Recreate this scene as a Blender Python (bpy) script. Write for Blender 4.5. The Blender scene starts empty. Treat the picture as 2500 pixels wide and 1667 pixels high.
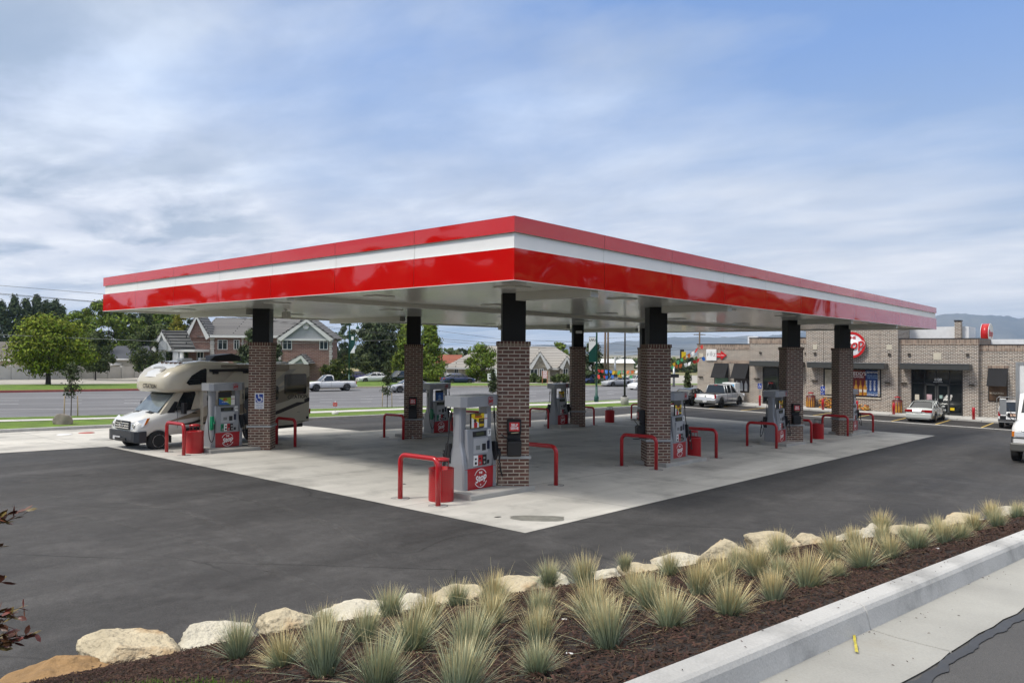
import bpy, bmesh, math, random
from math import sin, cos, pi, radians, sqrt, atan2, exp
from mathutils import Vector, Matrix, noise
C = bpy.context.scene.collection
random.seed(7)

# ---------------------------------------------------------------- camera
FPX = 1796.08                      # focal length in pixels of a 2500 px wide frame
YAW, PITCH, ROLL = -0.71417, 0.01198, 0.00667
CAM = Vector((12.058, -13.953, 3.21))
def _rows():
    f = Vector((sin(YAW)*cos(PITCH), cos(YAW)*cos(PITCH), sin(PITCH)))
    r = Vector((cos(YAW), -sin(YAW), 0)); u = r.cross(f)
    c, s = cos(ROLL), sin(ROLL)
    return c*r+s*u, -s*r+c*u, f
RT, UP, FW = _rows()
cd = bpy.data.cameras.new('camera'); cam = bpy.data.objects.new('camera', cd); C.objects.link(cam)
cam.matrix_world = Matrix(((RT.x, UP.x, -FW.x, CAM.x), (RT.y, UP.y, -FW.y, CAM.y), (RT.z, UP.z, -FW.z, CAM.z), (0, 0, 0, 1)))
cd.sensor_width = 36; cd.lens = 36*FPX/2500; cd.clip_start = 0.1; cd.clip_end = 60000
sc = bpy.context.scene; sc.camera = cam
sc.view_settings.view_transform = 'Standard'; sc.view_settings.look = 'None'
sc.view_settings.exposure = 0.42; sc.view_settings.gamma = 1; sc.view_settings.use_curve_mapping = False

# ---------------------------------------------------------------- sky and sun
SUN_EL, SUN_AZ = radians(52), Vector((-0.42, -0.9))
w = bpy.data.worlds.new("World"); sc.world = w; w.use_nodes = True
nt = w.node_tree; N = nt.nodes; L = nt.links; N.clear()
def nd(t, **k):
    n = N.new(t)
    for a, b in k.items(): setattr(n, a, b)
    return n
def mth(op, a, b=None, c=None):
    n = N.new('ShaderNodeMath'); n.operation = op
    for i, x in enumerate((a, b, c)):
        if x is None: continue
        if isinstance(x, (int, float)): n.inputs[i].default_value = x
        else: L.new(x, n.inputs[i])
    return n.outputs[0]
sky = nd('ShaderNodeTexSky', sky_type='NISHITA', sun_disc=False)
sky.sun_elevation = SUN_EL; sky.sun_rotation = atan2(SUN_AZ.x, SUN_AZ.y)
sky.air_density = 1.0; sky.dust_density = 1.6; sky.ozone_density = 1.6
tc = nd('ShaderNodeTexCoord'); sx = nd('ShaderNodeSeparateXYZ'); L.new(tc.outputs['Generated'], sx.inputs[0])
zc = mth('MAXIMUM', sx.outputs[2], 0.0); zz = mth('ADD', zc, 0.09)
cx = nd('ShaderNodeCombineXYZ'); L.new(mth('DIVIDE', sx.outputs[0], zz), cx.inputs[0]); L.new(mth('DIVIDE', sx.outputs[1], zz), cx.inputs[1])
mp = nd('ShaderNodeMapping'); L.new(cx.outputs[0], mp.inputs[0]); mp.inputs['Rotation'].default_value = (0, 0, 0.9); mp.inputs['Scale'].default_value = (0.66, 1.0, 1); mp.inputs['Location'].default_value = (3.1, 0.4, 0)
def nz(scale, det, rough, dist=0, src=None):
    n = nd('ShaderNodeTexNoise'); n.inputs['Scale'].default_value = scale; n.inputs['Detail'].default_value = det
    n.inputs['Roughness'].default_value = rough; n.inputs['Distortion'].default_value = dist
    L.new(src or mp.outputs[0], n.inputs['Vector']); return n.outputs[0]
def rmp(v, stops):
    r = nd('ShaderNodeValToRGB'); L.new(v, r.inputs[0]); e = r.color_ramp.elements
    for i, (p, c) in enumerate(stops):
        if i < 2: e[i].position = p; e[i].color = (*c, 1)
        else: q = e.new(p); q.color = (*c, 1)
    return r.outputs[0]
def mixc(f, a, b):
    m = nd('ShaderNodeMix', data_type='RGBA')
    if isinstance(f, (int, float)): m.inputs[0].default_value = f
    else: L.new(f, m.inputs[0])
    for i, x in ((6, a), (7, b)):
        if isinstance(x, tuple): m.inputs[i].default_value = (*x, 1)
        else: L.new(x, m.inputs[i])
    return m.outputs[2]
n1 = nz(0.85, 12, 0.56, 0.15); n2 = nz(2.1, 13, 0.58, 0.25); n3 = nz(0.45, 3, 0.5, 0.2)
# azimuth term: left of the picture is cloudier and darker, the upper right opens to blue
azr = mth('ADD', mth('MULTIPLY', sx.outputs[0], RT.x), mth('MULTIPLY', sx.outputs[1], RT.y))
blue = rmp(zc, [(0.0, (0.44, 0.49, 0.58)), (0.12, (0.34, 0.42, 0.58)), (0.24, (0.27, 0.39, 0.64)), (0.38, (0.14, 0.285, 0.64)), (0.62, (0.13, 0.27, 0.60))])
skyc = nd('ShaderNodeVectorMath', operation='SCALE'); L.new(sky.outputs[0], skyc.inputs[0]); skyc.inputs['Scale'].default_value = 0.10
clear = mixc(0.72, skyc.outputs[0], blue)
veil = rmp(zc, [(0.0, (0.90, 0.89, 0.88)), (0.06, (0.78, 0.78, 0.80)), (0.14, (0.66, 0.68, 0.73)), (0.22, (0.55, 0.60, 0.69)), (0.32, (0.45, 0.53, 0.67)), (0.44, (0.44, 0.49, 0.57)), (0.62, (1.2, 1.16, 1.08)), (1.0, (1.4, 1.34, 1.24))])
shade = rmp(n2, [(0.31, (0.78, 0.81, 0.88)), (0.49, (0.98, 0.98, 1.0)), (0.66, (1.24, 1.21, 1.17))])
vc = nd('ShaderNodeMix', data_type='RGBA', blend_type='MULTIPLY'); L.new(rmp(azr, [(-0.2, (1,)*3), (0.35, (0.38,)*3)]), vc.inputs[0]); L.new(veil, vc.inputs[6]); L.new(shade, vc.inputs[7])
cov = mth('ADD', mth('MULTIPLY', n1, 1.9), mth('MULTIPLY', azr, -0.32)); cov = mth('ADD', cov, mth('MULTIPLY', zc, -1.5)); cov = mth('ADD', cov, 0.0)
covr = rmp(cov, [(0.22, (0.12,)*3), (0.78, (0.97,)*3)])
lid = rmp(zc, [(0.44, (0,)*3), (0.62, (0.9,)*3)]); covr = mth('MAXIMUM', covr, lid)      # unseen cloud cover above the view, added bright and neutral for ambient light
base = mixc(covr, clear, vc.outputs[2])
# darker slate undersides on the left
n4 = nz(1.5, 12, 0.58, 0.25)
dk = mth('MULTIPLY', rmp(n3, [(0.40, (0,)*3), (0.58, (1,)*3)]), rmp(azr, [(-0.35, (1,)*3), (0.3, (0.30,)*3)]))
dk = mth('MULTIPLY', dk, rmp(n4, [(0.47, (0,)*3), (0.60, (1,)*3)]))
base = mixc(mth('MULTIPLY', dk, 0.66), base, (0.235, 0.31, 0.42))
bg = nd('ShaderNodeBackground'); L.new(base, bg.inputs[0]); bg.inputs[1].default_value = 1.0
wo = nd('ShaderNodeOutputWorld'); L.new(bg.outputs[0], wo.inputs[0])
sl = bpy.data.lights.new('sun', 'SUN'); sl.energy = 2.2; sl.angle = radians(12); sl.color = (1, 0.95, 0.87)
so = bpy.data.objects.new('sun', sl); C.objects.link(so)
sd = Vector((SUN_AZ.x*cos(SUN_EL), SUN_AZ.y*cos(SUN_EL), sin(SUN_EL))); so.rotation_euler = sd.to_track_quat('Z', 'Y').to_euler()

# ---------------------------------------------------------------- terrain height and picture-to-place helpers
def interp(x, xs, ys):
    if x <= xs[0]: return ys[0]
    for i in range(1, len(xs)):
        if x <= xs[i]:
            t = (x-xs[i-1])/(xs[i]-xs[i-1]); return ys[i-1]+t*(ys[i]-ys[i-1])
    return ys[-1]
def g(x, y):
    b = interp(y, (-14, -3.7, 30, 42.5, 60, 120, 400, 3000), (.05, -.1, -1.14, -1.63, -1.75, -2.9, -8, -24))
    return b + interp(y, (30, 42), (.009, -.009))*(max(-25, min(6, x))-3.5)
def ray(px, py): return RT*((px-1250)/FPX)+UP*((833.5-py)/FPX)+FW
def at(px, py, D): return CAM+ray(px, py)*D
def aty(px, py, Y): d = ray(px, py); return CAM+d*((Y-CAM.y)/d.y)
def hit(px, py, fn=None, t0=2.0, t1=3000.0):
    fn = fn or g; d = ray(px, py); t = t0
    while t < t1:
        P = CAM+d*t
        if P.z < fn(P.x, P.y):
            a, b = t/1.01, t
            for _ in range(30):
                m = (a+b)/2; P = CAM+d*m
                if P.z < fn(P.x, P.y): b = m
                else: a = m
            return CAM+d*b
        t *= 1.01
    return CAM+d*t1
def depth(P): return (P-CAM).dot(FW)
def gz(x, y, dz=0): return Vector((x, y, g(x, y)+dz))

# ---------------------------------------------------------------- materials
MATS = {}
def mat(name, col, rough=.6, metal=0, var=.08, vs=3., bump=0, bs=40., spec=.5, coat=0, island=0, alpha=1, trans=0, fine=0, fs=200, hue=0):
    if name in MATS: return MATS[name]
    m = bpy.data.materials.new(name); m.use_nodes = True; nt = m.node_tree; n = nt.nodes; l = nt.links
    b = n['Principled BSDF']; b.inputs['Roughness'].default_value = rough; b.inputs['Metallic'].default_value = metal
    b.inputs['Specular IOR Level'].default_value = spec; b.inputs['Coat Weight'].default_value = coat; b.inputs['Coat Roughness'].default_value = .04
    if alpha < 1: b.inputs['Alpha'].default_value = alpha
    if trans: b.inputs['Transmission Weight'].default_value = trans
    tcn = n.new('ShaderNodeTexCoord'); out = None
    def mul(prev, fac_socket, lo, hi):
        mr = n.new('ShaderNodeMapRange'); l.new(fac_socket, mr.inputs[0]); mr.inputs[1].default_value = .25; mr.inputs[2].default_value = .75
        mr.inputs[3].default_value = lo; mr.inputs[4].default_value = hi
        v = n.new('ShaderNodeVectorMath'); v.operation = 'SCALE'; l.new(prev, v.inputs[0]); l.new(mr.outputs[0], v.inputs['Scale']); return v.outputs[0]
    rgb = n.new('ShaderNodeRGB'); rgb.outputs[0].default_value = (*col, 1); out = rgb.outputs[0]
    if var:
        t = n.new('ShaderNodeTexNoise'); t.inputs['Scale'].default_value = vs; t.inputs['Detail'].default_value = 6; l.new(tcn.outputs['Object'], t.inputs['Vector'])
        out = mul(out, t.outputs[0], 1-var, 1+var)
    if fine:
        t = n.new('ShaderNodeTexNoise'); t.inputs['Scale'].default_value = fs; t.inputs['Detail'].default_value = 2; l.new(tcn.outputs['Object'], t.inputs['Vector'])
        out = mul(out, t.outputs[0], 1-fine, 1+fine)
    if island:
        ge = n.new('ShaderNodeNewGeometry'); mr = n.new('ShaderNodeMapRange'); l.new(ge.outputs['Random Per Island'], mr.inputs[0])
        mr.inputs[3].default_value = 1-island; mr.inputs[4].default_value = 1+island
        v = n.new('ShaderNodeVectorMath'); v.operation = 'SCALE'; l.new(out, v.inputs[0]); l.new(mr.outputs[0], v.inputs['Scale']); out = v.outputs[0]
        if hue:
            hs = n.new('ShaderNodeHueSaturation'); l.new(out, hs.inputs['Color']); mh = n.new('ShaderNodeMapRange')
            mm = n.new('ShaderNodeMath'); mm.operation = 'FRACT'; m7 = n.new('ShaderNodeMath'); m7.operation = 'MULTIPLY'; m7.inputs[1].default_value = 7.31
            l.new(ge.outputs['Random Per Island'], m7.inputs[0]); l.new(m7.outputs[0], mm.inputs[0]); l.new(mm.outputs[0], mh.inputs[0])
            mh.inputs[3].default_value = .5-hue; mh.inputs[4].default_value = .5+hue; l.new(mh.outputs[0], hs.inputs['Hue']); out = hs.outputs[0]
    l.new(out, b.inputs['Base Color'])
    if bump:
        t = n.new('ShaderNodeTexNoise'); t.inputs['Scale'].default_value = bs; t.inputs['Detail'].default_value = 4; l.new(tcn.outputs['Object'], t.inputs['Vector'])
        bp = n.new('ShaderNodeBump'); bp.inputs['Strength'].default_value = bump; bp.inputs['Distance'].default_value = .02; l.new(t.outputs[0], bp.inputs['Height']); l.new(bp.outputs[0], b.inputs['Normal'])
    MATS[name] = m; return m
def brickmat(name, c1, c2, mortar, bw=.288, rh=.091, ms=.012, bias=0, bump=.6, var=.15, offset=.5, stain=None, c3=None):
    if name in MATS: return MATS[name]
    m = bpy.data.materials.new(name); m.use_nodes = True; nt = m.node_tree; n = nt.nodes; l = nt.links; b = n['Principled BSDF']
    b.inputs['Roughness'].default_value = .85; b.inputs['Specular IOR Level'].default_value = .25
    uv = n.new('ShaderNodeUVMap'); t = n.new('ShaderNodeTexBrick'); l.new(uv.outputs[0], t.inputs['Vector'])
    t.inputs['Scale'].default_value = 1; t.inputs['Brick Width'].default_value = bw; t.inputs['Row Height'].default_value = rh
    t.inputs['Mortar Size'].default_value = ms; t.inputs['Mortar Smooth'].default_value = .25; t.inputs['Bias'].default_value = bias; t.offset = offset
    t.inputs['Color1'].default_value = (*c1, 1); t.inputs['Color2'].default_value = (*c2, 1); t.inputs['Mortar'].default_value = (*mortar, 1)
    ob = n.new('ShaderNodeTexCoord'); z = n.new('ShaderNodeTexNoise'); z.inputs['Scale'].default_value = 9; z.inputs['Detail'].default_value = 8; z.inputs['Roughness'].default_value = .7
    l.new(ob.outputs['Object'], z.inputs['Vector'])
    mr = n.new('ShaderNodeMapRange'); l.new(z.outputs[0], mr.inputs[0]); mr.inputs[1].default_value = .25; mr.inputs[2].default_value = .75; mr.inputs[3].default_value = 1-var; mr.inputs[4].default_value = 1+var
    v = n.new('ShaderNodeVectorMath'); v.operation = 'SCALE'; l.new(t.outputs[0], v.inputs[0]); l.new(mr.outputs[0], v.inputs['Scale']); out = v.outputs[0]
    if stain:     # pale mortar smears
        z2 = n.new('ShaderNodeTexNoise'); z2.inputs['Scale'].default_value = 4.5; z2.inputs['Detail'].default_value = 9; z2.inputs['Roughness'].default_value = .75; l.new(ob.outputs['Object'], z2.inputs['Vector'])
        r2 = n.new('ShaderNodeMapRange'); l.new(z2.outputs[0], r2.inputs[0]); r2.inputs[1].default_value = .54; r2.inputs[2].default_value = .72; r2.inputs[3].default_value = 0; r2.inputs[4].default_value = .6
        mx = n.new('ShaderNodeMix'); mx.data_type = 'RGBA'; l.new(r2.outputs[0], mx.inputs[0]); l.new(out, mx.inputs[6]); mx.inputs[7].default_value = (*stain, 1); out = mx.outputs[2]
    l.new(out, b.inputs['Base Color'])
    bp = n.new('ShaderNodeBump'); bp.inputs['Strength'].default_value = bump; bp.inputs['Distance'].default_value = .012; bp.invert = True; l.new(t.outputs['Fac'], bp.inputs['Height']); l.new(bp.outputs[0], b.inputs['Normal'])
    MATS[name] = m; return m

# ---------------------------------------------------------------- mesh builder
class MB:
    def __init__(s): s.v = []; s.f = []; s.m = []; s.mats = []; s.sm = []
    def mi(s, m):
        if m not in s.mats: s.mats.append(m)
        return s.mats.index(m)
    def add(s, vs, fs, m, M=None, smooth=False):
        o = len(s.v); s.v += [tuple(M @ Vector(p)) if M else tuple(p) for p in vs]; k = s.mi(m)
        for f in fs: s.f.append(tuple(i+o for i in f)); s.m.append(k); s.sm.append(smooth)
        return s
    def box(s, c, d, m, M=None, rz=0):
        x, y, z = d[0]/2, d[1]/2, d[2]/2
        vs = [Vector((a*x, b*y, e*z)) for a in (-1, 1) for b in (-1, 1) for e in (-1, 1)]
        if rz: q = Matrix.Rotation(rz, 3, 'Z'); vs = [q @ p for p in vs]
        vs = [p+Vector(c) for p in vs]
        return s.add(vs, [(0, 1, 3, 2), (4, 6, 7, 5), (0, 4, 5, 1), (2, 3, 7, 6), (0, 2, 6, 4), (1, 5, 7, 3)], m, M)
    def bb(s, lo, hi, m, M=None): return s.box([(a+b)/2 for a, b in zip(lo, hi)], [abs(b-a) for a, b in zip(lo, hi)], m, M)
    def loft(s, rings, m, M=None, cap=True, closed=True, smooth=False):
        n = len(rings[0]); vs = [p for r in rings for p in r]; fs = []
        for i in range(len(rings)-1):
            for j in range(n if closed else n-1):
                a = i*n+j; b = i*n+(j+1) % n; fs.append((a, b, b+n, a+n))
        o = len(s.v); s.add(vs, fs, m, M, smooth)
        if cap:
            k = s.mi(m); s.f.append(tuple(o+j for j in reversed(range(n)))); s.f.append(tuple(o+(len(rings)-1)*n+j for j in range(n))); s.m += [k, k]; s.sm += [False, False]
        return s
    def tube(s, path, r, m, n=10, M=None, cap=True, smooth=True):
        path = [Vector(p) for p in path]; rings = []; up = Vector((0, 0, 1)); last = None
        for i, p in enumerate(path):
            d = (path[min(i+1, len(path)-1)]-path[max(i-1, 0)]).normalized()
            a = d.cross(up) if last is None else last-d*last.dot(d)
            if a.length < 1e-4: a = d.cross(Vector((1, 0, 0)))
            a.normalize(); last = a; b = d.cross(a); rr = r[i] if isinstance(r, (list, tuple)) else r
            rings.append([p+(a*cos(2*pi*k/n)+b*sin(2*pi*k/n))*rr for k in range(n)])
        return s.loft(rings, m, M, cap, True, smooth)
    def cyl(s, p0, p1, r, m, n=16, M=None, r1=None, smooth=True): return s.tube([p0, p1], [r, r if r1 is None else r1], m, n, M, True, smooth)
    def lathe(s, prof, m, n=24, M=None, c=(0, 0, 0), smooth=True):
        rings = [[Vector((c[0]+r*cos(2*pi*k/n), c[1]+r*sin(2*pi*k/n), c[2]+z)) for k in range(n)] for r, z in prof]
        return s.loft(rings, m, M, True, True, smooth)
    def prism(s, pts, d, m, M=None):      # planar polygon (3d points) extruded by vector d
        d = Vector(d); n = len(pts); a = [Vector(p) for p in pts]; b = [p+d for p in a]
        fs = [tuple(reversed(range(n))), tuple(range(n, 2*n))]+[(i, (i+1) % n, (i+1) % n+n, i+n) for i in range(n)]
        return s.add(a+b, fs, m, M)
    def poly(s, pts, m, M=None): return s.add(pts, [tuple(range(len(pts)))], m, M)
    def ring(s, r0, r1, m, M=None, a0=0, a1=360, n=32, sx=1., z=0, t=.004):
        k = max(3, int(n*abs(a1-a0)/360)); vs = []; fs = []
        for i in range(k+1):
            a = radians(a0+(a1-a0)*i/k)
            for r in (r0, r1):
                for zz in (z, z+t): vs.append((r*sx*cos(a), r*sin(a), zz))
        for i in range(k):
            o = 4*i; fs += [(o+1, o+3, o+7, o+5), (o, o+4, o+6, o+2), (o, o+1, o+5, o+4), (o+2, o+6, o+7, o+3)]
        fs += [(0, 2, 3, 1), (4*k, 4*k+1, 4*k+3, 4*k+2)]
        return s.add(vs, fs, m, M)
    def text(s, txt, size, m, M, shear=0, off=0, ext=.002, align='CENTER', sx=1.):
        cu = bpy.data.curves.new('t', 'FONT'); cu.body = txt; cu.size = size; cu.align_x = align; cu.align_y = 'CENTER'; cu.shear = shear; cu.offset = off; cu.extrude = ext
        cu.resolution_u = 3
        ob = bpy.data.objects.new('t', cu); me = bpy.data.meshes.new_from_object(ob)
        s.add([(v.co.x*sx, v.co.y, v.co.z) for v in me.vertices], [tuple(p.vertices) for p in me.polygons], m, M)
        bpy.data.objects.remove(ob); bpy.data.meshes.remove(me); bpy.data.curves.remove(cu); return s
    def build(s, name, parent=None, smooth=None, bevel=0, M=None, sub=0, loc=None):
        me = bpy.data.meshes.new(name); me.from_pydata([tuple(M @ Vector(p)) for p in s.v] if M else s.v, [], s.f)
        for q in s.mats: me.materials.append(q)
        me.polygons.foreach_set('material_index', s.m)
        me.polygons.foreach_set('use_smooth', [True]*len(s.f) if smooth else s.sm)
        uv = me.uv_layers.new(name='UVMap'); data = uv.data; vs = me.vertices
        for p in me.polygons:
            nn = p.normal
            if abs(nn.z) > .995: t = Vector((1, 0, 0)); bt = Vector((0, 1, 0))
            else: t = Vector((-nn.y, nn.x, 0)).normalized(); bt = nn.cross(t)
            for li, vi in zip(p.loop_indices, p.vertices):
                co = vs[vi].co; data[li].uv = (co.dot(t), co.dot(bt))
        ob = bpy.data.objects.new(name, me); C.objects.link(ob)
        if parent: ob.parent = parent
        if loc: ob.location = loc
        if bevel:
            bm = ob.modifiers.new('bevel', 'BEVEL'); bm.width = bevel; bm.segments = 2; bm.limit_method = 'ANGLE'; bm.angle_limit = radians(40)
        if sub:
            sm = ob.modifiers.new('sub', 'SUBSURF'); sm.levels = sub; sm.render_levels = sub
        return ob
def tag(o, label=None, cat=None, group=None, kind=None):
    if label: o['label'] = label
    if cat: o['category'] = cat
    if group: o['group'] = group
    if kind: o['kind'] = kind
    return o
def thing(name, label, cat, loc=(0, 0, 0), rz=0, group=None):
    o = bpy.data.objects.new(name, None); C.objects.link(o); o.location = loc; o.rotation_euler = (0, 0, rz); o.empty_display_size = .2
    return tag(o, label, cat, group)
def TM(loc, rx=0, ry=0, rz=0): return Matrix.Translation(loc) @ Matrix.Rotation(rz, 4, 'Z') @ Matrix.Rotation(ry, 4, 'Y') @ Matrix.Rotation(rx, 4, 'X')
FRONT = Matrix.Rotation(pi/2, 4, 'X')       # flat xy drawing -> upright, facing -y
def upright(x, y, z, rz=0, tilt=0): return Matrix.Translation((x, y, z)) @ Matrix.Rotation(rz, 4, 'Z') @ FRONT @ Matrix.Rotation(tilt, 4, 'Z')

RED = mat('red_paint', (.42, .006, .012), .28, var=.05, coat=.4)
WHITE = mat('white_paint', (.78, .78, .77), .4, var=.03)
BLACK = mat('black_plastic', (.012, .012, .014), .45, var=.1)
DARK = mat('dark_rubber', (.02, .02, .02), .8, var=.15)
GREY = mat('silver_grey_panel', (.30, .31, .33), .38, metal=.25, var=.03)
CHROME = mat('chrome', (.8, .8, .8), .12, metal=1, var=0)
GLASS = mat('dark_glass', (.012, .016, .018), .05, var=0, spec=.8)
CONC = mat('cast_concrete', (.37, .36, .335), .85, var=.16, vs=2.2, bump=.25, bs=60, fine=.08, fs=120)
GALV = mat('galvanised', (.42, .43, .43), .4, metal=.7, var=.08)
YELLOW = mat('yellow_print', (.75, .55, .02), .4, var=.02)
BLUEP = mat('blue_sign', (.01, .05, .32), .4, var=.02)
GREENP = mat('green_paint', (.0, .055, .04), .4, var=.05)
CREAM = mat('cream_stone', (.55, .5, .4), .8, var=.1)
# ================================================================ GROUND AND PAVING
def groundmat(name, col, var, vs, fine, fs, rough=.9, bump=.3, bs=90, streak=0, joints=None, stain=None, spec=.3, cracks=0, seams=0):
    m = bpy.data.materials.new(name); m.use_nodes = True; nt = m.node_tree; n = nt.nodes; l = nt.links; b = n['Principled BSDF']
    b.inputs['Specular IOR Level'].default_value = spec
    tc = n.new('ShaderNodeTexCoord'); P = tc.outputs['Object']; rgb = n.new('ShaderNodeRGB'); rgb.outputs[0].default_value = (*col, 1); out = rgb.outputs[0]
    def noi(s, d, src=P, r=.55):
        t = n.new('ShaderNodeTexNoise'); t.inputs['Scale'].default_value = s; t.inputs['Detail'].default_value = d; t.inputs['Roughness'].default_value = r; l.new(src, t.inputs['Vector']); return t.outputs[0]
    def mr(s, a, b_, c, d):
        r = n.new('ShaderNodeMapRange'); l.new(s, r.inputs[0])
        for i, q in enumerate((a, b_, c, d)): r.inputs[i+1].default_value = q
        return r.outputs[0]
    def mul(o, s):
        v = n.new('ShaderNodeVectorMath'); v.operation = 'SCALE'; l.new(o, v.inputs[0]); l.new(s, v.inputs['Scale']); return v.outputs[0]
    def mix(o, f, c):
        x = n.new('ShaderNodeMix'); x.data_type = 'RGBA'; l.new(f, x.inputs[0]); l.new(o, x.inputs[6]); x.inputs[7].default_value = (*c, 1); return x.outputs[2]
    big = noi(vs, 7); out = mul(out, mr(big, .3, .7, 1-var, 1+var)); out = mul(out, mr(noi(fs, 3), .3, .7, 1-fine, 1+fine))
    if seams: out = mul(out, mr(noi(5, 7, P, .65), .3, .7, .84, 1.18)); out = mul(out, mr(noi(28, 4, P, .6), .3, .7, .88, 1.14))
    if streak:
        for rz, sc_ in ((.15, (.9, .07, 1)), (-.75, (.5, .05, 1))):
            mp = n.new('ShaderNodeMapping'); l.new(P, mp.inputs[0]); mp.inputs['Rotation'].default_value = (0, 0, rz); mp.inputs['Scale'].default_value = sc_
            out = mul(out, mr(noi(1.0, 6, mp.outputs[0], .6), .32, .68, 1-streak, 1+streak))
    if stain:
        f = mr(noi(stain[3], 8, P, .65), stain[1], stain[2], 0, stain[4]); out = mix(out, f, stain[0])
    if cracks:
        vt = n.new('ShaderNodeTexVoronoi'); vt.feature = 'DISTANCE_TO_EDGE'; vt.inputs['Scale'].default_value = .16
        ns = n.new('ShaderNodeTexNoise'); ns.inputs['Scale'].default_value = .8; ns.inputs['Detail'].default_value = 5; l.new(P, ns.inputs['Vector'])
        va = n.new('ShaderNodeVectorMath'); va.operation = 'MULTIPLY_ADD'; l.new(ns.outputs['Color'], va.inputs[0]); va.inputs[1].default_value = (1.3, 1.3, 0); l.new(P, va.inputs[2]); l.new(va.outputs[0], vt.inputs['Vector'])
        f = mr(vt.outputs['Distance'], 0, .006, cracks, 0); gate = mr(noi(.12, 2), .5, .58, 0, 1)
        mm = n.new('ShaderNodeMath'); mm.operation = 'MULTIPLY'; l.new(f, mm.inputs[0]); l.new(gate, mm.inputs[1]); out = mix(out, mm.outputs[0], (.012, .012, .012))
    if seams:      # paving lane joints, slightly wavering
        mp2 = n.new('ShaderNodeMapping'); l.new(P, mp2.inputs[0]); mp2.inputs['Rotation'].default_value = (0, 0, -.62)
        ns2 = n.new('ShaderNodeTexNoise'); ns2.inputs['Scale'].default_value = .5; ns2.inputs['Detail'].default_value = 4; l.new(P, ns2.inputs['Vector'])
        va2 = n.new('ShaderNodeVectorMath'); va2.operation = 'MULTIPLY_ADD'; l.new(ns2.outputs['Color'], va2.inputs[0]); va2.inputs[1].default_value = (.25, .25, 0); l.new(mp2.outputs[0], va2.inputs[2])
        t = n.new('ShaderNodeTexBrick'); t.offset = .37; t.inputs['Scale'].default_value = 1; t.inputs['Brick Width'].default_value = 31; t.inputs['Row Height'].default_value = 3.7; t.inputs['Mortar Size'].default_value = .028; t.inputs['Mortar Smooth'].default_value = .6; l.new(va2.outputs[0], t.inputs['Vector'])
        t.inputs['Color1'].default_value = (.93,)*3+(1,); t.inputs['Color2'].default_value = (1.07,)*3+(1,); t.inputs['Mortar'].default_value = (.55,)*3+(1,)
        x = n.new('ShaderNodeMix'); x.data_type = 'RGBA'; x.blend_type = 'MULTIPLY'; l.new(mr(noi(.3, 3), .4, .55, .25, 1), x.inputs[0]); l.new(out, x.inputs[6]); l.new(t.outputs[0], x.inputs[7]); out = x.outputs[2]
    if joints:
        t = n.new('ShaderNodeTexBrick'); t.offset = 0; t.inputs['Scale'].default_value = 1; t.inputs['Brick Width'].default_value = joints[0]; t.inputs['Row Height'].default_value = joints[1]
        t.inputs['Mortar Size'].default_value = joints[2]; t.inputs['Mortar Smooth'].default_value = 0; l.new(P, t.inputs['Vector'])
        t.inputs['Color1'].default_value = (.95,)*3+(1,); t.inputs['Color2'].default_value = (1.04,)*3+(1,); t.inputs['Mortar'].default_value = (.5,)*3+(1,)
        x = n.new('ShaderNodeMix'); x.data_type = 'RGBA'; x.blend_type = 'MULTIPLY'; x.inputs[0].default_value = 1; l.new(out, x.inputs[6]); l.new(t.outputs[0], x.inputs[7]); out = x.outputs[2]
    l.new(out, b.inputs['Base Color']); l.new(mr(big, .3, .7, rough-.1, min(1, rough+.1)), b.inputs['Roughness'])
    bp = n.new('ShaderNodeBump'); bp.inputs['Strength'].default_value = bump; bp.inputs['Distance'].default_value = .01; l.new(noi(bs, 3), bp.inputs['Height']); l.new(bp.outputs[0], b.inputs['Normal'])
    MATS[name] = m; return m
ASPH = groundmat('fresh_asphalt', (.047, .0455, .045), .26, .35, .42, 85, streak=.24, seams=1, rough=.78, stain=((.115, .11, .108), .54, .76, .9, .5), cracks=.55, bump=.5)
ASPH2 = groundmat('dark_parking_asphalt', (.036, .034, .034), .15, .6, .2, 160)
ROADM = groundmat('worn_road', (.150, .150, .158), .12, .3, .06, 120, streak=.14)
PADM = groundmat('pad_concrete', (.52, .50, .455), .13, .4, .05, 90, joints=(4.9, 4.2, .014), stain=((.20, .195, .18), .50, .74, .7, .7), streak=.12, rough=.75)
WALKM = groundmat('walk_concrete', (.50, .49, .46), .08, .6, .05, 90, joints=(1.5, 1.5, .02))
LOTM = groundmat('old_lot_concrete', (.36, .34, .30), .16, .3, .05, 60, joints=(5, 5, .06))
GRASSM = groundmat('lawn', (.100, .165, .022), .28, 1.3, .45, 45, bump=1, bs=70, stain=((.17, .20, .04), .5, .75, .9, .5))
FIELDM = groundmat('dry_field', (.30, .245, .13), .2, .02, .1, 1, stain=((.12, .13, .05), .50, .6, .012, .8))
REDK = mat('painted_red_kerb', (.30, .09, .075), .8, var=.2)
TANK = mat('sandy_kerb', (.42, .36, .27), .8, var=.15)
PAINTW = mat('road_paint_white', (.55, .55, .55), .7, var=.2, vs=2)
PAINTY = mat('parking_paint_yellow', (.58, .40, .10), .7, var=.25, vs=3)
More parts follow.
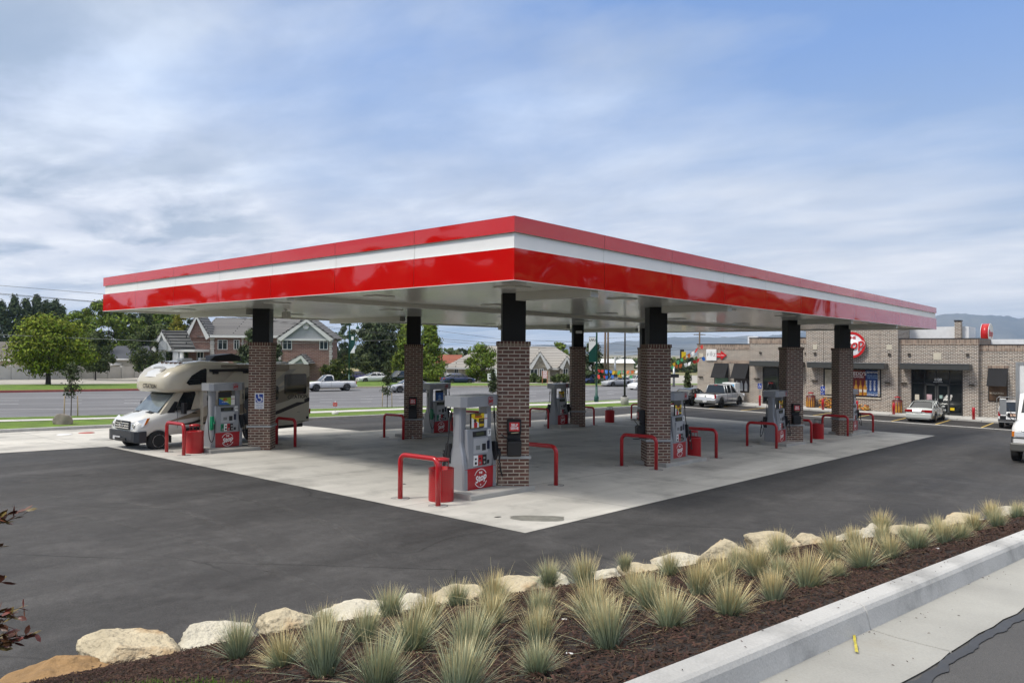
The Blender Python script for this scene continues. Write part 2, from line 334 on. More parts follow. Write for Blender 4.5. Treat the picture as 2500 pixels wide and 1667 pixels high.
def sheet(name, pts, dz, m, kind='structure', fn=g, skirt=0, lab=None, parent=None):
    bm = bmesh.new(); vs = [bm.verts.new((p[0], p[1], 0)) for p in pts]; bm.faces.new(vs)
    for axis, ks in ((1, (-14, -3.7, 8, 16, 24, 30, 33, 36, 39, 42, 42.5, 50, 60, 80, 100, 120, 200, 400)), (0, (-70, -45, -25, -18, -10, -3.5, 0, 3, 6))):
        for k in ks:
            no = (0, 1, 0) if axis else (1, 0, 0); co = (0, k, 0) if axis else (k, 0, 0)
            bmesh.ops.bisect_plane(bm, geom=bm.verts[:]+bm.edges[:]+bm.faces[:], plane_co=co, plane_no=no)
    bmesh.ops.triangulate(bm, faces=bm.faces[:])
    for v in bm.verts: v.co.z = fn(v.co.x, v.co.y)+dz
    if skirt:
        e = [x for x in bm.edges if x.is_boundary]; r = bmesh.ops.extrude_edge_only(bm, edges=e)
        for v in [q for q in r['geom'] if isinstance(q, bmesh.types.BMVert)]: v.co.z -= skirt
    bmesh.ops.recalc_face_normals(bm, faces=bm.faces[:])
    up = sum((f.normal.z*f.calc_area() for f in bm.faces))
    if up < 0: bmesh.ops.reverse_faces(bm, faces=bm.faces[:])
    me = bpy.data.meshes.new(name); bm.to_mesh(me); bm.free(); me.materials.append(m)
    o = bpy.data.objects.new(name, me); C.objects.link(o)
    if parent: o.parent = parent
    elif kind: o['kind'] = kind
    return o
def wide(name, xs, ys, dz, m):
    vs = [(x, y, g(x, y)+dz) for y in ys for x in xs]; n = len(xs)
    fs = [(j*n+i, j*n+i+1, (j+1)*n+i+1, (j+1)*n+i) for j in range(len(ys)-1) for i in range(n-1)]
    o = MB().add(vs, fs, m).build(name); o['kind'] = 'structure'; return o
wide('ground', [-9000, -3000, -800, -300, -120, -70, -45, -25, -10, 0, 6, 20, 60, 200, 900, 3000, 9000], [-9000, -2000, -300, -60, -14, -3.7, 15, 30, 36, 42, 50, 60, 90, 120, 200, 400, 900, 3000, 9000], -.12, FIELDM)
def line(px, fwd=(30, 80), back=40):
    P = [hit(a, b) for a, b in px]; P = [(p.x, p.y) for p in P]
    a, b = Vector(P[0]), Vector(P[1]); d = (a-b).normalized(); pre = a+d*back
    a, b = Vector(P[-1]), Vector(P[-2]); d = (a-b).normalized(); post = a+d*fwd[0]
    return [tuple(pre)]+P+[tuple(post)]
LK = line([(0, 1057), (275, 1044), (780, 1024.6), (984, 1015), (1291, 1005), (1428, 1001), (1560, 994.6)], (8, 0), 30)
LS1 = line([(0, 1037), (275, 1029), (780, 1013.5), (984, 1005.5), (1291, 995), (1428, 991), (1560, 985.7)], (40, 0))
LS2 = line([(0, 1032.5), (275, 1025), (780, 1009), (984, 1001), (1291, 990), (1428, 986.5), (1560, 981)], (40, 0))
LR = line([(0, 1024.8), (275, 1018), (780, 1001.7), (984, 996.5), (1291, 985.7), (1428, 982), (1560, 978)], (60, 0))
LF = line([(0, 958.8), (370, 953), (842, 947.7), (1213, 944.3), (1555, 942.5)], (60, 0))
def band(name, A, B, dz, m, **k): return sheet(name, list(A)+list(reversed(B)), dz, m, **k)
road = band('road', LR, LF, .0, ROADM)
def kerb(name, Ln, m, h=.15, wd=.16, side=1, dz0=-.05):
    rings = []
    for i, p in enumerate(Ln):
        a = Vector(Ln[max(0, i-1)]); b = Vector(Ln[min(len(Ln)-1, i+1)]); d = (b-a).normalized(); nn = Vector((-d.y, d.x))*side; p = Vector(p); q = p+nn*wd
        z0, z1 = g(p.x, p.y), g(q.x, q.y)
        rings.append([(p.x, p.y, z0+dz0), (p.x+nn.x*.02, p.y+nn.y*.02, z0+h-.02), (p.x+nn.x*.05, p.y+nn.y*.05, z0+h), (q.x, q.y, z1+h), (q.x, q.y, z1+dz0)])
    dense = []
    for a, b in zip(rings, rings[1:]):
        for t in range(6): dense.append([tuple(Vector(u).lerp(Vector(v), t/6)) for u, v in zip(a, b)])
    dense.append(rings[-1])
    o = MB().loft(dense, m).build(name); o['kind'] = 'structure'; return o
kerb('kerb', LK, mat('kerb_concrete', (.42, .42, .41), .85, var=.15, bump=.2), side=1)
off = lambda Ln, d: [(p[0]-d, p[1]) for p in Ln]
band('grass_verge', off(LK, .17), LS1, .13, GRASSM)
band('sidewalk', LS1, LS2, .15, WALKM)
band('roadside_grass', LS2, off(LR, -.2), .13, GRASSM)
kerb('road_kerb', LR, MATS['kerb_concrete'], side=-1, h=.14)
half = len(LF)//2-1
kerb('far_kerb', LF[:3], REDK, side=1, h=.2); kerb('far_kerb', LF[2:], TANK, side=1, h=.2)
FG = [hit(a, b) for a, b in ((-60, 944), (0, 943), (200, 941), (370, 939), (600, 934), (860, 931.6), (1213, 939), (1555, 939))]
FGl = [(FG[0].x, FG[0].y-30)]+[(p.x, p.y) for p in FG]+[(FG[-1].x+10, FG[-1].y+40)]
band('far_grass', [(p[0]-.2, p[1]) for p in LF], FGl, .17, GRASSM)
bk = [(FGl[0][0]-60, FGl[0][1]-5)]+[(p[0]-45, p[1]+18) for p in FGl[1:-1]]+[(FGl[-1][0]-50, FGl[-1][1]+60)]
band('far_parking_lot', FGl, bk, .05, LOTM)
# lane lines on the road
mk = MB()
def roadpt(px, py): return hit(px, py)
for (a, b) in (((0, 1000), (1540, 968)), ((0, 971), (1540, 949)),):
    P, Q = hit(*a), hit(*b); n = 40
    for i in range(n):
        if i % 1 == 0:
            p = P.lerp(Q, i/n); q = P.lerp(Q, (i+.99)/n); d = (q-p).normalized(); s = Vector((-d.y, d.x, 0))*.07
            mk.poly([(v.x, v.y, g(v.x, v.y)+.006) for v in (p-s, q-s, q+s, p+s)], PAINTW)
for (a, b) in (((0, 986), (1540, 960)), ((0, 978), (1540, 954))):
    P, Q = hit(*a), hit(*b); n = 16
    for i in range(n):
        p = P.lerp(Q, i/n); q = P.lerp(Q, (i+.28)/n); d = (q-p).normalized(); s = Vector((-d.y, d.x, 0))*.08
        mk.poly([(v.x, v.y, g(v.x, v.y)+.006) for v in (p-s, q-s, q+s, p+s)], PAINTW)
o = mk.build('road_markings'); o['kind'] = 'structure'

# ---- the station forecourt
LKi = [(p[0]+.01, p[1]) for p in LK]
def kx(y):
    pts = sorted(LK, key=lambda p: p[1]); return interp(y, [p[1] for p in pts], [p[0] for p in pts])
sheet('asphalt', [(16, -30), (16, 47.5), (-19.2, 47.5), (kx(40), 40), (kx(30), 30), (kx(16), 16), (kx(0), 0), (kx(-20), -20), (kx(-30), -30)], .0, ASPH)
pad = [(3.49, -3.67), (3.49, 30.06), (-16.5, 33.5), (-15.86, 7.5), (kx(7)+.02, 6.9), (kx(0)+.02, 0), (kx(-5)+.02, -5), (kx(-30)+.02, -30), (-19.5, -30), (-16.1, -6.8), (-15.68, -3.67)]
sheet('concrete_pad', pad, .006, PADM)
sheet('valley_gutter', [(16, 41.7), (16, 42.35), (-19.2, 42.35), (-19.2, 41.7)], .006, WALKM)
sheet('parking_bays', [(16, 42.35), (16, 47.5), (-19.2, 47.5), (-19.2, 42.35)], .004, ASPH2)
mk = MB()
for x in (11.9, 9.2, 6.5, 3.75, 1.1, -1.6, -4.3, -7, -12.6, -15.3):
    mk.poly([(a, b, g(a, b)+.01) for a, b in ((x-.05, 42.4), (x+.05, 42.4), (x+.05, 47.3), (x-.05, 47.3))], PAINTY)
o = mk.build('bay_markings'); o['kind'] = 'structure'
def walkz(x, y): return g(x, y)
sheet('store_walk', [(16, 47.5), (16, 56), (-25, 56), (-25, 47.5)], .13, WALKM, skirt=.2)
# manhole covers and small service lids set in the apron, oil stains
for nm, px, r, m in (('manhole_cover', (250, 1073), .45, CONC),):
    P = hit(*px); o = MB().lathe([(r, 0), (r, .012), (r*.9, .016), (0, .016)], m, 28).build(nm); o.location = gz(P.x, P.y, .006)
    tag(o, 'round pale manhole lid in the concrete apron in front of the motorhome', 'manhole cover')

for px, r, m, lab in (((157, 1061), .28, WHITE, 'small white tank lid in the apron near the verge boulder'), ((211, 1057), .30, mat('red_lid', (.35, .05, .03), .6, var=.4, vs=20), 'small worn red tank lid in the apron left of the motorhome'), ((1555, 1072), .2, DARK, 'dark round lid in the shaded concrete beside the squeegee bucket column'), ((1240, 1090), .14, DARK, 'small dark lid in the shaded concrete right of pump 7')):
    P = hit(*px); o = MB().lathe([(r, 0), (r, .010), (r*.85, .014), (0, .014)], m, 24).build('tank_lid'); o.location = gz(P.x, P.y, .006); tag(o, lab, 'tank lid')
def xb_(y): return interp(y, (-19, -12, -8, -3.6, 2.9, 11), (3.2, 4.3, 5.6, 7.2, 9.8, 12.0))
STN_ = mat('dark_spill', (.20, .195, .17), .6, var=.25, vs=6); OIL = mat('oil_drip', (.05, .048, .045), .5, var=.3, vs=9); st_ = MB(); rr = random.Random(12)
def blot(x, y, a, b, m, rz, k=18):
    pts = []
    for i in range(k):
        q = 2*pi*i/k; e = 1+.35*noise.noise(Vector((cos(q)*1.6+x, sin(q)*1.6, y))); u, v = a*cos(q)*e, b*sin(q)*e; X, Y_ = x+u*cos(rz)-v*sin(rz), y+u*sin(rz)+v*cos(rz); pts.append((X, Y_, g(X, Y_)+.0085))
    st_.poly(pts, m)
P = hit(1312, 1265); blot(P.x, P.y, .62, .28, STN_, .7)
for i in range(34):
    x, y = rr.uniform(-15, 3.2), rr.uniform(-3.2, 29); blot(x, y, rr.uniform(.03, .16), rr.uniform(.03, .1), OIL if rr.random() < .6 else STN_, rr.uniform(0, 3))
o = st_.build('concrete_stains'); o['kind'] = 'structure'
tm = MB(); TYL = mat('pale_tyre_scuff', (.15, .145, .14), .9, var=.5, vs=5, alpha=.10); TYD = mat('dark_tyre_mark', (.018, .018, .018), .8, var=.5, vs=5, alpha=.38)
for (cx1, cy1, R_, a0, a1, w_, m_) in ((-2, -16, 9.0, 60, 150, .16, TYL), (-2, -16, 10.6, 62, 148, .18, TYL), (6, 30, 12.5, 265, 330, .16, TYL), (1, -30, 22, 70, 118, .2, TYL)):
    k = 40; pv_ = None
    for i in range(k+1):
        q = radians(a0+(a1-a0)*i/k); e = [(cx1+(R_+s_*w_/2)*cos(q), cy1+(R_+s_*w_/2)*sin(q)) for s_ in (-1, 1)]; e = [(x, y, g(x, y)+.0045) for x, y in e]
        if pv_ and not (-16 < e[0][0] < 3.6 and e[0][1] > -3.8) and e[0][0] < xb_(e[0][1]): tm.poly([pv_[0], pv_[1], e[1], e[0]], m_)
        pv_ = e
o = tm.build('tyre_marks'); o['kind'] = 'structure'
# ================================================================ CANOPY
X0, X1, Y0, Y1 = -17.49, 2.79, -3.21, 34.03
ZB, Z2, Z1, ZT, ZD = 4.56, 5.19, 5.50, 5.81, 4.62
canopy = thing('canopy', 'long red and white flat fuel canopy standing on brick columns over the pumps', 'canopy', (0, 0, 0))
FRED = mat('canopy_red_panel', (.56, .006, .006), .035, var=.03, vs=.5, coat=.25)
FRED.node_tree.nodes['Principled BSDF'].inputs['Specular IOR Level'].default_value = .6
def fascia(z0, z1, m, inset, name, wav=.006, step=3.05):
    mb = MB(); x0, x1, y0, y1 = X0+inset, X1-inset, Y0+inset, Y1-inset
    segs = [((x1, y0), (x0, y0), (0, -1)), ((x1, y0), (x1, y1), (1, 0)), ((x0, y0), (x0, y1), (-1, 0)), ((x0, y1), (x1, y1), (0, 1))]
    for a, b, n in segs:
        a, b = Vector(a), Vector(b); Lg = (b-a).length; k = max(1, round(Lg/step)); d = (b-a)/k; nn = Vector(n)
        for i in range(k):
            p, q = a+d*i+d.normalized()*(.009 if i else 0), a+d*(i+1); nx, nz_ = 10, 4; vs = []; ph = random.uniform(0, 100)
            for iz in range(nz_+1):
                for ix in range(nx+1):
                    u = ix/nx; v = iz/nz_; c = p.lerp(q, u); e = min(1, min(u, 1-u)*4)
                    dsp = wav*noise.noise(Vector((ph+u*2.2, v*.8, ph)))*e+wav*.35*noise.noise(Vector((ph+u*6, v*1.5, 3)))*e
                    vs.append((c.x+nn.x*dsp, c.y+nn.y*dsp, z0+(z1-z0)*v))
            fs = [(iz*(nx+1)+ix, iz*(nx+1)+ix+1, (iz+1)*(nx+1)+ix+1, (iz+1)*(nx+1)+ix) for iz in range(nz_) for ix in range(nx)]
            if (d.x*nn.y-d.y*nn.x) > 0: fs = [tuple(reversed(f)) for f in fs]
            mb.add(vs, fs, m, smooth=True)
    # returns: top cap and bottom lip
    m = globals().get('SOFF') or m
    t = .14
    for za in (z0-.002, z1+.002):
        mb.add([(x0, y0, za), (x1, y0, za), (x1, y1, za), (x0, y1, za), (x0+t, y0+t, za), (x1-t, y0+t, za), (x1-t, y1-t, za), (x0+t, y1-t, za)], [(0, 1, 5, 4), (1, 2, 6, 5), (2, 3, 7, 6), (3, 0, 4, 7)], m)
    mb.add([(x0+t, y0+t, z0-.002), (x1-t, y0+t, z0-.002), (x1-t, y1-t, z0-.002), (x0+t, y1-t, z0-.002), (x0+t, y0+t, z1+.002), (x1-t, y0+t, z1+.002), (x1-t, y1-t, z1+.002), (x0+t, y1-t, z1+.002)], [(0, 1, 5, 4), (1, 2, 6, 5), (2, 3, 7, 6), (3, 0, 4, 7)], m)
    return mb.build(name, canopy)
SOFF = mat('soffit_grey', (.50, .50, .46), .4, var=.04)
fascia(ZB+.012, Z2, FRED, 0, 'lower_red_fascia', .011)
fascia(Z2+.006, Z1-.006, mat('canopy_white_panel', (.82, .82, .81), .45, var=.02), .05, 'white_fascia_band', .001)
fascia(Z1, ZT, FRED, .0, 'upper_red_fascia', .006)
tr = MB()
for a, b in (((X0-.01, Y0-.012, ZB), (X1+.01, Y0+.03, ZB+.012)), ((X1-.03, Y0+.03, ZB), (X1+.012, Y1, ZB+.012)), ((X0-.012, Y0+.03, ZB), (X0+.03, Y1, ZB+.012))): tr.bb(a, b, WHITE)
tr.build('edge_trim', canopy)
DECK = mat('deck_white', (.66, .66, .61), .17, var=.03, spec=.75, coat=.15)
n = DECK.node_tree.nodes; l = DECK.node_tree.links; wv = n.new('ShaderNodeTexWave'); wv.bands_direction = 'Y'; wv.inputs['Scale'].default_value = 2.6; wv.inputs['Distortion'].default_value = .25; wv.inputs['Detail'].default_value = 1
tcn = n.new('ShaderNodeTexCoord'); l.new(tcn.outputs['Object'], wv.inputs['Vector']); bp = n.new('ShaderNodeBump'); bp.inputs['Strength'].default_value = .22; bp.inputs['Distance'].default_value = .012; l.new(wv.outputs[0], bp.inputs['Height']); l.new(bp.outputs[0], n['Principled BSDF'].inputs['Normal'])
dk = MB(); yy = Y0+.14
while yy < Y1-.15:
    y2 = min(yy+.405, Y1-.14); dk.bb((X0+.14, yy+.004, ZD), (X1-.14, y2, ZD+.05), DECK); yy += .405
dk.bb((X0+.2, Y0+.2, ZD+.06), (X1-.2, Y1-.2, ZD+.12), WHITE)
dk.build('deck', canopy)
MB().bb((X0+.15, Y0+.15, ZT-.25), (X1-.15, Y1-.15, ZT-.2), WHITE).build('roof', canopy)
SOFF = mat('soffit_grey', (.50, .50, .46), .4, var=.04)
for nm, a, b in [('beam_casing', (-5.35, Y0+.15, 4.50), (-5.0, Y1-.15, ZD-.003))]: MB().bb(a, b, SOFF).build(nm, canopy)
ROWA, ROWB = [0, 7.06, 18.92, 26.15], [.03, 7.15, 19.1, 26.3]
BX = -11.8
for yc in ROWA: MB().bb((.44, yc-.42, 4.42), (X1-.15, yc-.12, ZD-.003), SOFF).build('beam_casing', canopy)
for yc in ROWB: MB().bb((X0+.15, yc-.42, 4.42), (BX-.44, yc-.12, ZD-.003), SOFF).build('beam_casing', canopy)
LENS = mat('lamp_lens', (.8, .8, .76), .2, var=0)
for x in (1.35, -3.3, -8.2, -14.4):
    for y in (-1.6, 2.9, 9.2, 14.6, 21.2, 28.6, 32.4):
        li = MB().bb((-.3, -.3, -.025), (.3, .3, -.002), SOFF).build('canopy_light', canopy, loc=(x, y, ZD), bevel=.01)
        MB().lathe([(.2, -.035), (.2, -.026), (0, -.026)], LENS, 20).build('lens', li)

# ================================================================ COLUMNS
BRK = brickmat('column_brick', (.175, .088, .068), (.095, .055, .045), (.45, .395, .32), ms=.0145, stain=(.34, .29, .22), bias=-.1)
STEEL = mat('black_steel_cladding', (.006, .006, .006), .5, var=.1, spec=.25)
LEDGE = mat('ledge_stone', (.36, .37, .37), .75, var=.1)
colAng = radians(45.4)
def column(x, y, lab):
    z0 = g(x, y); t = thing('canopy_column', lab, 'column', (x, y, z0), colAng, 'columns holding up the canopy')
    h = 3.43-z0; s = .38
    MB().bb((-s, -s, -.02), (s, s, .80), BRK).bb((-s, -s, .87), (s, s, h-.11), BRK).build('brick_pier', t)
    cap = brickmat('soldier_brick', (.13, .062, .047), (.075, .042, .034), (.34, .29, .22), bw=.088, rh=.3, ms=.012, offset=0)
    MB().bb((-s-.025, -s-.025, h-.11), (s+.025, s+.025, h), cap).build('soldier_course', t)
    MB().bb((-s-.05, -s-.05, .80), (s+.05, s+.05, .87), LEDGE).build('stone_ledge', t, bevel=.01)
    MB().bb((-.29, -.29, h), (.29, .29, ZD-z0), STEEL).build('steel_post', t)
    return t, z0
clab = {('A', 0): 'nearest brick canopy column, front of the canopy, behind pump 7', ('A', 1): 'brick canopy column with a black squeegee bucket sticking out of its left side',
 ('A', 2): 'brick canopy column with a SELF SERVE box between the two far right pumps', ('A', 3): 'farthest brick canopy column on the right, in front of the store sign',
 ('B', 0): 'brick canopy column carrying the blue wheelchair sign beside the motorhome', ('B', 1): 'shaded brick canopy column left of centre with a SELF SERVE box on it',
 ('B', 2): 'shaded brick canopy column in the middle distance with a white camera box near its top', ('B', 3): 'brick canopy column almost hidden behind the column with the squeegee bucket'}
COL = {}
for i in range(4):
    COL['A', i] = column(0, ROWA[i], clab['A', i]); COL['B', i] = column(BX, ROWB[i], clab['B', i])
SIGNRED = mat('sign_red', (.55, .01, .012), .35, var=.02)
def service_unit(x, y, side, lab, group='self serve windshield service boxes on the columns'):
    # side 0 front face of the column, 1 left face
    z0 = g(x, y); a = colAng+(0 if side == 0 else -pi/2)
    t = thing('self_serve_box', lab, 'service box', (x+sin(a)*.385*1, y-cos(a)*.385, z0+.88), a, group)
    MB().loft([[(-.17, -.005, z), (.17, -.005, z), (.17, -d, z), (-.17, -d, z)] for z, d in ((0, .16), (.04, .24), (.36, .26), (.40, .2))], BLACK).build('water_bucket', t, bevel=.015)
    MB().bb((-.16, -.10, .36), (.16, -.005, .56), BLACK).bb((-.13, -.115, .42), (.13, -.1, .5), DARK).build('squeegee_slot', t, bevel=.01)
    o = MB().loft([[(-.17, -.005, z), (.17, -.005, z), (.17, -d, z), (-.17, -d, z)] for z, d in ((.52, .12), (.6, .2), (.84, .2), (.90, .14))], BLACK).build('towel_box', t, bevel=.015)
    sgn = MB().bb((-.12, -.206, .62), (.12, -.2, .83), SIGNRED); sgn.text('SELF', .085, WHITE, upright(0, -.208, .765), off=.003).text('SERVE', .085, WHITE, upright(0, -.208, .685), off=.003, sx=.85); sgn.build('self_serve_sign', o)
    MB().poly([(-.08, -.204, .56), (.1, -.206, .575), (.1, -.22, .60), (-.08, -.22, .585)], mat('paper', (.5, .45, .3), .9)).build('paper_towel', t)
    MB().cyl((-.1, -.15, .38), (-.33, -.24, .55), .012, BLACK, 8).box((-.02, -.13, .36), (.2, .04, .03), DARK).build('squeegee', t)
    return t
service_unit(0, ROWA[0], 0, 'black SELF SERVE box on the front of the nearest brick column')
service_unit(0, ROWA[1], 1, 'black self serve bucket hanging on the left side of its brick column')
service_unit(0, ROWA[2], 0, 'black SELF SERVE box on the column behind the pumps farther right')
service_unit(BX, ROWB[0], 1, 'black self serve bucket between the motorhome and the wheelchair sign column')
service_unit(BX, ROWB[1], 0, 'black SELF SERVE box on the shaded column left of centre')
# blue accessibility sign on the left column
sgt = COL['B', 0][0]; z0 = COL['B', 0][1]
t = thing('accessible_sign', 'blue and white wheelchair sign fixed to the left brick column', 'sign', (BX+sin(colAng)*.385, ROWB[0]-cos(colAng)*.385, z0+1.75), colAng)
MB().bb((-.16, -.012, -.30), (.16, -.001, .26), WHITE).build('sign_plate', t, bevel=.004)
def wheelchair(mb, M, s, m):
    mb.ring(.30*s, .38*s, m, M @ Matrix.Translation((.0, -.12*s, 0)), -200, 45, 24); mb.ring(0.0, .085*s, m, M @ Matrix.Translation((-.1*s, .42*s, 0)), 0, 360, 14)
    for a, b in (((-.1, .33), (-.06, -.02)), ((-.06, .0), (.2, -.0)), ((.2, .0), (.33, -.3)), ((.33, -.3), (.42, -.27)), ((-.08, .18), (.14, .16))):
        a = Vector((*a, 0))*s; b = Vector((*b, 0))*s; d = (b-a).normalized(); q = Vector((-d.y, d.x, 0))*.04*s; mb.prism([a-q, b-q, b+q, a+q], (0, 0, .003), m, M)
sb = MB().bb((-.125, -.016, -.06), (.125, -.012, .22), BLUEP); wheelchair(sb, upright(0, -.0165, .08), .27, WHITE); sb.build('blue_panel', t)
sb = MB(); [sb.text(s_, .055, BLUEP, upright(0, -.013, -.1-.075*i), off=.001, ext=.001, sx=.8) for i, s_ in enumerate(('HANDICAP', 'ASSISTANCE', 'AVAILABLE'))]; sb.build('lettering', t)
t = thing('security_camera', 'small grey camera hood under the canopy beside the left column', 'camera', (BX+.55, ROWB[0]+.55, ZD), .4)
MB().lathe([(.06, -.002), (.06, -.03), (.02, -.04), (.02, -.08)], SOFF, 12).build('mount', t); MB().loft([[(-.12, -.05, -.1), (.12, -.1, -.08), (.14, -.1, -.3), (-.12, -.05, -.34)], [(-.12, .09, -.1), (.12, .12, -.08), (.14, .12, -.3), (-.12, .09, -.34)]], SOFF).build('housing', t, bevel=.01)
t = thing('security_camera', 'white camera box near the top of the shaded middle-distance column', 'camera', (BX+sin(colAng)*.3, ROWB[2]-cos(colAng)*.3, ZD-.42), colAng)
MB().bb((-.16, -.25, -.05), (.16, -.002, .1), WHITE).build('housing', t, bevel=.02)

# ================================================================ ISLANDS, PUMPS, GUARDS, BINS
def logo(mb, M, s, cs, cr, star=True):
    mb.ring(.44*s, .475*s, cr, M, 28, 158, 40); mb.ring(.44*s, .475*s, cr, M, 208, 338, 40)
    T2 = M @ Matrix.Rotation(radians(14), 4, 'Z')
    mb.text('Stop', .46*s, cs, T2 @ Matrix.Translation((0, -.0*s, .003)), shear=.28, off=.014*s, sx=.96)
    mb.text('THE', .15*s, cr, M @ Matrix.Translation((0, .27*s, 0)), off=.006*s, sx=.9)
    if star:
        vs = [(cos(pi/2+k*pi/5)*(.06 if k % 2 == 0 else .025)*s, sin(pi/2+k*pi/5)*(.06 if k % 2 == 0 else .025)*s-.33*s, .003) for k in range(10)]; mb.poly(vs, cr, M)
ADY = mat('ad_yellow', (.72, .50, .01), .4, var=.05); ADK = mat('ad_dark', (.05, .03, .02), .4); ADB = mat('ad_blue', (.02, .10, .35), .4, var=.05); ADG = mat('ad_green', (.25, .40, .05), .4, var=.1)
BADGE = mat('badge_red', (.42, .01, .015), .4, var=0); PUMPBASE = mat('pump_red', (.36, .004, .012), .3, var=.04, coat=.3)
def pump(x, y, num, ad, lab, diesel=False, dz=.13):
    z0 = g(x, y+.55)+dz; t = thing('fuel_pump', lab, 'fuel pump', (x, y, z0), pi/2, 'fuel pumps under the canopy')
    # local: X along the island 0..1.15, front at Y=0 facing -Y, depth to .56
    D = .56; b = MB().bb((.04, .005, 0), (1.11, D-.005, .505), PUMPBASE); b.bb((.02, .03, 0), (1.13, D-.03, .04), DARK); base = b.build('red_base', t, bevel=.006)
    lg = MB(); logo(lg, upright(.58, .003, .25), .47, WHITE, WHITE); lg.build('round_logo', base)
    for sx_, nm in ((0, 'side_leg'), (1, 'side_leg')):
        prof = [(0, 0, D, 0, .14), (.45, .0, D, 0, .13), (.62, .02, D-.02, 0, .13), (.82, .06, D-.06, .015, .14), (1.0, .12, D-.12, .03, .17), (1.12, .15, D-.15, .03, .2), (1.96, .15, D-.15, .03, .22)]
        rg = []
        for z, y0, y1, xa, xb in prof:
            if sx_: xa, xb = 1.15-xb, 1.15-xa
            rg.append([(xa, y0+.04, z), (xa+.03, y0, z), (xb, y0, z), (xb, y1, z), (xa+.03, y1, z), (xa, y1-.04, z)] if not sx_ else [(xa, y0, z), (xb-.03, y0, z), (xb, y0+.04, z), (xb, y1-.04, z), (xb-.03, y1, z), (xa, y1, z)])
        MB().loft(rg, GREY).build(nm, t)
    MB().loft([[(.15, yy+.02, .505), (.17, yy, .505), (.98, yy, .505), (1.0, yy+.02, .505), (1.0, D-yy-.02, .505), (.98, D-yy, .505), (.17, D-yy, .505), (.15, D-yy-.02, .505)] if k == 0 else
               [(.15, yy+.02, zz), (.17, yy, zz), (.98, yy, zz), (1.0, yy+.02, zz), (1.0, D-yy-.02, zz), (.98, D-yy, zz), (.17, D-yy, zz), (.15, D-yy-.02, zz)] for k, (zz, yy) in enumerate(((.505, .02), (.75, .0), (1.40, .05), (1.42, .06)))], GREY).build('cabinet', t)
    fr = lambda z: interp(z, (.505, .75, 1.40), (.02, 0, .05))-.004
    p = MB().bb((.34, fr(1.3)-.006, 1.235), (.80, fr(1.3)+.02, 1.36), BLACK).bb((.45, fr(1.3)-.009, 1.265), (.72, fr(1.3), 1.335), mat('lcd', (.05, .06, .03), .3)); p.build('price_display', t)
    q = MB().bb((.335, fr(.95)-.004, .70), (.83, fr(.95)+.03, 1.20), mat('keypad_panel', (.42, .43, .45), .4, metal=.2, var=.04)).build('control_panel', t)
    k = MB().bb((.42, fr(.95)-.014, .93), (.55, fr(.95)-.004, 1.03), mat('keypad', (.16, .17, .17), .5)); MB().bb((.63, fr(.95)-.014, .90), (.75, fr(.95)-.004, 1.06), BLACK).build('card_reader', q); k.bb((.42, fr(1.1)-.008, 1.10), (.56, fr(1.1)-.002, 1.17), WHITE)
    k.text('ATM', .05, BADGE, upright(.49, fr(1.1)-.009, 1.135), ext=.001, off=.002); k.build('keypad', q)
    cols = ([mat('diesel_green', (.0, .20, .09), .4)] if diesel else [])+[WHITE, BADGE, BLACK]; x0 = .33; wd = .44/len(cols)
    for i, c in enumerate(cols):
        gb = MB().bb((x0+i*wd, fr(.7)-.014, .56), (x0+(i+1)*wd-.006, fr(.7)+.03, .80), c).bb((x0+i*wd+.03, fr(.7)-.02, .70), (x0+i*wd+.09, fr(.7)-.012, .74), BLACK if c is not BLACK else GALV)
        gb.ring(0, .035, CHROME if c is not WHITE else BLACK, upright(x0+i*wd+.06, fr(.7)-.018, .62), t=.006); gb.build('grade_button', t)
    np_ = MB().bb((.85, fr(1.3)-.008, 1.22), (.965, fr(1.3)+.02, 1.385), WHITE); np_.text(str(num), .13 if num < 10 else .10, BLACK, upright(.907, fr(1.3)-.009, 1.303), off=.003); np_.build('pump_number', t)
    MB().bb((.80, fr(.8)-.006, .92), (.88, fr(.8)+.03, 1.12), mat('blue_black', (.01, .015, .04), .3)).build('tag_reader', t); MB().bb((.81, fr(.6)-.006, .57), (.88, fr(.6)+.03, .66), BLACK).build('receipt_slot', t)
    # advertising frame above the cabinet
    if ad:
        fm = MB().bb((.235, .0, 1.44), (.70, .05, 1.90 if ad != 'y' else 1.80), BLACK).build('ad_frame', t, bevel=.02)
        a = MB()
        if ad == 'y':
            a.bb((.25, -.004, 1.455), (.685, 0, 1.785), ADY); a.poly([(.25, -.006, 1.70), (.50, -.006, 1.56), (.50, -.006, 1.46), (.25, -.006, 1.46)], WHITE); a.bb((.50, -.008, 1.455), (.685, -.004, 1.67), ADK)
            a.text('BUDDY', .065, ADK, upright(.47, -.008, 1.755), off=.004, sx=.9); a.bb((.36, -.008, 1.695), (.60, -.004, 1.725), BADGE); a.text('2/$3.00', .075, ADY, upright(.585, -.01, 1.51), off=.004, sx=.7); a.text('DOG', .05, ADY, upright(.60, -.01, 1.62), sx=.8)
            a.ring(0, .045, ADK, upright(.37, -.008, 1.62)); a.bb((.33, -.009, 1.46), (.44, -.005, 1.58), BADGE)
        elif ad == 'b':
            a.bb((.25, -.004, 1.455), (.685, 0, 1.70), ADG); a.poly([(.25, -.006, 1.69), (.30, -.006, 1.66), (.66, -.006, 1.46), (.25, -.006, 1.46)], ADB); a.text('89', .13, BADGE, upright(.47, -.008, 1.635), off=.004); a.text('c', .06, BADGE, upright(.57, -.008, 1.66)); a.text('ANY SIZE DRINK', .032, WHITE, upright(.47, -.009, 1.55), off=.001)
        else:
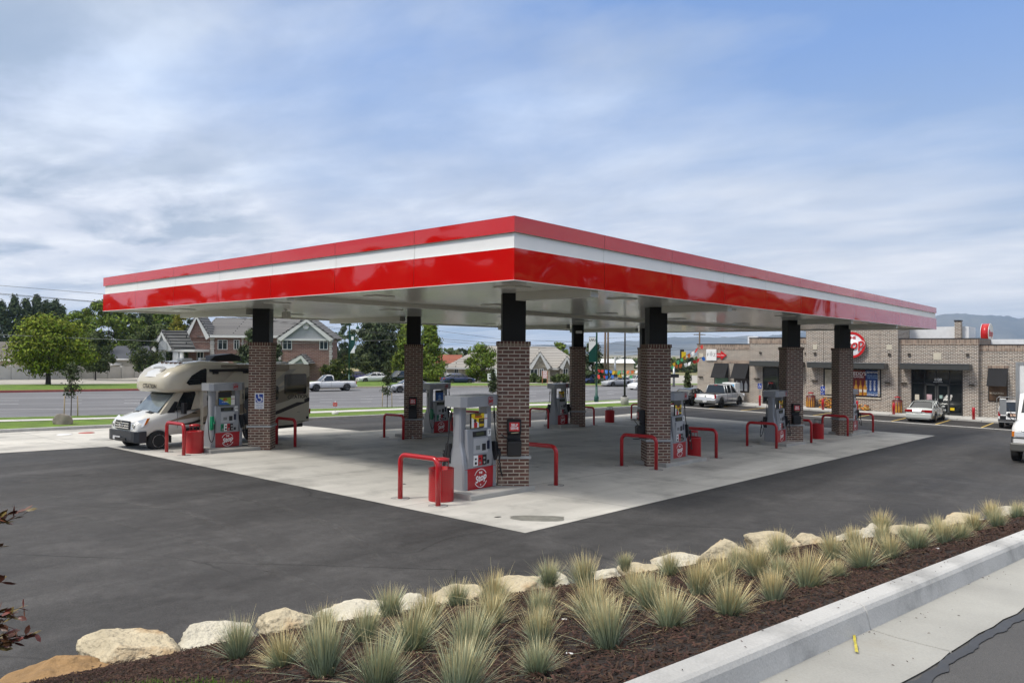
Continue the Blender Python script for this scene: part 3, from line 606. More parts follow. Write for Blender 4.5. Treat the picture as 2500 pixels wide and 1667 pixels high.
            a.bb((.25, -.004, 1.455), (.685, 0, 1.80), ADB); a.ring(0, .08, mat('ad_pale', (.2, .35, .6), .4), upright(.46, -.007, 1.62)); a.text('COLD', .07, WHITE, upright(.46, -.012, 1.5), off=.002)
        a.build('ad_poster', fm)
    MB().bb((.72, .06, 1.43), (.86, .10, 1.75), WHITE).bb((.725, .052, 1.64), (.855, .06, 1.655), BADGE).build('notice_sheet', t)
    # hood
    hr = []
    for z, e in ((1.95, 0), (2.19, .0), (2.20, -.012)):
        pts = [(-.10-e*0, .02, z), (.02, -.09-e, z), (.55, -.12-e, z), (1.06, -.06, z), (1.16, -.0, z), (1.24, .1, z), (1.24, D-.1, z), (1.16, D, z), (1.06, D+.06, z), (.55, D+.12+e, z), (.02, D+.09, z), (-.10, D-.02, z)]
        hr.append(pts)
    hd = MB().loft(hr, GREY).build('hood', t, bevel=.004)
    lg = MB(); logo(lg, upright(.80, -.10, 2.075, rz=radians(7)), .24, BADGE, BADGE, True); lg.build('hood_logo', hd)
    # nozzles, boots and hoses at both sides
    for s_, xx in ((-1, .03), (1, 1.10)):
        c = mat('diesel_green', (.0, .20, .09), .4) if diesel and s_ < 0 else BLACK
        bt = MB().loft([[(xx-.045, -.0, .62), (xx+.045, -.0, .62), (xx+.045, .14, .62), (xx-.045, .14, .62)], [(xx-.05, -.07, .8), (xx+.05, -.07, .8), (xx+.05, .12, .8), (xx-.05, .12, .8)], [(xx-.045, -.03, 1.08), (xx+.045, -.03, 1.08), (xx+.045, .1, 1.08), (xx-.045, .1, 1.08)]], c).build('nozzle_boot', t, bevel=.01)
        nz_ = MB().tube([(xx, -.10, .86), (xx, -.14, .80), (xx+.01, -.12, .66), (xx+.02, -.1, .56)], [.035, .03, .018, .012], BLACK, 8).tube([(xx+.02, -.1, .57), (xx+.035, -.12, .50)], .012, CHROME, 8).box((xx, -.12, .84), (.045, .05, .13), c); nzo = nz_.build('nozzle', t)
        out = .13 if s_ > 0 else -.10
        flip = (Matrix.Translation((0, D, 0)) @ Matrix.Diagonal((1, -1, 1, 1))) if (s_ < 0 and not diesel) else None
        if flip:
            for o_ in (bt, nzo): o_.data.transform(flip)
        pth = [(xx+out, .18, 1.96), (xx+out, .17, 1.75), (xx+out, .14, 1.35), (xx+out*1.15, .08, .9), (xx+out*1.2, -.01, .42), (xx+out*1.0, -.10, .24), (xx+out*.55, -.15, .28), (xx, -.15, .52), (xx, -.13, .66)]
        hs = []
        for i in range(len(pth)-1):
            p0, p1, p2, p3 = [Vector(pth[max(0, min(len(pth)-1, i+k))]) for k in (-1, 0, 1, 2)]
            for u in (0, .25, .5, .75): hs.append(.5*((2*p1)+(p2-p0)*u+(2*p0-5*p1+4*p2-p3)*u*u+(3*p1-p0-3*p2+p3)*u**3))
        hs.append(Vector(pth[-1])); MB().tube(hs, .014, BLACK, 8).build('hose', t, M=flip)
        MB().cyl((xx+out, .175, 1.80), (xx+out, .165, 1.62), .024, BLACK, 8).cyl((xx+out, .18, 1.86), (xx+out, .178, 1.80), .016, CHROME, 8).build('hose_swivel', t, M=flip)
    return t
def island(x, ya, yb, lab):
    t = MB(); r = []
    for i in range(9):
        y = ya+(yb-ya)*i/8; z = g(x, y); h = .13; r.append([(x-.60, y, z-.03), (x-.60, y, z+h-.02), (x-.58, y, z+h), (x+.53, y, z+h), (x+.56, y, z+h-.02), (x+.56, y, z-.03)])
    o = t.loft(r, CONC).build('pump_island'); tag(o, lab, 'kerb island', 'concrete pump islands')
PY = {('A', 0): (-1.76, 7, 'y', 'front grey and red fuel pump with hood, number 7, beside the nearest brick column'), ('A', 1): (8.05, 5, 'y', 'grey and red fuel pump just right of the column with the squeegee bucket'),
      ('A', 2): (17.2, 3, 'y', 'grey and red fuel pump left of the column by the second bin from the right'), ('A', 3): (27.7, 1, None, 'farthest grey and red pump on the right, half hidden by a brick column'),
      ('B', 0): (-1.72, 15, 'b', 'grey and red fuel pump 15 with green diesel nozzle in front of the motorhome'), ('B', 1): (8.42, 13, 'w', 'grey and red fuel pump with blue poster and green nozzle behind pump 7'),
      ('B', 2): (17.5, 11, 'y', 'small far grey and red fuel pump left of the middle-distance column'), ('B', 3): (27.9, 9, None, 'grey and red fuel pump hidden behind the squeegee bucket column')}
for (r_, i), (y, num, ad, lab) in PY.items():
    xx = .03 if r_ == 'A' else -12.02
    pump(xx, y, num, ad, lab, diesel=(r_ == 'B' and i < 2))
    yc = (ROWA if r_ == 'A' else ROWB)[i]; lo, hi = min(y-.3, yc-.3), max(y+1.5, yc+.22)
    where = {('A', 0): 'under the nearest pump', ('A', 1): 'under the pump right of centre', ('A', 2): 'under the pump third along the right row', ('A', 3): 'at the far right end of the right row', ('B', 0): 'beside the motorhome', ('B', 1): 'under the pump behind pump 7', ('B', 2): 'under the far pump in the middle distance', ('B', 3): 'at the hidden far end of the left row'}[r_, i]
    island(xx-.03, lo, hi, 'low concrete island '+where)
def guard(x, y, lab, xw=1.24):
    t = thing('pump_guard', lab, 'guard rail', gz(x, y), 0, 'red tubular pump guards'); a = -xw/2; b = xw/2; za = 0; R_ = .057; H = 1.0; zl = g(x+a, y)-g(x, y); zr = g(x+b, y)-g(x, y); p = [(a, 0, zl-.02)]; k = .17
    for i in range(8): q = radians(180-90*i/7); p.append((a+k+k*cos(q), 0, H+zl-k+k*sin(q)))
    for i in range(8): q = radians(90-90*i/7); p.append((b-k+k*cos(q), 0, H+zr-k+k*sin(q)))
    p.append((b, 0, zr-.02)); MB().tube(p, R_, RED, 16).build('bent_pipe', t)
    for xx, zz in ((a, zl), (b, zr)): MB().ring(.105, .20, mat('footing_grout', (.33, .325, .31), .9), Matrix.Translation((xx, 0, zz+.007)), t=.004).ring(.2, .212, DARK, Matrix.Translation((xx, 0, zz+.007)), t=.003).build('footing_ring', t)
gl = ['%s pump guard in front of pump 7' % 'bright red bent-pipe', 'red bent-pipe guard right of the nearest brick column', 'red bent-pipe guard across the foot of the squeegee bucket column', 'red bent-pipe guard right of the bin beside the pump right of centre',
      'red bent-pipe guard left of the third pump in the right row', 'red bent-pipe guard between the SELF SERVE column and the second bin from the right', 'red bent-pipe guard across the foot of the farthest right column', 'rightmost red bent-pipe guard beyond the last pump',
      'red bent-pipe guard in front of the motorhome wheel', 'red bent-pipe guard right of the column with the wheelchair sign', 'red bent-pipe guard left of the shaded column left of centre', 'red bent-pipe guard mostly hidden behind pump 7',
      'red bent-pipe guard left of the small far pump', 'red bent-pipe guard right of the middle-distance column', 'red bent-pipe guard just left of the squeegee bucket column', 'red bent-pipe guard hidden behind the pump right of centre']
for i, (x, y) in enumerate([(-.14, -2.99), (-.20, 1.25), (-.01, 6.04), (-.2, 10.58), (-.1, 15.9), (-.05, 19.85), (-.13, 25.4), (-.05, 29.6), (-12.2, -2.87), (-12.3, 1.3), (-12.08, 6.3), (-12.15, 11.2), (-12.3, 16.36), (-12.2, 20.4), (-12.4, 26.7), (-12.2, 29.9)]): guard(x, y, gl[i])
def bin_(x, y, lab, lid=True, r=.285, h=.73):
    t = thing('litter_bin', lab, 'bin', gz(x, y), 0, 'red drum litter bins'); z = 0
    m = mat('perforated_red', (.46, .006, .012), .35, var=.05, coat=.2)
    if 'perf' not in MATS:
        n = m.node_tree.nodes; l = m.node_tree.links; bs = n['Principled BSDF']; tc_ = n.new('ShaderNodeTexCoord'); se = n.new('ShaderNodeSeparateXYZ'); l.new(tc_.outputs['Object'], se.inputs[0])
        at_ = n.new('ShaderNodeMath'); at_.operation = 'ARCTAN2'; l.new(se.outputs[1], at_.inputs[0]); l.new(se.outputs[0], at_.inputs[1]); cb = n.new('ShaderNodeCombineXYZ'); ml = n.new('ShaderNodeMath'); ml.operation = 'MULTIPLY'; ml.inputs[1].default_value = .285
        l.new(at_.outputs[0], ml.inputs[0]); l.new(ml.outputs[0], cb.inputs[0]); l.new(se.outputs[2], cb.inputs[1]); vo = n.new('ShaderNodeTexVoronoi'); vo.inputs['Scale'].default_value = 26; vo.inputs['Randomness'].default_value = 0; l.new(cb.outputs[0], vo.inputs['Vector'])
        mr = n.new('ShaderNodeMapRange'); l.new(vo.outputs['Distance'], mr.inputs[0]); mr.inputs[1].default_value = .22; mr.inputs[2].default_value = .28; mr.inputs[3].default_value = 1; mr.inputs[4].default_value = 0
        mx = n.new('ShaderNodeMix'); mx.data_type = 'RGBA'; l.new(mr.outputs[0], mx.inputs[0]); src = bs.inputs['Base Color'].links[0].from_socket; l.new(src, mx.inputs[6]); mx.inputs[7].default_value = (.10, .003, .004, 1); l.new(mx.outputs[2], bs.inputs['Base Color']); MATS['perf'] = m
    MB().lathe([(r*.97, 0), (r, .03), (r, h-.02), (r+.008, h), (r-.02, h), (r-.03, h-.15), (0, h-.15)], m, 32).build('drum', t)
    if lid:
        MB().lathe([(r*.62, h+.17), (r*.64, h+.215), (r*.3, h+.235), (0, h+.24)], RED, 24).build('rain_lid', t)
        pm = MB()
        for k in range(4): q = radians(45+90*k); pm.cyl((cos(q)*r*.55, sin(q)*r*.55, h-.1), (cos(q)*r*.55, sin(q)*r*.55, h+.18), .008, RED, 6)
        pm.build('lid_posts', t)
    else:
        pm = MB()
        for k in range(4): q = radians(45+90*k); pm.cyl((cos(q)*r*.6, sin(q)*r*.6, h-.1), (cos(q)*r*.6, sin(q)*r*.6, h+.2), .01, BLACK, 6)
        pm.ring(r*.55, r*.63, BLACK, Matrix.Translation((0, 0, h+.19)), t=.015); pm.build('lid_frame', t)
bin_(.04, -2.48, 'red perforated drum bin with raised lid beside pump 7'); bin_(-12.02, -2.3, 'red drum bin with raised lid between pump 15 and the motorhome'); bin_(-.26, 10.15, 'red drum bin with raised lid behind the pump right of centre')
bin_(-12.5, 23.4, 'red drum bin with bare black lid frame standing alone in the middle distance', False); bin_(-.0, 22.4, 'red drum bin with bare lid frame in front of the last column on the right', False); bin_(-12.5, 10.4, 'dark red drum bin just visible behind pump 7', True)
# ================================================================ VEHICLES
def paint(name, col, rough=.22, metal=0): return mat(name, col, rough, metal, var=.03, coat=.5)
TYRE = mat('tyre_rubber', (.018, .018, .018), .85, var=.2, bump=.2); ALLOY = mat('alloy', (.55, .55, .56), .25, metal=.9, var=.05)
REDLENS = mat('red_lens', (.30, .005, .008), .15, var=0, coat=.5); CLEARLENS = mat('headlight_lens', (.62, .65, .68), .08, var=0, coat=1); AMBER = mat('amber_lens', (.65, .18, .01), .15, var=0, coat=.5)
PLATE = mat('number_plate', (.6, .6, .6), .4, var=.2, vs=30)
WSH = mat('windscreen_glass', (.16, .19, .20), .04, var=.3, vs=2, spec=.9)
def wheel(parent, x, y, r, wd, side, rimm=ALLOY, name='wheel', spokes=5, z=0):
    wt = MB().lathe([(r*.62, -wd/2), (r*.93, -wd/2), (r, -wd/2+.03), (r, wd/2-.03), (r*.93, wd/2), (r*.62, wd/2)], TYRE, 28, M=Matrix.Rotation(-pi/2*side, 4, 'X'))
    w = wt.build(name, parent, loc=(x, y-side*0, z+r))
    rm = MB(); Mx = Matrix.Rotation(-pi/2*side, 4, 'X')
    rm.lathe([(r*.63, wd/2-.005), (r*.60, wd/2-.03), (r*.2, wd/2-.035), (r*.16, wd/2-.005), (0, wd/2-.0)], rimm if spokes == 0 else DARK, 24, M=Mx)
    rm.ring(r*.57, r*.635, rimm, Mx, z=wd/2-.012, t=.012)
    for k in range(spokes):
        q = 2*pi*k/spokes; c, s = cos(q), sin(q); h = r*.07
        rm.prism([Vector((c*r*.1-s*h, s*r*.1+c*h, wd/2-.02)), Vector((c*r*.1+s*h, s*r*.1-c*h, wd/2-.02)), Vector((c*r*.6+s*h*1.5, s*r*.6-c*h*1.5, wd/2-.02)), Vector((c*r*.6-s*h*1.5, s*r*.6+c*h*1.5, wd/2-.02))], Mx.to_3x3() @ Vector((0, 0, .02)) if False else (0, 0, .02), rimm, Mx)
    rm.build('rim', w)
    return w
def car(name, label, cat, P, rz, S, col, group=None, detail=True):
    """S: dict L,W, wheels (xf,xr), r, zb, body [(x,ztop,halfw)], house [(x,z0,z1,halfw0,halfw1)], front at +x."""
    t = thing(name, label, cat, P, rz, group); W = S['W']/2; r = S['r']; zb = S.get('zb', .22); XF, XR = S['wheels']
    pm = paint('car_'+name+'_%d%d%d' % tuple(int(c*99) for c in col), col, metal=S.get('metal', 0))
    xs = sorted(set([b[0] for b in S['body']]+[xw+r*1.22*cos(k*pi/8) for xw in (XF, XR) for k in range(9)]))
    lo, hi = S['body'][0][0], S['body'][-1][0]; xs = [x for x in xs if lo <= x <= hi]
    bx = [b[0] for b in S['body']]; rings = []
    for x in xs:
        zt = interp(x, bx, [b[1] for b in S['body']]); hw = interp(x, bx, [b[2] for b in S['body']])
        zs = zb
        for xw in (XF, XR):
            if abs(x-xw) < r*1.22: zs = max(zs, r+sqrt(max(0, (r*1.2)**2-(x-xw)**2)))
        zs = min(zs, zt-.12); zm = zs+(zt-zs)*.5
        rg = [(x, -hw*.72, max(zb, min(zs, zt-.14))), (x, -hw*.97, zs), (x, -hw, zm), (x, -hw*.985, zt-.09), (x, -hw*.9, zt-.015), (x, -hw*.5, zt+.012), (x, 0, zt+.02)]
        rings.append(rg+[(a, -b, c) for a, b, c in reversed(rg[:-1])])
    mb = MB().loft(rings, pm, smooth=True); body = mb.build('body', t); 
    MB().bb((lo+.15, -W*.72, zb-.06), (hi-.15, W*.72, zb+.25), DARK).build('underbody', t)
    H = S['house']
    gl = []
    for x, z0, z1, w0, w1 in H: gl.append([(x, -w0, z0), (x, -(w0+w1)/2-.015, (z0+z1)/2), (x, -w1, z1-.03), (x, -w1+.1, z1), (x, 0, z1+.02), (x, w1-.1, z1), (x, w1, z1-.03), (x, (w0+w1)/2+.015, (z0+z1)/2), (x, w0, z0)])
    MB().loft(gl, S.get('glass', GLASS), closed=False, cap=True, smooth=False).build('windows', t)
    # roof skin and pillars
    top = [h for h in H if h[2]-h[1] > .28*max(q[2]-q[1] for q in H)]
    rf = MB(); rr = []
    for x, z0, z1, w0, w1 in H[1:-1]: rr.append([(x, -w1-.012, z1-.07), (x, -w1-.005, z1-.0), (x, -w1+.12, z1+.022), (x, 0, z1+.045), (x, w1-.12, z1+.022), (x, w1+.005, z1-.0), (x, w1+.012, z1-.07)])
    rf.loft(rr, pm, closed=False, cap=False, smooth=True)
    for x0, xt in S['pillars']:
        for s in (-1, 1):
            def pt(x, top_):
                z0 = interp(x, [h[0] for h in H], [h[1] for h in H]); z1 = interp(x, [h[0] for h in H], [h[2] for h in H]); w0 = interp(x, [h[0] for h in H], [h[3] for h in H]); w1 = interp(x, [h[0] for h in H], [h[4] for h in H])
                return (x, s*(w1+.012), z1-.02) if top_ else (x, s*(w0+.012), z0)
            a = pt(x0, False); b = pt(xt, True); m_ = ((a[0]+b[0])/2, s*(abs(a[1]+b[1])/2+.022), (a[2]+b[2])/2)
            rf.tube([a, m_, b], S.get('pr', .035), pm, 6)
    rf.build('roof', t)
    for xw, nm in ((XF, 'wheel'), (XR, 'wheel')):
        for s in (-1, 1): wheel(t, xw, s*(W-.115), r, .22, -s if False else s, S.get('rim', ALLOY), nm, S.get('spokes', 5))
    ar = MB()
    for xw in (XF, XR): ar.bb((xw-r*1.15, -W*.86, zb), (xw+r*1.15, W*.86, min(r*2.2, interp(xw, bx, [b[1] for b in S['body']])-.1)), DARK)
    ar.build('wheel_wells', t)
    for s in (-1, 1):
        if 'tail' in S:
            x, z, w_, h_ = S['tail']; MB().bb((x-.02, s*(W-.08)-s*w_, z), (x+.06, s*(W-.045), z+h_), REDLENS).build('tail_light', t, bevel=.01)
        if 'head' in S:
            x, z, w_, h_ = S['head']; MB().bb((x-.12, s*(W-.1)-s*w_, z), (x+.01, s*(W-.05), z+h_), CLEARLENS).build('headlight', t, bevel=.02)
        mx, mz = S['mirror']; MB().box((mx, s*(W+.07), mz), (.12, .18, .13), pm).build('mirror', t, bevel=.03)
    if detail:
        for i, x in enumerate(S.get('doors', [])):
            for s in (-1, 1): MB().box((x, s*(W+.004), S['body'][len(S['body'])//2][1]-.16), (.16, .03, .03), pm).build('door_handle', t)
        sm = MB()
        for x in S.get('seams', []):
            for s in (-1, 1):
                hw = interp(x, bx, [b[2] for b in S['body']]); zt = interp(x, bx, [b[1] for b in S['body']]); sm.bb((x-.006, s*(hw-.03), zb+.12), (x+.006, s*(hw+.003), zt-.08), DARK)
        if sm.v: sm.build('door_seams', t)
    return t
SEDAN = dict(L=4.8, W=1.78, wheels=(1.42, -1.28), r=.32, zb=.24, body=[(-2.38, .62, .70), (-2.34, .86, .80), (-2.15, .98, .85), (-1.5, 1.0, .88), (-.9, .97, .89), (.6, .96, .89), (1.0, .95, .88), (1.8, .83, .86), (2.25, .70, .78), (2.38, .52, .66)],
    house=[(-1.75, .98, 1.0, .72, .68), (-1.05, .97, 1.36, .78, .60), (-.6, .96, 1.42, .79, .60), (.25, .96, 1.41, .79, .60), (1.15, .94, .97, .76, .66)], pillars=[(-1.62, -1.0), (-.25, -.2), (1.1, .3), (-.95, -.75)], tail=(-2.37, .72, .42, .17), head=(2.28, .58, .3, .12), mirror=(.75, 1.0), seams=(-.2, .85, -1.0), doors=(-.85, .05))
def variant(S, **k): d = dict(S); d.update(k); return d
def place(px, py): P = hit(px, py); return Vector((P.x, P.y, g(P.x, P.y)))
UPY = pi/2     # +x of the car turned to +y
# silver sedan parked at the store doors, seen from behind
cx_, cy_ = .0, 45.55
t = car('parked_car', 'silver four-door sedan parked nose-in at the glass store doors', 'car', gz(-.12, 45.7), UPY+.0, variant(SEDAN, metal=.35), (.50, .52, .50), 'vehicles parked by the store')
MB().bb((-2.43, -.80, .30), (-2.30, .80, .62), paint('car_parked_car_495151', (.50, .52, .50))).build('rear_bumper', t, bevel=.05)
MB().bb((-2.405, -.17, .66), (-2.38, .17, .82), PLATE).build('number_plate', t)
MB().bb((-2.40, -.44, .78), (-2.372, -.18, .88), REDLENS).build('light_bar', t)
# white sport utility vehicle at the right
SUV = dict(L=4.6, W=1.75, wheels=(1.4, -1.3), r=.38, zb=.42, body=[(-2.2, .9, .78), (-2.16, 1.1, .85), (-1.9, 1.13, .87), (0, 1.13, .88), (1.0, 1.12, .87), (1.15, 1.08, .86), (2.1, 1.0, .82), (2.25, .7, .72)],
    house=[(-2.14, 1.12, 1.15, .78, .74), (-1.98, 1.12, 1.70, .78, .66), (-1.2, 1.12, 1.75, .79, .66), (.2, 1.12, 1.74, .79, .66), (.95, 1.1, 1.13, .77, .7)], pillars=[(-2.1, -1.95), (-1.25, -1.2), (-.3, -.3), (.9, .25)], tail=(-2.19, .82, .10, .26), head=(2.15, .78, .3, .15), mirror=(.7, 1.2), seams=(-.3, .7, -1.15), doors=(-.9, .1), pr=.05)
t = car('parked_car', 'white sport utility vehicle parked at the store, half hidden by the box truck', 'car', gz(5.42, 45.2), UPY, SUV, (.72, .72, .72), 'vehicles parked by the store')
MB().bb((-2.32, -.82, .50), (-2.16, .82, .68), CHROME).build('rear_bumper', t, bevel=.03); p = MB().bb((-2.24, -.32, .78), (-2.17, .32, 1.06), BLACK).build('plate_surround', t, bevel=.03); MB().bb((-2.255, -.16, .85), (-2.235, .16, 1.0), mat('plate_orange', (.6, .4, .3), .5, var=.3, vs=20)).build('number_plate', p)
# pickups
def pickup(name, lab, P, rz, col, group=None, crew=True, metal=.3, s=1.0, bed=None):
    L2 = 2.9; W = 1.98
    S = dict(L=5.8, W=W, wheels=(1.85, -1.75), r=.40, zb=.42, body=[(-2.9, .62, .88), (-2.88, 1.14, .93), (-2.5, 1.16, .95), (-.95, 1.16, .96), (-.9, 1.18, .97), (1.2, 1.17, .97), (1.35, 1.15, .96), (2.5, 1.08, .93), (2.85, .95, .88), (2.92, .6, .84)], metal=metal,
        house=[(-1.05 if crew else -.25, 1.17, 1.2, .86, .82), (-.92 if crew else -.12, 1.17, 1.82, .86, .70), (-.4 if crew else .1, 1.17, 1.88, .87, .71), (.6, 1.17, 1.87, .87, .71), (1.4, 1.15, 1.18, .85, .8)],
        pillars=[(-1.0, -.9), (-.55, -.5), (.2, .25), (1.35, .65)] if crew else [(-.2, -.1), (1.35, .65)], head=(2.86, .80, .26, .22), tail=(-2.9, .82, .1, .32), mirror=(1.05, 1.28), seams=(.2, 1.25, -.75) if crew else (.1, 1.25), doors=(-.5, .45) if crew else (.35,), spokes=6, pr=.045)
    t = car(name, lab, 'pickup truck', P, rz, S, col, group)
    for k in t.children: pass
    xe = -1.1 if crew else -.3
    MB().bb((-2.82, -.80, 1.10), (xe, .80, 1.195), BLACK).bb((-2.80, -.76, 1.196), (xe-.02, .76, 1.2), DARK).build('open_bed', t)
    MB().bb((-3.02, -.92, .48), (-2.86, .92, .70), CHROME if crew else WHITE).build('rear_bumper', t, bevel=.04)
    return t
t = pickup('parked_pickup', 'silver crew cab pickup parked outside the left wing of the store', gz(-15.95, 45.9), UPY, (.50, .51, .52), 'vehicles parked by the store')
MB().bb((-3.03, -.17, .50), (-3.02, .17, .64), PLATE).build('number_plate', t); MB().bb((-2.92, -.05, .93), (-2.90, .05, 1.03), CHROME).build('badge', t)
MB().bb((-.93, -.14, 1.80), (-.90, .14, 1.87), REDLENS).build('brake_light', t)
t = car('parked_car', 'black car parked left of the silver pickup, mostly hidden', 'car', gz(-18.6, 45.6), UPY, variant(SEDAN, metal=.2), (.015, .015, .018), 'vehicles parked by the store')
rd = lambda a, b: atan2(hit(*b).y-hit(*a).y, hit(*b).x-hit(*a).x)
RDIR = rd((600, 970), (1100, 965))
P = hit(806, 954); t = pickup('white_pickup', 'white single cab pickup driving on the road behind the motorhome', gz(P.x, P.y), RDIR+pi, (.72, .72, .72), 'vehicles on the road', crew=False, metal=0); t.scale = (.93, .93, .93)
P = hit(1000, 957); t = car('silver_car', 'silver sedan passing on the road behind the shaded column', 'car', gz(P.x, P.y), RDIR+pi, variant(SEDAN, metal=.3), (.42, .43, .44), 'vehicles on the road')
# cars beyond the road
far = [((862, 931), (.03, .02, .14), 'purple sedan parked behind the green street lamp', 0.0), ((912, 934), (.70, .70, .70), 'white sedan parked beneath the dark trees across the road', 0), ((1118, 937), (.02, .03, .09), 'dark blue hatchback parked in front of the low tiled house', pi),
       ((1508, 943), (.35, .36, .38), 'grey sedan in the dealer lot beside the black lamp pole', 0), ((1440, 938), (.03, .05, .14), 'dark blue car behind the green banner post', .3), ((1480, 938), (.60, .60, .6), 'silver hatchback behind the wooden utility pole', 0),
       ((1548, 938), (.72, .72, .72), 'white car parked right of the black lamp pole in the dealer lot', .4), ((1572, 951), (.72, .72, .72), 'white car just left of the squeegee bucket column, across the road', .2)]
for (px, py), col, lab, dr in far:
    P = hit(px, py); t = car('far_parked_car', lab, 'car', gz(P.x, P.y), RDIR+pi+dr, SEDAN, col, 'cars parked across the road', detail=False)
P = hit(975, 936); car('far_parked_car', 'dark sport utility vehicle parked left of the shaded column across the road', 'car', gz(P.x, P.y), RDIR+pi+.3, SUV, (.02, .025, .02), 'cars parked across the road', detail=False)
for px, py, lab in ((1035, 931, 'white work truck parked under the pointed green tree'), (1075, 929, 'white work truck parked beside the low tiled house')):
    P = hit(px, py); pickup('far_parked_pickup', lab, gz(P.x, P.y), RDIR+pi, (.72, .72, .72), 'cars parked across the road', crew=False, metal=0)

# ---------------------------------------------------------------- motorhome (local: front at -x, near side is -y after turning)
# local axes: X towards the rear, Y to the far side; origin under the near front wheel
HR = radians(94.5); PW = hit(390, 1097); rvz = g(PW.x, PW.y+2)
mh = thing('motorhome', 'beige and white motorhome with over-cab bunk fuelling at pump 15', 'motorhome', (PW.x, PW.y, rvz), HR)
BEI = mat('rv_beige', (.56, .51, .40), .25, var=.03, coat=.5); RVW = mat('rv_white', (.72, .71, .67), .22, var=.02, coat=.5); TAUPE = mat('rv_taupe', (.24, .20, .145), .3, var=.03, coat=.3); DKBR = mat('rv_dark_brown', (.022, .016, .014), .3, var=0, coat=.3); SWG = mat('rv_silver', (.36, .34, .30), .3, coat=.3)
W_ = 2.3; NY = -.12          # near side plane at y = NY, far side NY+W_
# local +y must point away from camera: heading 94.5deg, local y = 184.5deg (towards -x) = away from camera
def side(pts, m, dy=0, par=None, nm=None, th=.006):      # polygon on the near side (x, z)
    return MB().prism([(x, NY-dy, z) for x, z in pts], (0, -th, 0), m).build(nm, par)
XC0, XC1 = 1.50, 6.23
coach = MB()
prof = [(XC0, .50), (XC0, 2.60), (XC0+.02, 2.98), (XC1-.06, 2.93), (XC1, 2.85), (XC1, .62), (XC1-.6, .50)]
coach.prism([(x, NY, z) for x, z in prof], (0, W_, 0), BEI); cbody = coach.build('coach_body', mh, bevel=.05)
# over-cab bunk
ax = [(-.55, 2.02, 2.10, .55), (-.62, 2.00, 2.30, .85), (-.56, 1.99, 2.52, .98), (-.36, 2.00, 2.74, 1.08), (-.05, 2.02, 2.92, 1.13), (.35, 2.02, 3.02, 1.15), (.9, 2.02, 3.08, 1.155), (1.5, 2.02, 3.08, 1.155), (2.1, 2.4, 3.03, 1.155), (2.6, 2.8, 2.96, 1.155)]
yc_ = NY+W_/2; rg = []
ax = [(.05, 2.14, 2.36, .55), (.09, 2.06, 2.46, .78), (.23, 2.00, 2.62, .97), (.45, 1.99, 2.80, 1.08), (.75, 1.99, 2.94, 1.14), (1.1, 2.0, 3.04, 1.165), (1.5, 2.0, 3.09, 1.165), (1.9, 2.0, 3.09, 1.165), (2.4, 2.3, 3.05, 1.165), (2.9, 2.75, 2.99, 1.16)]
for x, z0, z1, hw in ax:
    r_ = min(.25, (z1-z0)*.45); pts = []
    for cyy, czz, a0 in ((-hw+r_, z0+r_*.6, 180), (hw-r_, z0+r_*.6, 270), (hw-r_, z1-r_, 0), (-hw+r_, z1-r_, 90)):
        for k in range(5):
            q = radians(a0+90*k/4); pts.append((x, yc_+cyy+r_*cos(q), czz+(r_*.6 if a0 >= 180 else r_)*sin(q)))
    rg.append(pts)
bunk = MB().loft(rg, BEI, smooth=True).build('bunk', mh)
# white top nose patch and graphics on bunk
def nose(u, v, off=.006):   # surface point on the bunk front/top, u across (-1..1), v 0..1 from low front to top
    x = interp(v, (0, .15, .35, .6, .85, 1), (.055, .05, .14, .38, .72, 1.1))+.0; z = interp(v, (0, .15, .35, .6, .85, 1), (2.17, 2.33, 2.53, 2.76, 2.93, 3.04)); return (x+.22*max(0, 1-v*1.1)*u*u-off*2.2, yc_+u*.8, z+off*2)
MB().add([nose(u, v) for v in (.35, .5, .7, .85, 1) for u in (-1, -.5, 0, .5, 1)], [(j*5+i, j*5+i+1, j*5+i+6, j*5+i+5) for j in range(4) for i in range(4)], RVW, smooth=True).build('white_cap', bunk)
sw = MB(); outer = [(.75*cos(radians(a))-.1, .62+.16*sin(radians(a))) for a in range(-30, 150, 15)]; inner = [(.55*cos(radians(a))-.1, .60+.10*sin(radians(a))) for a in range(150, -40, -15)]
sw.add([nose(-u, v, .012) for u, v in outer+inner], [(i, i+1, len(outer)+len(inner)-2-i, len(outer)+len(inner)-1-i) for i in range(min(len(outer), len(inner))-1)], SWG); sw.build('swoosh', bunk)
MB().text('CITATION', .21, DKBR, Matrix.Translation((-.005, yc_-.30, 2.21)) @ Matrix.Rotation(-pi/2, 4, 'Z') @ FRONT, off=.006, sx=.95).build('name_lettering', bunk)
bw = [(.86, 2.33), (.96, 2.25), (1.56, 2.27), (1.62, 2.32), (1.62, 2.80), (1.56, 2.83), (1.40, 2.78), (1.05, 2.58)]
side(bw, GLASS, .022, bunk, 'bunk_window', .006)
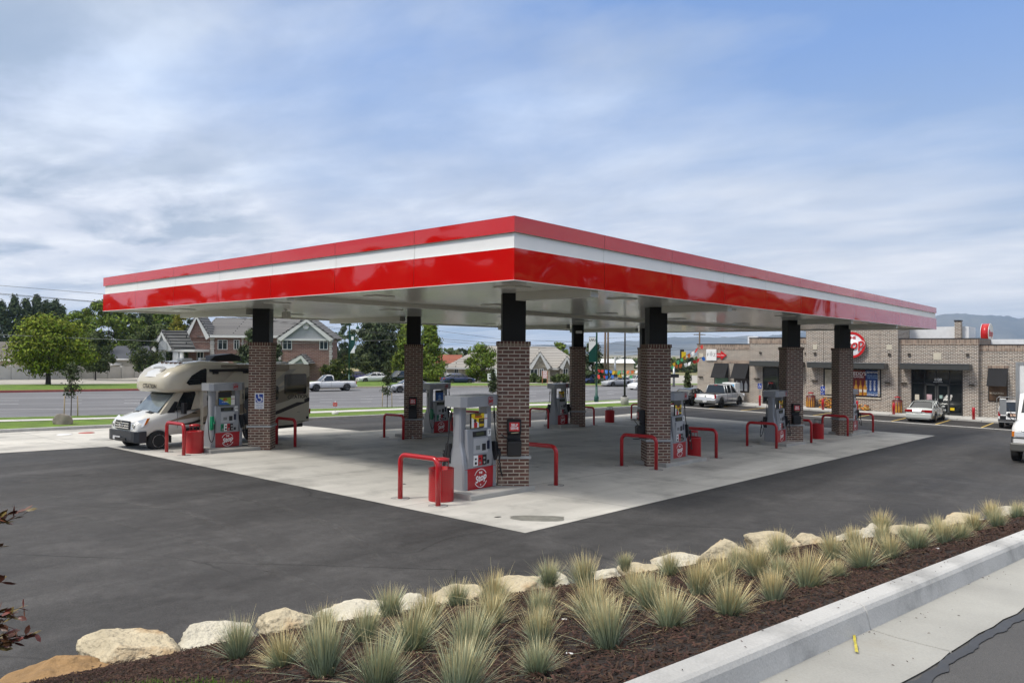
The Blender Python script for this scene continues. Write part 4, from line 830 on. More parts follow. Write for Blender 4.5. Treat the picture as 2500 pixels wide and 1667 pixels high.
# coach graphics on the near side
for nm, m, pts, d in [('taupe_stripe', TAUPE, [(XC0+.02, 1.08), (2.2, 1.32), (4.0, 1.62), (5.3, 2.05), (XC1-.02, 2.45), (XC1-.02, 2.05), (5.2, 1.50), (3.8, 1.22), (2.2, 1.0), (XC0+.02, .92)], .003), ('brown_stripe', DKBR, [(XC0+.02, .90), (3.0, 1.02), (4.6, 1.10), (XC1-.02, 1.58), (XC1-.02, 1.42), (4.6, .96), (3.0, .92), (XC0+.02, .83)], .0035),
     ('white_stripe', RVW, [(XC0+.02, 1.42), (2.1, 1.72), (2.1, 2.0), (XC0+.02, 1.96)], .003), ('white_stripe', RVW, [(XC0+.02, .60), (2.1, .66), (2.1, .80), (XC0+.02, .80)], .003), ('silver_stripe', SWG, [(4.3, 2.15), (5.2, 2.75), (5.55, 2.75), (4.7, 2.1)], .003), ('silver_stripe', SWG, [(4.3, 1.92), (5.1, 2.16), (5.1, 2.04), (4.3, 1.84)], .003)]:
    side(pts, m, d, cbody, nm)
side([(2.2, 2.95), (2.2, 2.70), (5.2, 2.66), (5.2, 2.93)], TAUPE, .003, cbody, 'upper_band')
MB().bb((1.72, NY-.16, 2.70), (4.35, NY-.005, 2.80), BLACK).bb((1.85, NY-.12, 2.62), (2.05, NY-.005, 2.70), DARK).bb((3.1, NY-.12, 2.62), (3.3, NY-.005, 2.70), DARK).build('awning_roll', mh, bevel=.02)
def rwin(x0, x1, z0, z1, nm='side_window'): 
    r = .08; pts = []
    for cx1, cz1, a0 in ((x0+r, z0+r, 180), (x1-r, z0+r, 270), (x1-r, z1-r, 0), (x0+r, z1-r, 90)):
        for k in range(4): q = radians(a0+30*k); pts.append((cx1+r*cos(q), cz1+r*sin(q)))
    return side(pts, GLASS, .004, cbody, nm, .012)
rwin(4.98, 6.05, 1.72, 2.55); rwin(3.2, 4.7, 1.55, 2.1); rwin(2.15, 2.8, 1.6, 2.3)
side([(5.55, 1.56), (5.95, 1.56), (5.95, 1.40), (5.55, 1.40)], BEI, .006, cbody, 'hatch'); side([(5.75, 1.25), (6.15, 1.25), (6.15, .88), (5.75, .88)], BEI, .006, cbody, 'hatch')
for x0, x1, z0, z1 in ((5.6, 6.2, .60, .62), (5.6, 6.2, 1.0, 1.01)): side([(x0, z0), (x1, z0), (x1, z1), (x0, z1)], DARK, .004, cbody, 'hatch_line')
side([(6.05, .70), (6.16, .70), (6.16, .80), (6.05, .80)], BLACK, .006, cbody, 'vent')
MB().text('CITATION', .21, DKBR, Matrix.Translation((5.62, NY-.012, 1.62)) @ FRONT, off=.005).build('name_lettering', cbody)
MB().bb((XC1, NY+.05, .9), (XC1+.08, NY+.15, 1.1), REDLENS).build('tail_light', cbody)
# roof kit
rk = MB().loft([[(x, yc_-.36, 3.06), (x, yc_-.30, 3.06+h), (x, yc_+.30, 3.06+h), (x, yc_+.36, 3.06)] for x, h in ((2.25, .03), (2.5, .22), (3.2, .30), (3.55, .2), (3.6, .05))], BLACK, smooth=False); rk.build('air_conditioner', mh, bevel=.03)
for vb in (((1.3, yc_-.1, 3.08), (1.7, yc_+.3, 3.18)), ((1.85, yc_-.4, 3.06), (2.05, yc_-.2, 3.2)), ((4.6, yc_-.3, 2.95), (5.1, yc_+.2, 3.1)), ((5.5, yc_-.2, 2.94), (5.9, yc_+.2, 3.02))): MB().bb(*vb, WHITE).build('roof_vent', mh, bevel=.02)
for u in (-.6, -.3, 0, .3, .6): MB().box((.95, yc_+u, 3.02), (.12, .07, .06), mat('marker_lamp', (.10, .03, .02), .3)).build('marker_lamp', mh)
# cab
hood = [(-.75, .62, .72), (-.74, .95, .84), (-.68, 1.06, .92), (-.35, 1.18, .97), (.05, 1.31, .99), (.30, 1.38, .99), (.95, 1.40, .99), (1.54, 1.40, .99)]
xs = sorted(set([h[0] for h in hood]+[.0+.42*cos(k*pi/9) for k in range(10)])); rg = []
for x in xs:
    zt = interp(x, [h[0] for h in hood], [h[1] for h in hood]); hw = interp(x, [h[0] for h in hood], [h[2] for h in hood]); zs = .55
    if abs(x) < .42: zs = max(.55, .35+sqrt(.42**2-x*x))
    q = [(x, -hw*.7, .5), (x, -hw*.98, min(zs, zt-.2)), (x, -hw, (zt+zs)/2), (x, -hw*.985, zt-.13), (x, -hw*.86, zt-.02), (x, -hw*.4, zt+.035), (x, 0, zt+.05)]; q += [(a, -b, c) for a, b, c in reversed(q[:-1])]
    rg.append([(a, b+yc_, c) for a, b, c in q])
cab = MB().loft(rg, RVW, smooth=True).build('cab', mh)
cs = []      # greenhouse shell in body colour
for x, z0, z1, w0, w1 in ((-.42, 1.26, 1.28, .90, .88), (-.05, 1.3, 1.72, .94, .86), (.30, 1.36, 2.06, .95, .80), (1.16, 1.38, 2.06, .97, .84)): cs.append([(x, yc_-w0, z0), (x, yc_-w1, z1), (x, yc_+w1, z1), (x, yc_+w0, z0)])
MB().loft(cs, BEI).build('cab_shell', cab)
ws = [(-.40, -.80, 1.30), (.26, -.70, 2.0), (.26, .70, 2.0), (-.40, .80, 1.30)]; fr_ = MB().prism([(x-.03, yc_+y, z+.015) for x, y, z in ws], (-.012, 0, .01), WSH).build('windscreen', cab)
MB().prism([(.10, yc_-.72, 1.88), (.25, yc_-.69, 2.03), (.25, yc_+.69, 2.03), (.10, yc_+.72, 1.88)], (-.03, 0, .02), mat('sun_visor', (.02, .03, .03), .3)).build('sun_strip', fr_)
MB().tube([(-.47, yc_-.65, 1.31), (-.40, yc_-.0, 1.36)], .012, BLACK, 6).tube([(-.47, yc_+.05, 1.31), (-.40, yc_+.6, 1.36)], .012, BLACK, 6).build('wipers', cab)
# near door window: panel at varying y; approximate plane leaning inwards
def sp(x, z, d=.01): w = interp(z, (1.3, 2.06), (.955, .82)); return (x, yc_-w-d, z)
win = [(.10, 1.36), (.28, 1.72), (.50, 1.98), (.98, 1.99), (1.03, 1.90), (1.00, 1.50), (.92, 1.40), (.6, 1.34)]
MB().prism([sp(x, z) for x, z in win], (0, -.008, 0), GLASS).build('door_window', cab)
MB().prism([sp(x, z, .015) for x, z in ((-.22, 1.30), (.10, 1.68), (.22, 1.66), (.06, 1.30))], (0, -.006, 0), BLACK).build('quarter_panel', cab)
MB().prism([(x, yc_-.992-.006, z) for x, z in ((-.25, .98), (.6, 1.20), (1.15, 1.38), (1.15, 1.10), (.4, 1.04))], (0, -.004, 0), TAUPE).build('taupe_stripe', cab)
MB().prism([(x, yc_-.992-.006, z) for x, z in ((.2, .86), (.8, .92), (1.15, 1.0), (1.15, .90), (.7, .84))], (0, -.004, 0), DKBR).build('brown_stripe', cab)
MB().bb((.42, yc_-1.03, .45), (1.1, yc_-.9, .72), BLACK).build('step_skirt', cab)
MB().box((.88, yc_-1.01, 1.24), (.2, .04, .035), BLACK).build('door_handle', cab); MB().bb((.16, yc_-.998, .75), (.166, yc_-.985, 1.36), DARK).bb((1.10, yc_-.998, .7), (1.106, yc_-.985, 1.38), DARK).build('door_seam', cab)
m_ = MB().tube([(.12, yc_-.95, 1.36), (.22, yc_-1.2, 1.38)], .025, BLACK, 8).tube([(.12, yc_-.95, 1.45), (.22, yc_-1.2, 1.47)], .02, BLACK, 8).box((.24, yc_-1.27, 1.44), (.12, .2, .38), BLACK).build('door_mirror', cab, bevel=.04)
MB().box((.0, yc_+1.12, 1.44), (.12, .2, .36), BLACK).build('door_mirror', cab, bevel=.04)
MB().loft([[(x, yc_-hw, .32+u), (x, yc_-hw, .72), (x, yc_+hw, .72), (x, yc_+hw, .32+u)] for x, hw, u in ((-1.10, .70, .1), (-1.08, .86, .04), (-.95, .98, 0), (-.68, 1.0, 0))], mat('rv_bumper', (.03, .033, .04), .45, var=.05), smooth=False).build('front_bumper', cab, bevel=.03)
MB().bb((-1.14, yc_-.35, .36), (-1.105, yc_+.35, .48), BLACK).build('lower_grille', cab); MB().bb((-1.135, yc_+.0, .40), (-1.118, yc_+.50, .52), PLATE).build('number_plate', cab)
gr = MB().prism([(-1.035, yc_-.46, .76), (-1.035, yc_-.52, .84), (-1.00, yc_-.5, 1.05), (-1.00, yc_+.5, 1.05), (-1.035, yc_+.52, .84), (-1.035, yc_+.46, .76)], (-.015, 0, 0), BLACK)
gr = gr.build('grille', cab)
sl_ = MB()
for z in (.80, .88, .96): sl_.bb((-1.075, yc_-.47, z), (-1.045, yc_+.47, z+.035), CHROME)
sl_.build('grille_slats', gr)
eb = MB(); Me = Matrix.Translation((-1.085, yc_, .92)) @ Matrix.Rotation(-pi/2, 4, 'Z') @ FRONT; eb.ring(.095, .11, CHROME, Me, t=.015)
for k in range(3): a = radians(90+120*k); d = Vector((cos(a), sin(a), 0)); q = Vector((-sin(a), cos(a), 0))*.016; eb.prism([q*1, d*.1, q*-1], (0, 0, .012), CHROME, Me)
eb.build('star_emblem', gr)
for s in (-1, 1):
    h_ = MB().add([(-1.035, yc_+s*.56, .78), (-1.02, yc_+s*.56, 1.0), (-.90, yc_+s*.80, 1.08), (-.66, yc_+s*1.0, 1.18), (-.80, yc_+s*.99, .90), (-.96, yc_+s*.84, .80), (-.80, yc_+s*.5, .8), (-.7, yc_+s*.5, 1.0)], [(0, 1, 2, 5), (5, 2, 3, 4), (1, 7, 3, 2), (0, 5, 4, 6)], CLEARLENS).build('headlight', cab)
    MB().lathe([(.075, 0), (.07, .02), (.03, .0), (0, .0)], CHROME, 14, M=Matrix.Translation((-1.01, yc_+s*.72, .90)) @ Matrix.Rotation(-pi/2, 4, 'Y')).build('reflector', h_)
MB().prism([(-.79, yc_-1.0, .93), (-.68, yc_-1.01, 1.16), (-.62, yc_-1.01, 1.17), (-.70, yc_-1.01, .97)], (0, -.01, 0), AMBER).build('indicator', cab)
for x in (-.55, -.15): pass
MB().prism([(-.50, yc_-.62, 1.27), (-.42, yc_-.62, 1.30), (-.42, yc_-.25, 1.325), (-.50, yc_-.25, 1.295)], (-.01, 0, .02), BLACK).build('hood_vent', cab); MB().prism([(-.50, yc_+.62, 1.27), (-.42, yc_+.62, 1.30), (-.42, yc_+.25, 1.325), (-.50, yc_+.25, 1.295)], (-.01, 0, .02), BLACK).build('hood_vent', cab)
RIMM_ = mat('polished_rim', (.72, .72, .72), .35, metal=.6, var=.1)
def remap(o):
    if o.type == 'MESH':
        for v in o.data.vertices: v.co.x = interp(v.co.x, (-1.2, -1.0, -.66, -.40, .26, 1.16, 2), (-.92, -.74, -.42, .10, .74, 1.52, 2.36))
for o_ in cab.children:
    remap(o_)
    for o2 in o_.children: remap(o2)
for y, s in ((yc_-.86, -1), (yc_+.86, 1)):
    wheel(mh, 0, y, .355, .24, s, RIMM_, 'wheel', 0); wheel(mh, 3.75, y, .355, .28, s, RIMM_, 'wheel', 0)
MB().bb((-.45, yc_-.78, .5), (.5, yc_+.78, .85), DARK).bb((1.5, yc_-1.0, .38), (6.0, yc_+1.0, .52), DARK).bb((.42, yc_-.93, .25), (.47, yc_-.7, .5), DARK).build('chassis', mh)
# person in the cab
SKIN = mat('skin', (.42, .22, .15), .6, var=.05); SHIRT = mat('blue_shirt', (.03, .16, .42), .8, var=.1)
def person_mesh(name, joints, edges, parent=None, m=SHIRT):
    me = bpy.data.meshes.new(name); me.from_pydata([j[:3] for j in joints], edges, []); me.materials.append(m); o = bpy.data.objects.new(name, me); C.objects.link(o)
    sk = o.modifiers.new('skin', 'SKIN')
    for i, j in enumerate(joints): me.skin_vertices[0].data[i].radius = (j[3], j[3])
    me.skin_vertices[0].data[0].use_root = True
    su = o.modifiers.new('sub', 'SUBSURF'); su.levels = 1; su.render_levels = 1
    if parent: o.parent = parent
    return o
pr = thing('person', 'driver in a blue shirt sitting behind the motorhome steering wheel', 'person', mh.matrix_basis @ Vector((1.02, yc_-.48, .75)), HR)
person_mesh('body', [(0, 0, 0, .16), (.02, 0, .25, .17), (0, 0, .48, .16), (-.02, 0, .60, .06), (-.03, 0, .72, .1), (-.04, 0, .80, .1), (0, -.22, .50, .07), (-.18, -.26, .28, .055), (-.40, -.15, .36, .045), (0, .22, .50, .07), (-.18, .26, .28, .055), (-.40, .15, .36, .045), (-.35, -.1, .02, .09), (-.35, .1, .02, .09)],
            [(0, 1), (1, 2), (2, 3), (3, 4), (4, 5), (2, 6), (6, 7), (7, 8), (2, 9), (9, 10), (10, 11), (0, 12), (0, 13)], pr, SHIRT)
o = MB().lathe([(.0, .0), (.07, .02), (.095, .1), (.09, .18), (.05, .235), (0, .245)], SKIN, 14, c=(-.035, 0, .64)).build('head', pr); MB().lathe([(.1, .14), (.1, .2), (.055, .25), (0, .26)], mat('hair_grey', (.1, .09, .08), .9), 14, c=(-.02, 0, .64)).build('hair', pr)

# ---------------------------------------------------------------- white box truck, right edge
bt = thing('box_truck', 'white box truck with big mirror standing at the right edge of the lot', 'truck', gz(9.15, 19.4), radians(-91))
TW = mat('truck_white', (.74, .74, .73), .28, var=.03, coat=.4)
# local: front at +x facing the camera, right-hand (as seen left) side is -y
MB().loft([[(x, -hw, z0), (x, -hw, z1-.1), (x, -hw+.15, z1), (x, hw-.15, z1), (x, hw, z1-.1), (x, hw, z0)] for x, hw, z0, z1 in ((-.9, .98, .75, 1.55), (.2, .95, .72, 1.5), (.9, .90, .70, 1.38), (1.05, .84, .72, 1.2))], TW, smooth=True).build('hood', bt)
MB().loft([[(x, -hw, z0), (x, -hw+.05, z1), (x, hw-.05, z1), (x, hw, z0)] for x, hw, z0, z1 in ((-2.3, 1.0, .8, 2.45), (-1.35, 1.0, .8, 2.45), (-.6, 1.0, .8, 1.5))], TW).build('cab', bt, bevel=.05)
MB().prism([(-.68, -.85, 1.55), (-1.25, -.8, 2.3), (-1.25, .8, 2.3), (-.68, .85, 1.55)], (.02, 0, .02), GLASS).build('windscreen', bt)
MB().prism([(-.95, -1.012, 1.5), (-1.4, -.985, 2.2), (-2.1, -.985, 2.2), (-2.1, -1.012, 1.5)], (0, -.01, 0), GLASS).build('door_window', bt)
bxo = MB().bb((-8.2, -1.2, 1.1), (-2.45, 1.2, 3.6), TW).build('cargo_box', bt, bevel=.02)
MB().bb((-2.5, -1.225, 1.05), (-2.38, -1.12, 3.65), GALV).bb((-2.5, -1.22, 3.58), (-2.4, 1.22, 3.66), GALV).build('corner_post', bxo); MB().bb((-2.41, -.9, 3.6), (-2.37, -.6, 3.64), AMBER).build('marker_lamp', bxo)
for s in (-1, 1):
    hl = MB().bb((1.0, s*.80, .98), (1.07, s*.50, 1.17), CLEARLENS).build('headlight', bt, bevel=.02); MB().bb((.98, s*.89, .98), (1.06, s*.81, 1.17), AMBER).build('indicator', bt, bevel=.01)
MB().bb((.98, -.9, .92), (1.06, .9, .96), DARK).bb((.98, -.6, .98), (1.06, .6, 1.2), DARK).build('grille', bt)
MB().bb((.95, -.93, .46), (1.2, .93, .76), mat('truck_bumper', (.12, .12, .11), .4, metal=.3)).build('front_bumper', bt, bevel=.04)
for s in (-1, 1):
    mr_ = MB().box((-.75, s*1.42, 1.95), (.10, .22, .62), GALV).box((-.75, s*1.42, 1.52), (.1, .2, .14), BLACK).build('mirror', bt, bevel=.02)
    MB().tube([(-.9, s*1.0, 1.3), (-.75, s*1.35, 1.68)], .015, BLACK, 6).tube([(-.95, s*1.0, 2.3), (-.75, s*1.55, 2.32), (-.75, s*1.62, 2.25), (-.75, s*1.62, 1.68), (-.75, s*1.3, 1.64)], .012, GALV, 6).tube([(-.5, s*1.0, 1.5), (-.75, s*1.3, 2.0)], .012, BLACK, 6).build('mirror_arm', mr_)
    for x in (.1, -6.3): wheel(bt, x, s*.86, .46, .28, s, WHITE, 'wheel', 0)
MB().bb((-8, -.5, .5), (.9, .5, .8), DARK).build('chassis', bt)
# ================================================================ CONVENIENCE STORE
store = thing('store_building', 'tan brick convenience store with dark metal awnings and a central tower', 'shop', (0, 51, -1.5))
SBR = brickmat('store_brick', (.26, .19, .15), (.095, .070, .062), (.60, .56, .49), bw=.31, rh=.105, ms=.021, bias=.0, stain=(.50, .43, .35), var=.12)
SLD = brickmat('store_soldier', (.36, .26, .20), (.15, .10, .08), (.46, .41, .34), bw=.10, rh=.32, ms=.013, offset=0, var=.12)
CAPM = mat('dark_coping', (.018, .018, .02), .4)
AWN = mat('awning_grey', (.055, .057, .055), .45, var=.05); FAB = mat('black_awning_fabric', (.014, .014, .016), .9, var=.15); DGL = mat('shop_glass', (.010, .012, .013), .05, var=.2, vs=1, spec=.7)
def SP(x, y, z): return (x, y-51, z+1.5)
def wallseg(x0, x1, ztop, y0, y1=63, nm='wall', low=-1.9):
    b = MB().bb(SP(x0, y0, low), SP(x1, y1, ztop-.52), SBR).build(nm, store)
    MB().bb(SP(x0-.03, y0-.035, ztop-.52), SP(x1+.03, y1, ztop-.06), SLD).build('soldier_course', b)
    MB().bb(SP(x0-.05, y0-.07, ztop-.06), SP(x1+.05, y1, ztop), CAPM).build('coping', b); return b
wa = wallseg(-20.7, -15.35, 3.95, 51.0); wb = wallseg(-15.35, -10.2, 4.5, 50.6); wc = wallseg(-10.2, -3.05, 6.35, 50.2, 58, 'tower_wall'); wd = wallseg(-3.05, 2.35, 4.36, 50.6); we = wallseg(2.35, 16, 3.9, 51.0)
MB().bb(SP(-8.9, 50.16, -1.9), SP(-8.75, 50.21, 5.8), SBR).bb(SP(-4.5, 50.16, -1.9), SP(-4.35, 50.21, 5.8), SBR).build('brick_piers', wc)
MB().bb(SP(-3.04, 54, 4.2), SP(1.2, 57, 5.35), mat('roof_membrane', (.72, .73, .74), .5)).build('parapet_back', store)
MB().bb(SP(.3, 53.5, 4.3), SP(.75, 54, 5.75), SBR).bb(SP(.26, 53.46, 5.75), SP(.79, 54.04, 5.85), CAPM).build('brick_stub', store)
MB().bb(SP(2.4, 56, 3.6), SP(9, 59, 4.35), MATS['roof_membrane']).bb(SP(-17, 54, 3.9), SP(-16, 55, 4.7), MATS['roof_membrane']).build('roof_units', store)
def fc(px, py, Y=51.0): p = aty(px, py, Y); return p.x, p.z
def onwall(nm, px0, py0, px1, py1, Y, m, th=.05, par=store, lab=None, bevel=0):
    x0, z0 = fc(px0, py0, Y); x1, z1 = fc(px1, py1, Y); o = MB().bb(SP(x0, Y-th, z1), SP(x1, Y, z0), m).build(nm, par, bevel=bevel); return o, (x0+x1)/2, (z0+z1)/2, abs(x1-x0), abs(z0-z1)
# stone accents, wall lights
for q, Y in (((1707.6, 862, 1717, 872), 51.), ((1985, 842, 1995.5, 853), 50.2), ((2164.7, 842, 2177.5, 854), 50.2), ((2279, 862, 2298.6, 879), 50.6)): onwall('stone_square', *q, Y, CREAM, .03)
for q, Y in (((1854.6, 858.8, 1859, 864), 50.6), ((1965, 860, 1970.5, 865.5), 50.6), ((1987, 860, 1993, 865.5), 50.2), ((2168.6, 862, 2174.6, 868), 50.2), ((2216.5, 862, 2223, 868), 50.6), ((2359, 862.5, 2365, 869), 50.6)): onwall('lamp_box', *q, Y, mat('bronze_box', (.05, .04, .03), .5), .12)
for q, Y in (((1706, 917.8, 1716, 920.5), 51.), ((1843, 923, 1855, 926.5), 50.6), ((1967, 926, 1975, 929), 50.6), ((1982.6, 927.5, 1996, 931), 50.2), ((2161, 932, 2173.6, 937), 50.2), ((2200.8, 932.5, 2213.7, 937.5), 50.6), ((2366, 937, 2378.6, 942), 50.6)): onwall('downlight', *q, Y, mat('bronze_box', (.05, .04, .03), .5), .2)
# metal canopies over the openings
for (a, b, z0, z1, Y) in ((-14.95, -10.45, 1.95, 2.38, 50.6), (-9.75, -3.75, 1.92, 2.36, 50.2), (-2.75, 1.95, 1.95, 2.38, 50.6)):
    o = MB().bb(SP(a, Y-1.1, z0), SP(b, Y-.01, z1), AWN).build('metal_awning', store, bevel=.015); MB().bb(SP(a, Y-1.14, z1), SP(b, Y-.9, z1+.04), GALV).build('gutter_edge', o)
# openings
def opening(x0, x1, z0, z1, Y, mull=(), trans=None, nm='shopfront', doors=None):
    o = MB().bb(SP(x0, Y-.012, z0), SP(x1, Y-.004, z1), DGL).build(nm, store); f = MB(); t = .06
    for a, b, c, d in ((x0-t, x0, z0, z1+t), (x1, x1+t, z0, z1+t), (x0, x1, z1, z1+t), (x0, x1, z0-.02, z0+.05)): f.bb(SP(a, Y-.06, c), SP(b, Y-.013, d), CAPM)
    for m in mull: f.bb(SP(m-.03, Y-.05, z0+.05), SP(m+.03, Y-.013, z1), CAPM)
    if trans: f.bb(SP(x0, Y-.045, trans-.03), SP(x1, Y-.014, trans+.03), CAPM)
    f.build('frame', o)
    if doors:
        for a, b in doors:
            d_ = MB(); 
            for q in ((a, a+.09, z0+.05, trans-.03), (b-.09, b, z0+.05, trans-.03), (a, b, trans-.15, trans-.03), (a, b, z0+.05, z0+.25)): d_.bb(SP(q[0], Y-.06, q[2]), SP(q[1], Y-.02, q[3]), AWN)
            d = d_.build('door', o); MB().bb(SP((b if a < doors[-1][0] else a+.09)-.08, Y-.11, -.55), SP((b if a < doors[-1][0] else a+.09)-.04, Y-.06, -.3), GALV).build('handle', d)
    return o
sf = opening(-2.1, 1.28, -1.62, 1.88, 50.6, (-1.25, -.42, .48), .85, 'shopfront', ((-1.2, -.42), (-.36, .44)))
MB().text('1120', .26, WHITE, upright(-.3, 50.55-51, 1.16+1.5), off=.008).bb(SP(-.62, 50.545, .97), SP(.02, 50.55, .99), WHITE).build('house_number', sf)
for x, z, w_, h_, c in ((-1.75, -.25, .3, .42, CREAM), (-.9, -.2, .36, .42, mat('poster_pink', (.45, .3, .32), .5, var=.5, vs=8)), (-.85, -.58, .42, .14, BLUEP), (-.1, -.15, .2, .25, mat('poster_mint', (.3, .42, .38), .5)), (.66, -1.05, .28, .2, ADY)): MB().bb(SP(x-w_/2, 50.57, z-h_/2), SP(x+w_/2, 50.585, z+h_/2), c).build('door_poster', sf)
s2 = opening(-14.05, -10.9, -1.45, 1.8, 50.6, (-12.75, -11.7), 1.2, 'shopfront')
MB().text('OPEN', .16, mat('open_sign', (.5, .02, .02), .4), upright(-13.4, 50.585-51, .45+1.5)).build('open_lettering', s2)
# awning windows
def awnwin(x0, x1, ztop, zmid, zb, Y, glassm, nm='awning_window', text=None):
    o = MB().bb(SP(x0, Y-.02, zb), SP(x1, Y-.005, ztop-.1), glassm).build(nm, store); f = MB()
    for a, b, c, d in ((x0-.05, x0, zb-.05, ztop), (x1, x1+.05, zb-.05, ztop), (x0, x1, zb-.05, zb)): f.bb(SP(a, Y-.05, c), SP(b, Y-.006, d), CAPM)
    f.build('frame', o); a = .9
    MB().add([SP(x0-.05, Y-.03, ztop), SP(x1+.05, Y-.03, ztop), SP(x1+.05, Y-a, zmid), SP(x0-.05, Y-a, zmid), SP(x0-.05, Y-.03, zmid), SP(x1+.05, Y-.03, zmid)], [(3, 2, 1, 0), (0, 4, 3), (1, 2, 5), (4, 5, 2, 3)], FAB).build('fabric_awning', o); return o
awnwin(-18.9, -17.6, 2.12, .78, -1.1, 51, mat('mint_glass', (.13, .24, .17), .15, var=.1))
w2 = awnwin(-16.95, -15.62, 2.12, .78, -.42, 51, mat('dim_poster', (.05, .035, .04), .3, var=.2))
bm_ = MB(); BOT = mat('bottle_white', (.55, .57, .58), .4, var=.1)
for x in (-16.72, -16.28, -15.85): bm_.loft([[SP(x+r*cos(q*pi/4), 50.93+r*.2*sin(q*pi/4), z) for q in range(8)] for r, z in ((.14, -.36), (.15, .1), (.13, .3), (.045, .42), (.05, .55))], BOT)
bm_.build('bottle_poster', w2)
w3 = awnwin(2.98, 4.1, 2.1, .82, -.32, 51, mat('brown_poster', (.10, .06, .035), .3, var=.5, vs=3)); MB().text('WASATCH', .2, CREAM, upright(3.45, 50.97-51, .25+1.5), off=.003, sx=.9).build('poster_lettering', w3)
MB().bb(SP(2.9, 50.96, 2.12), SP(4.2, 51.0, 2.36), SLD).build('lintel', store)
MB().bb(SP(-19.0, 50.96, 2.14), SP(-15.5, 51.0, 2.42), SLD).build('lintel', store)
# murals in the big window
mxs = [fc(v, 900, 50.2)[0] for v in (2014, 2041, 2078, 2113.5, 2148.5)]; mu = opening(mxs[0]-.03, mxs[4]+.03, -.35, 1.82, 50.2, (), None, 'poster_window'); Y = 50.18
M1 = mat('beer_red', (.16, .02, .02), .35, var=.3, vs=1.5); M2 = mat('beer_blue', (.02, .05, .17), .35, var=.3, vs=1.5); M3 = mat('beer_cream', (.40, .36, .28), .35, var=.45, vs=2.5); GOLD = mat('amber_bottle', (.42, .20, .03), .25, var=.3, vs=6)
pa = MB().bb(SP(mxs[0], Y-.01, -.32), SP(mxs[1]-.02, Y, 1.78), M3); pa.build('beer_poster', mu)
mc = (mxs[2]+mxs[3])/2; MB().bb(SP(mxs[1], Y-.01, -.32), SP(mxs[2]-.02, Y, 1.78), mat('dim_poster', (.05, .035, .04), .3)).build('beer_poster', mu); pb = MB().bb(SP(mxs[2], Y-.01, -.32), SP(mxs[3]-.02, Y, 1.78), M1).text("REDD'S", .38, WHITE, upright(mc, Y-.015-51, 1.48+1.5), off=.006).text('FLAVORS', .2, WHITE, upright(mc, Y-.015-51, 1.22+1.5), off=.003)
for x in (mc-.52, mc-.17, mc+.18, mc+.53): pb.loft([[SP(x+r*cos(q*pi/4), Y-.03+r*.15*sin(q*pi/4), z) for q in range(8)] for r, z in ((.13, -.25), (.14, .35), (.05, .65), (.055, .95))], GOLD); pb.bb(SP(x-.12, Y-.065, .0), SP(x+.12, Y-.055, .22), CREAM)
pb.build('beer_poster', mu)
me_ = (mxs[3]+mxs[4])/2; pc = MB().bb(SP(mxs[3], Y-.01, -.32), SP(mxs[4], Y, 1.78), M2)
for s_, z_, sz in (('KEYSTONE', 1.6, .19), ("GRAB LIFE BY", 1.34, .15), ("THE 'STONES", 1.17, .15), ('ALWAYS SMOOTH', -.04, .13), ('KEYSTONE LIGHT', -.2, .14)): pc.text(s_, sz, WHITE if 'KEY' in s_ else mat('pale_blue', (.25, .38, .55), .4), upright(me_, Y-.015-51, z_+1.5), off=.003, shear=.2)
for k in range(4): pc.text('KEYSTONE', .17, WHITE, Matrix.Translation(SP(me_-.47+.31*k, Y-.02, .55)) @ FRONT @ Matrix.Rotation(pi/2, 4, 'Z'), off=.004)
pc.build('beer_poster', mu); MB().bb(SP(mxs[0]-.1, 50.1, -.52), SP(mxs[4]+.1, 50.2, -.42), CREAM).build('window_sill', mu)
# main round sign
P = aty(2080, 842, 50.0); sg = thing('round_store_sign', 'big round red and white The Stop sign on the store tower behind a column', 'sign', (P.x, P.y, P.z))
R0 = 1.05
MB().lathe([(R0, 0), (R0, .12), (R0-.02, .13), (0, .13)], mat('sign_face', (.72, .73, .76), .35), 48, M=FRONT).build('sign_disc', sg)
MB().ring(R0-.17, R0+.02, SIGNRED, FRONT, z=.12, t=.05, n=64).build('sign_rim', sg)
lt = MB(); Ms = FRONT @ Matrix.Rotation(radians(14), 4, 'Z'); lt.text('Stop', 1.02, WHITE, Ms @ Matrix.Translation((0, -.05, .17)), shear=.28, off=.055, ext=.03); lt.text('Stop', 1.02, SIGNRED, Ms @ Matrix.Translation((0, -.05, .21)), shear=.28, off=.018, ext=.03); lt.text('THE', .34, SIGNRED, FRONT @ Matrix.Translation((0.02, .58, .15)), off=.01, shear=.1); lt.build('sign_letters', sg)
# drum sign beyond the roof
P = at(2409, 814, 75); ds = thing('drum_pole_sign', 'red drum-shaped sign on a pole rising behind the store roof', 'sign', (P.x, P.y, P.z), radians(-4))
MB().lathe([(.99, -.32), (1.0, .32)], mat('drum_red', (.5, .01, .012), .3), 48, M=Matrix.Rotation(pi/2, 4, 'Y')).build('drum', ds)
for s in (-1, 1): f = MB().ring(.88, 1.01, WHITE, Matrix.Rotation(pi/2, 4, 'Y'), z=s*.325, t=.03*s, n=48); f.ring(0, .88, MATS['sign_face'], Matrix.Rotation(pi/2, 4, 'Y'), z=s*.315, t=.02*s, n=48); f.text('Stop', .9, SIGNRED, Matrix.Rotation(pi/2, 4, 'Z') @ FRONT @ Matrix.Translation((0, 0, .36)) if s > 0 else Matrix.Rotation(-pi/2, 4, 'Z') @ FRONT @ Matrix.Translation((0, 0, .36)), shear=.28, off=.02); f.build('sign_face', ds)
MB().cyl((0, 0, -1), (0, 0, -7.5), .12, GALV).build('pole', ds)
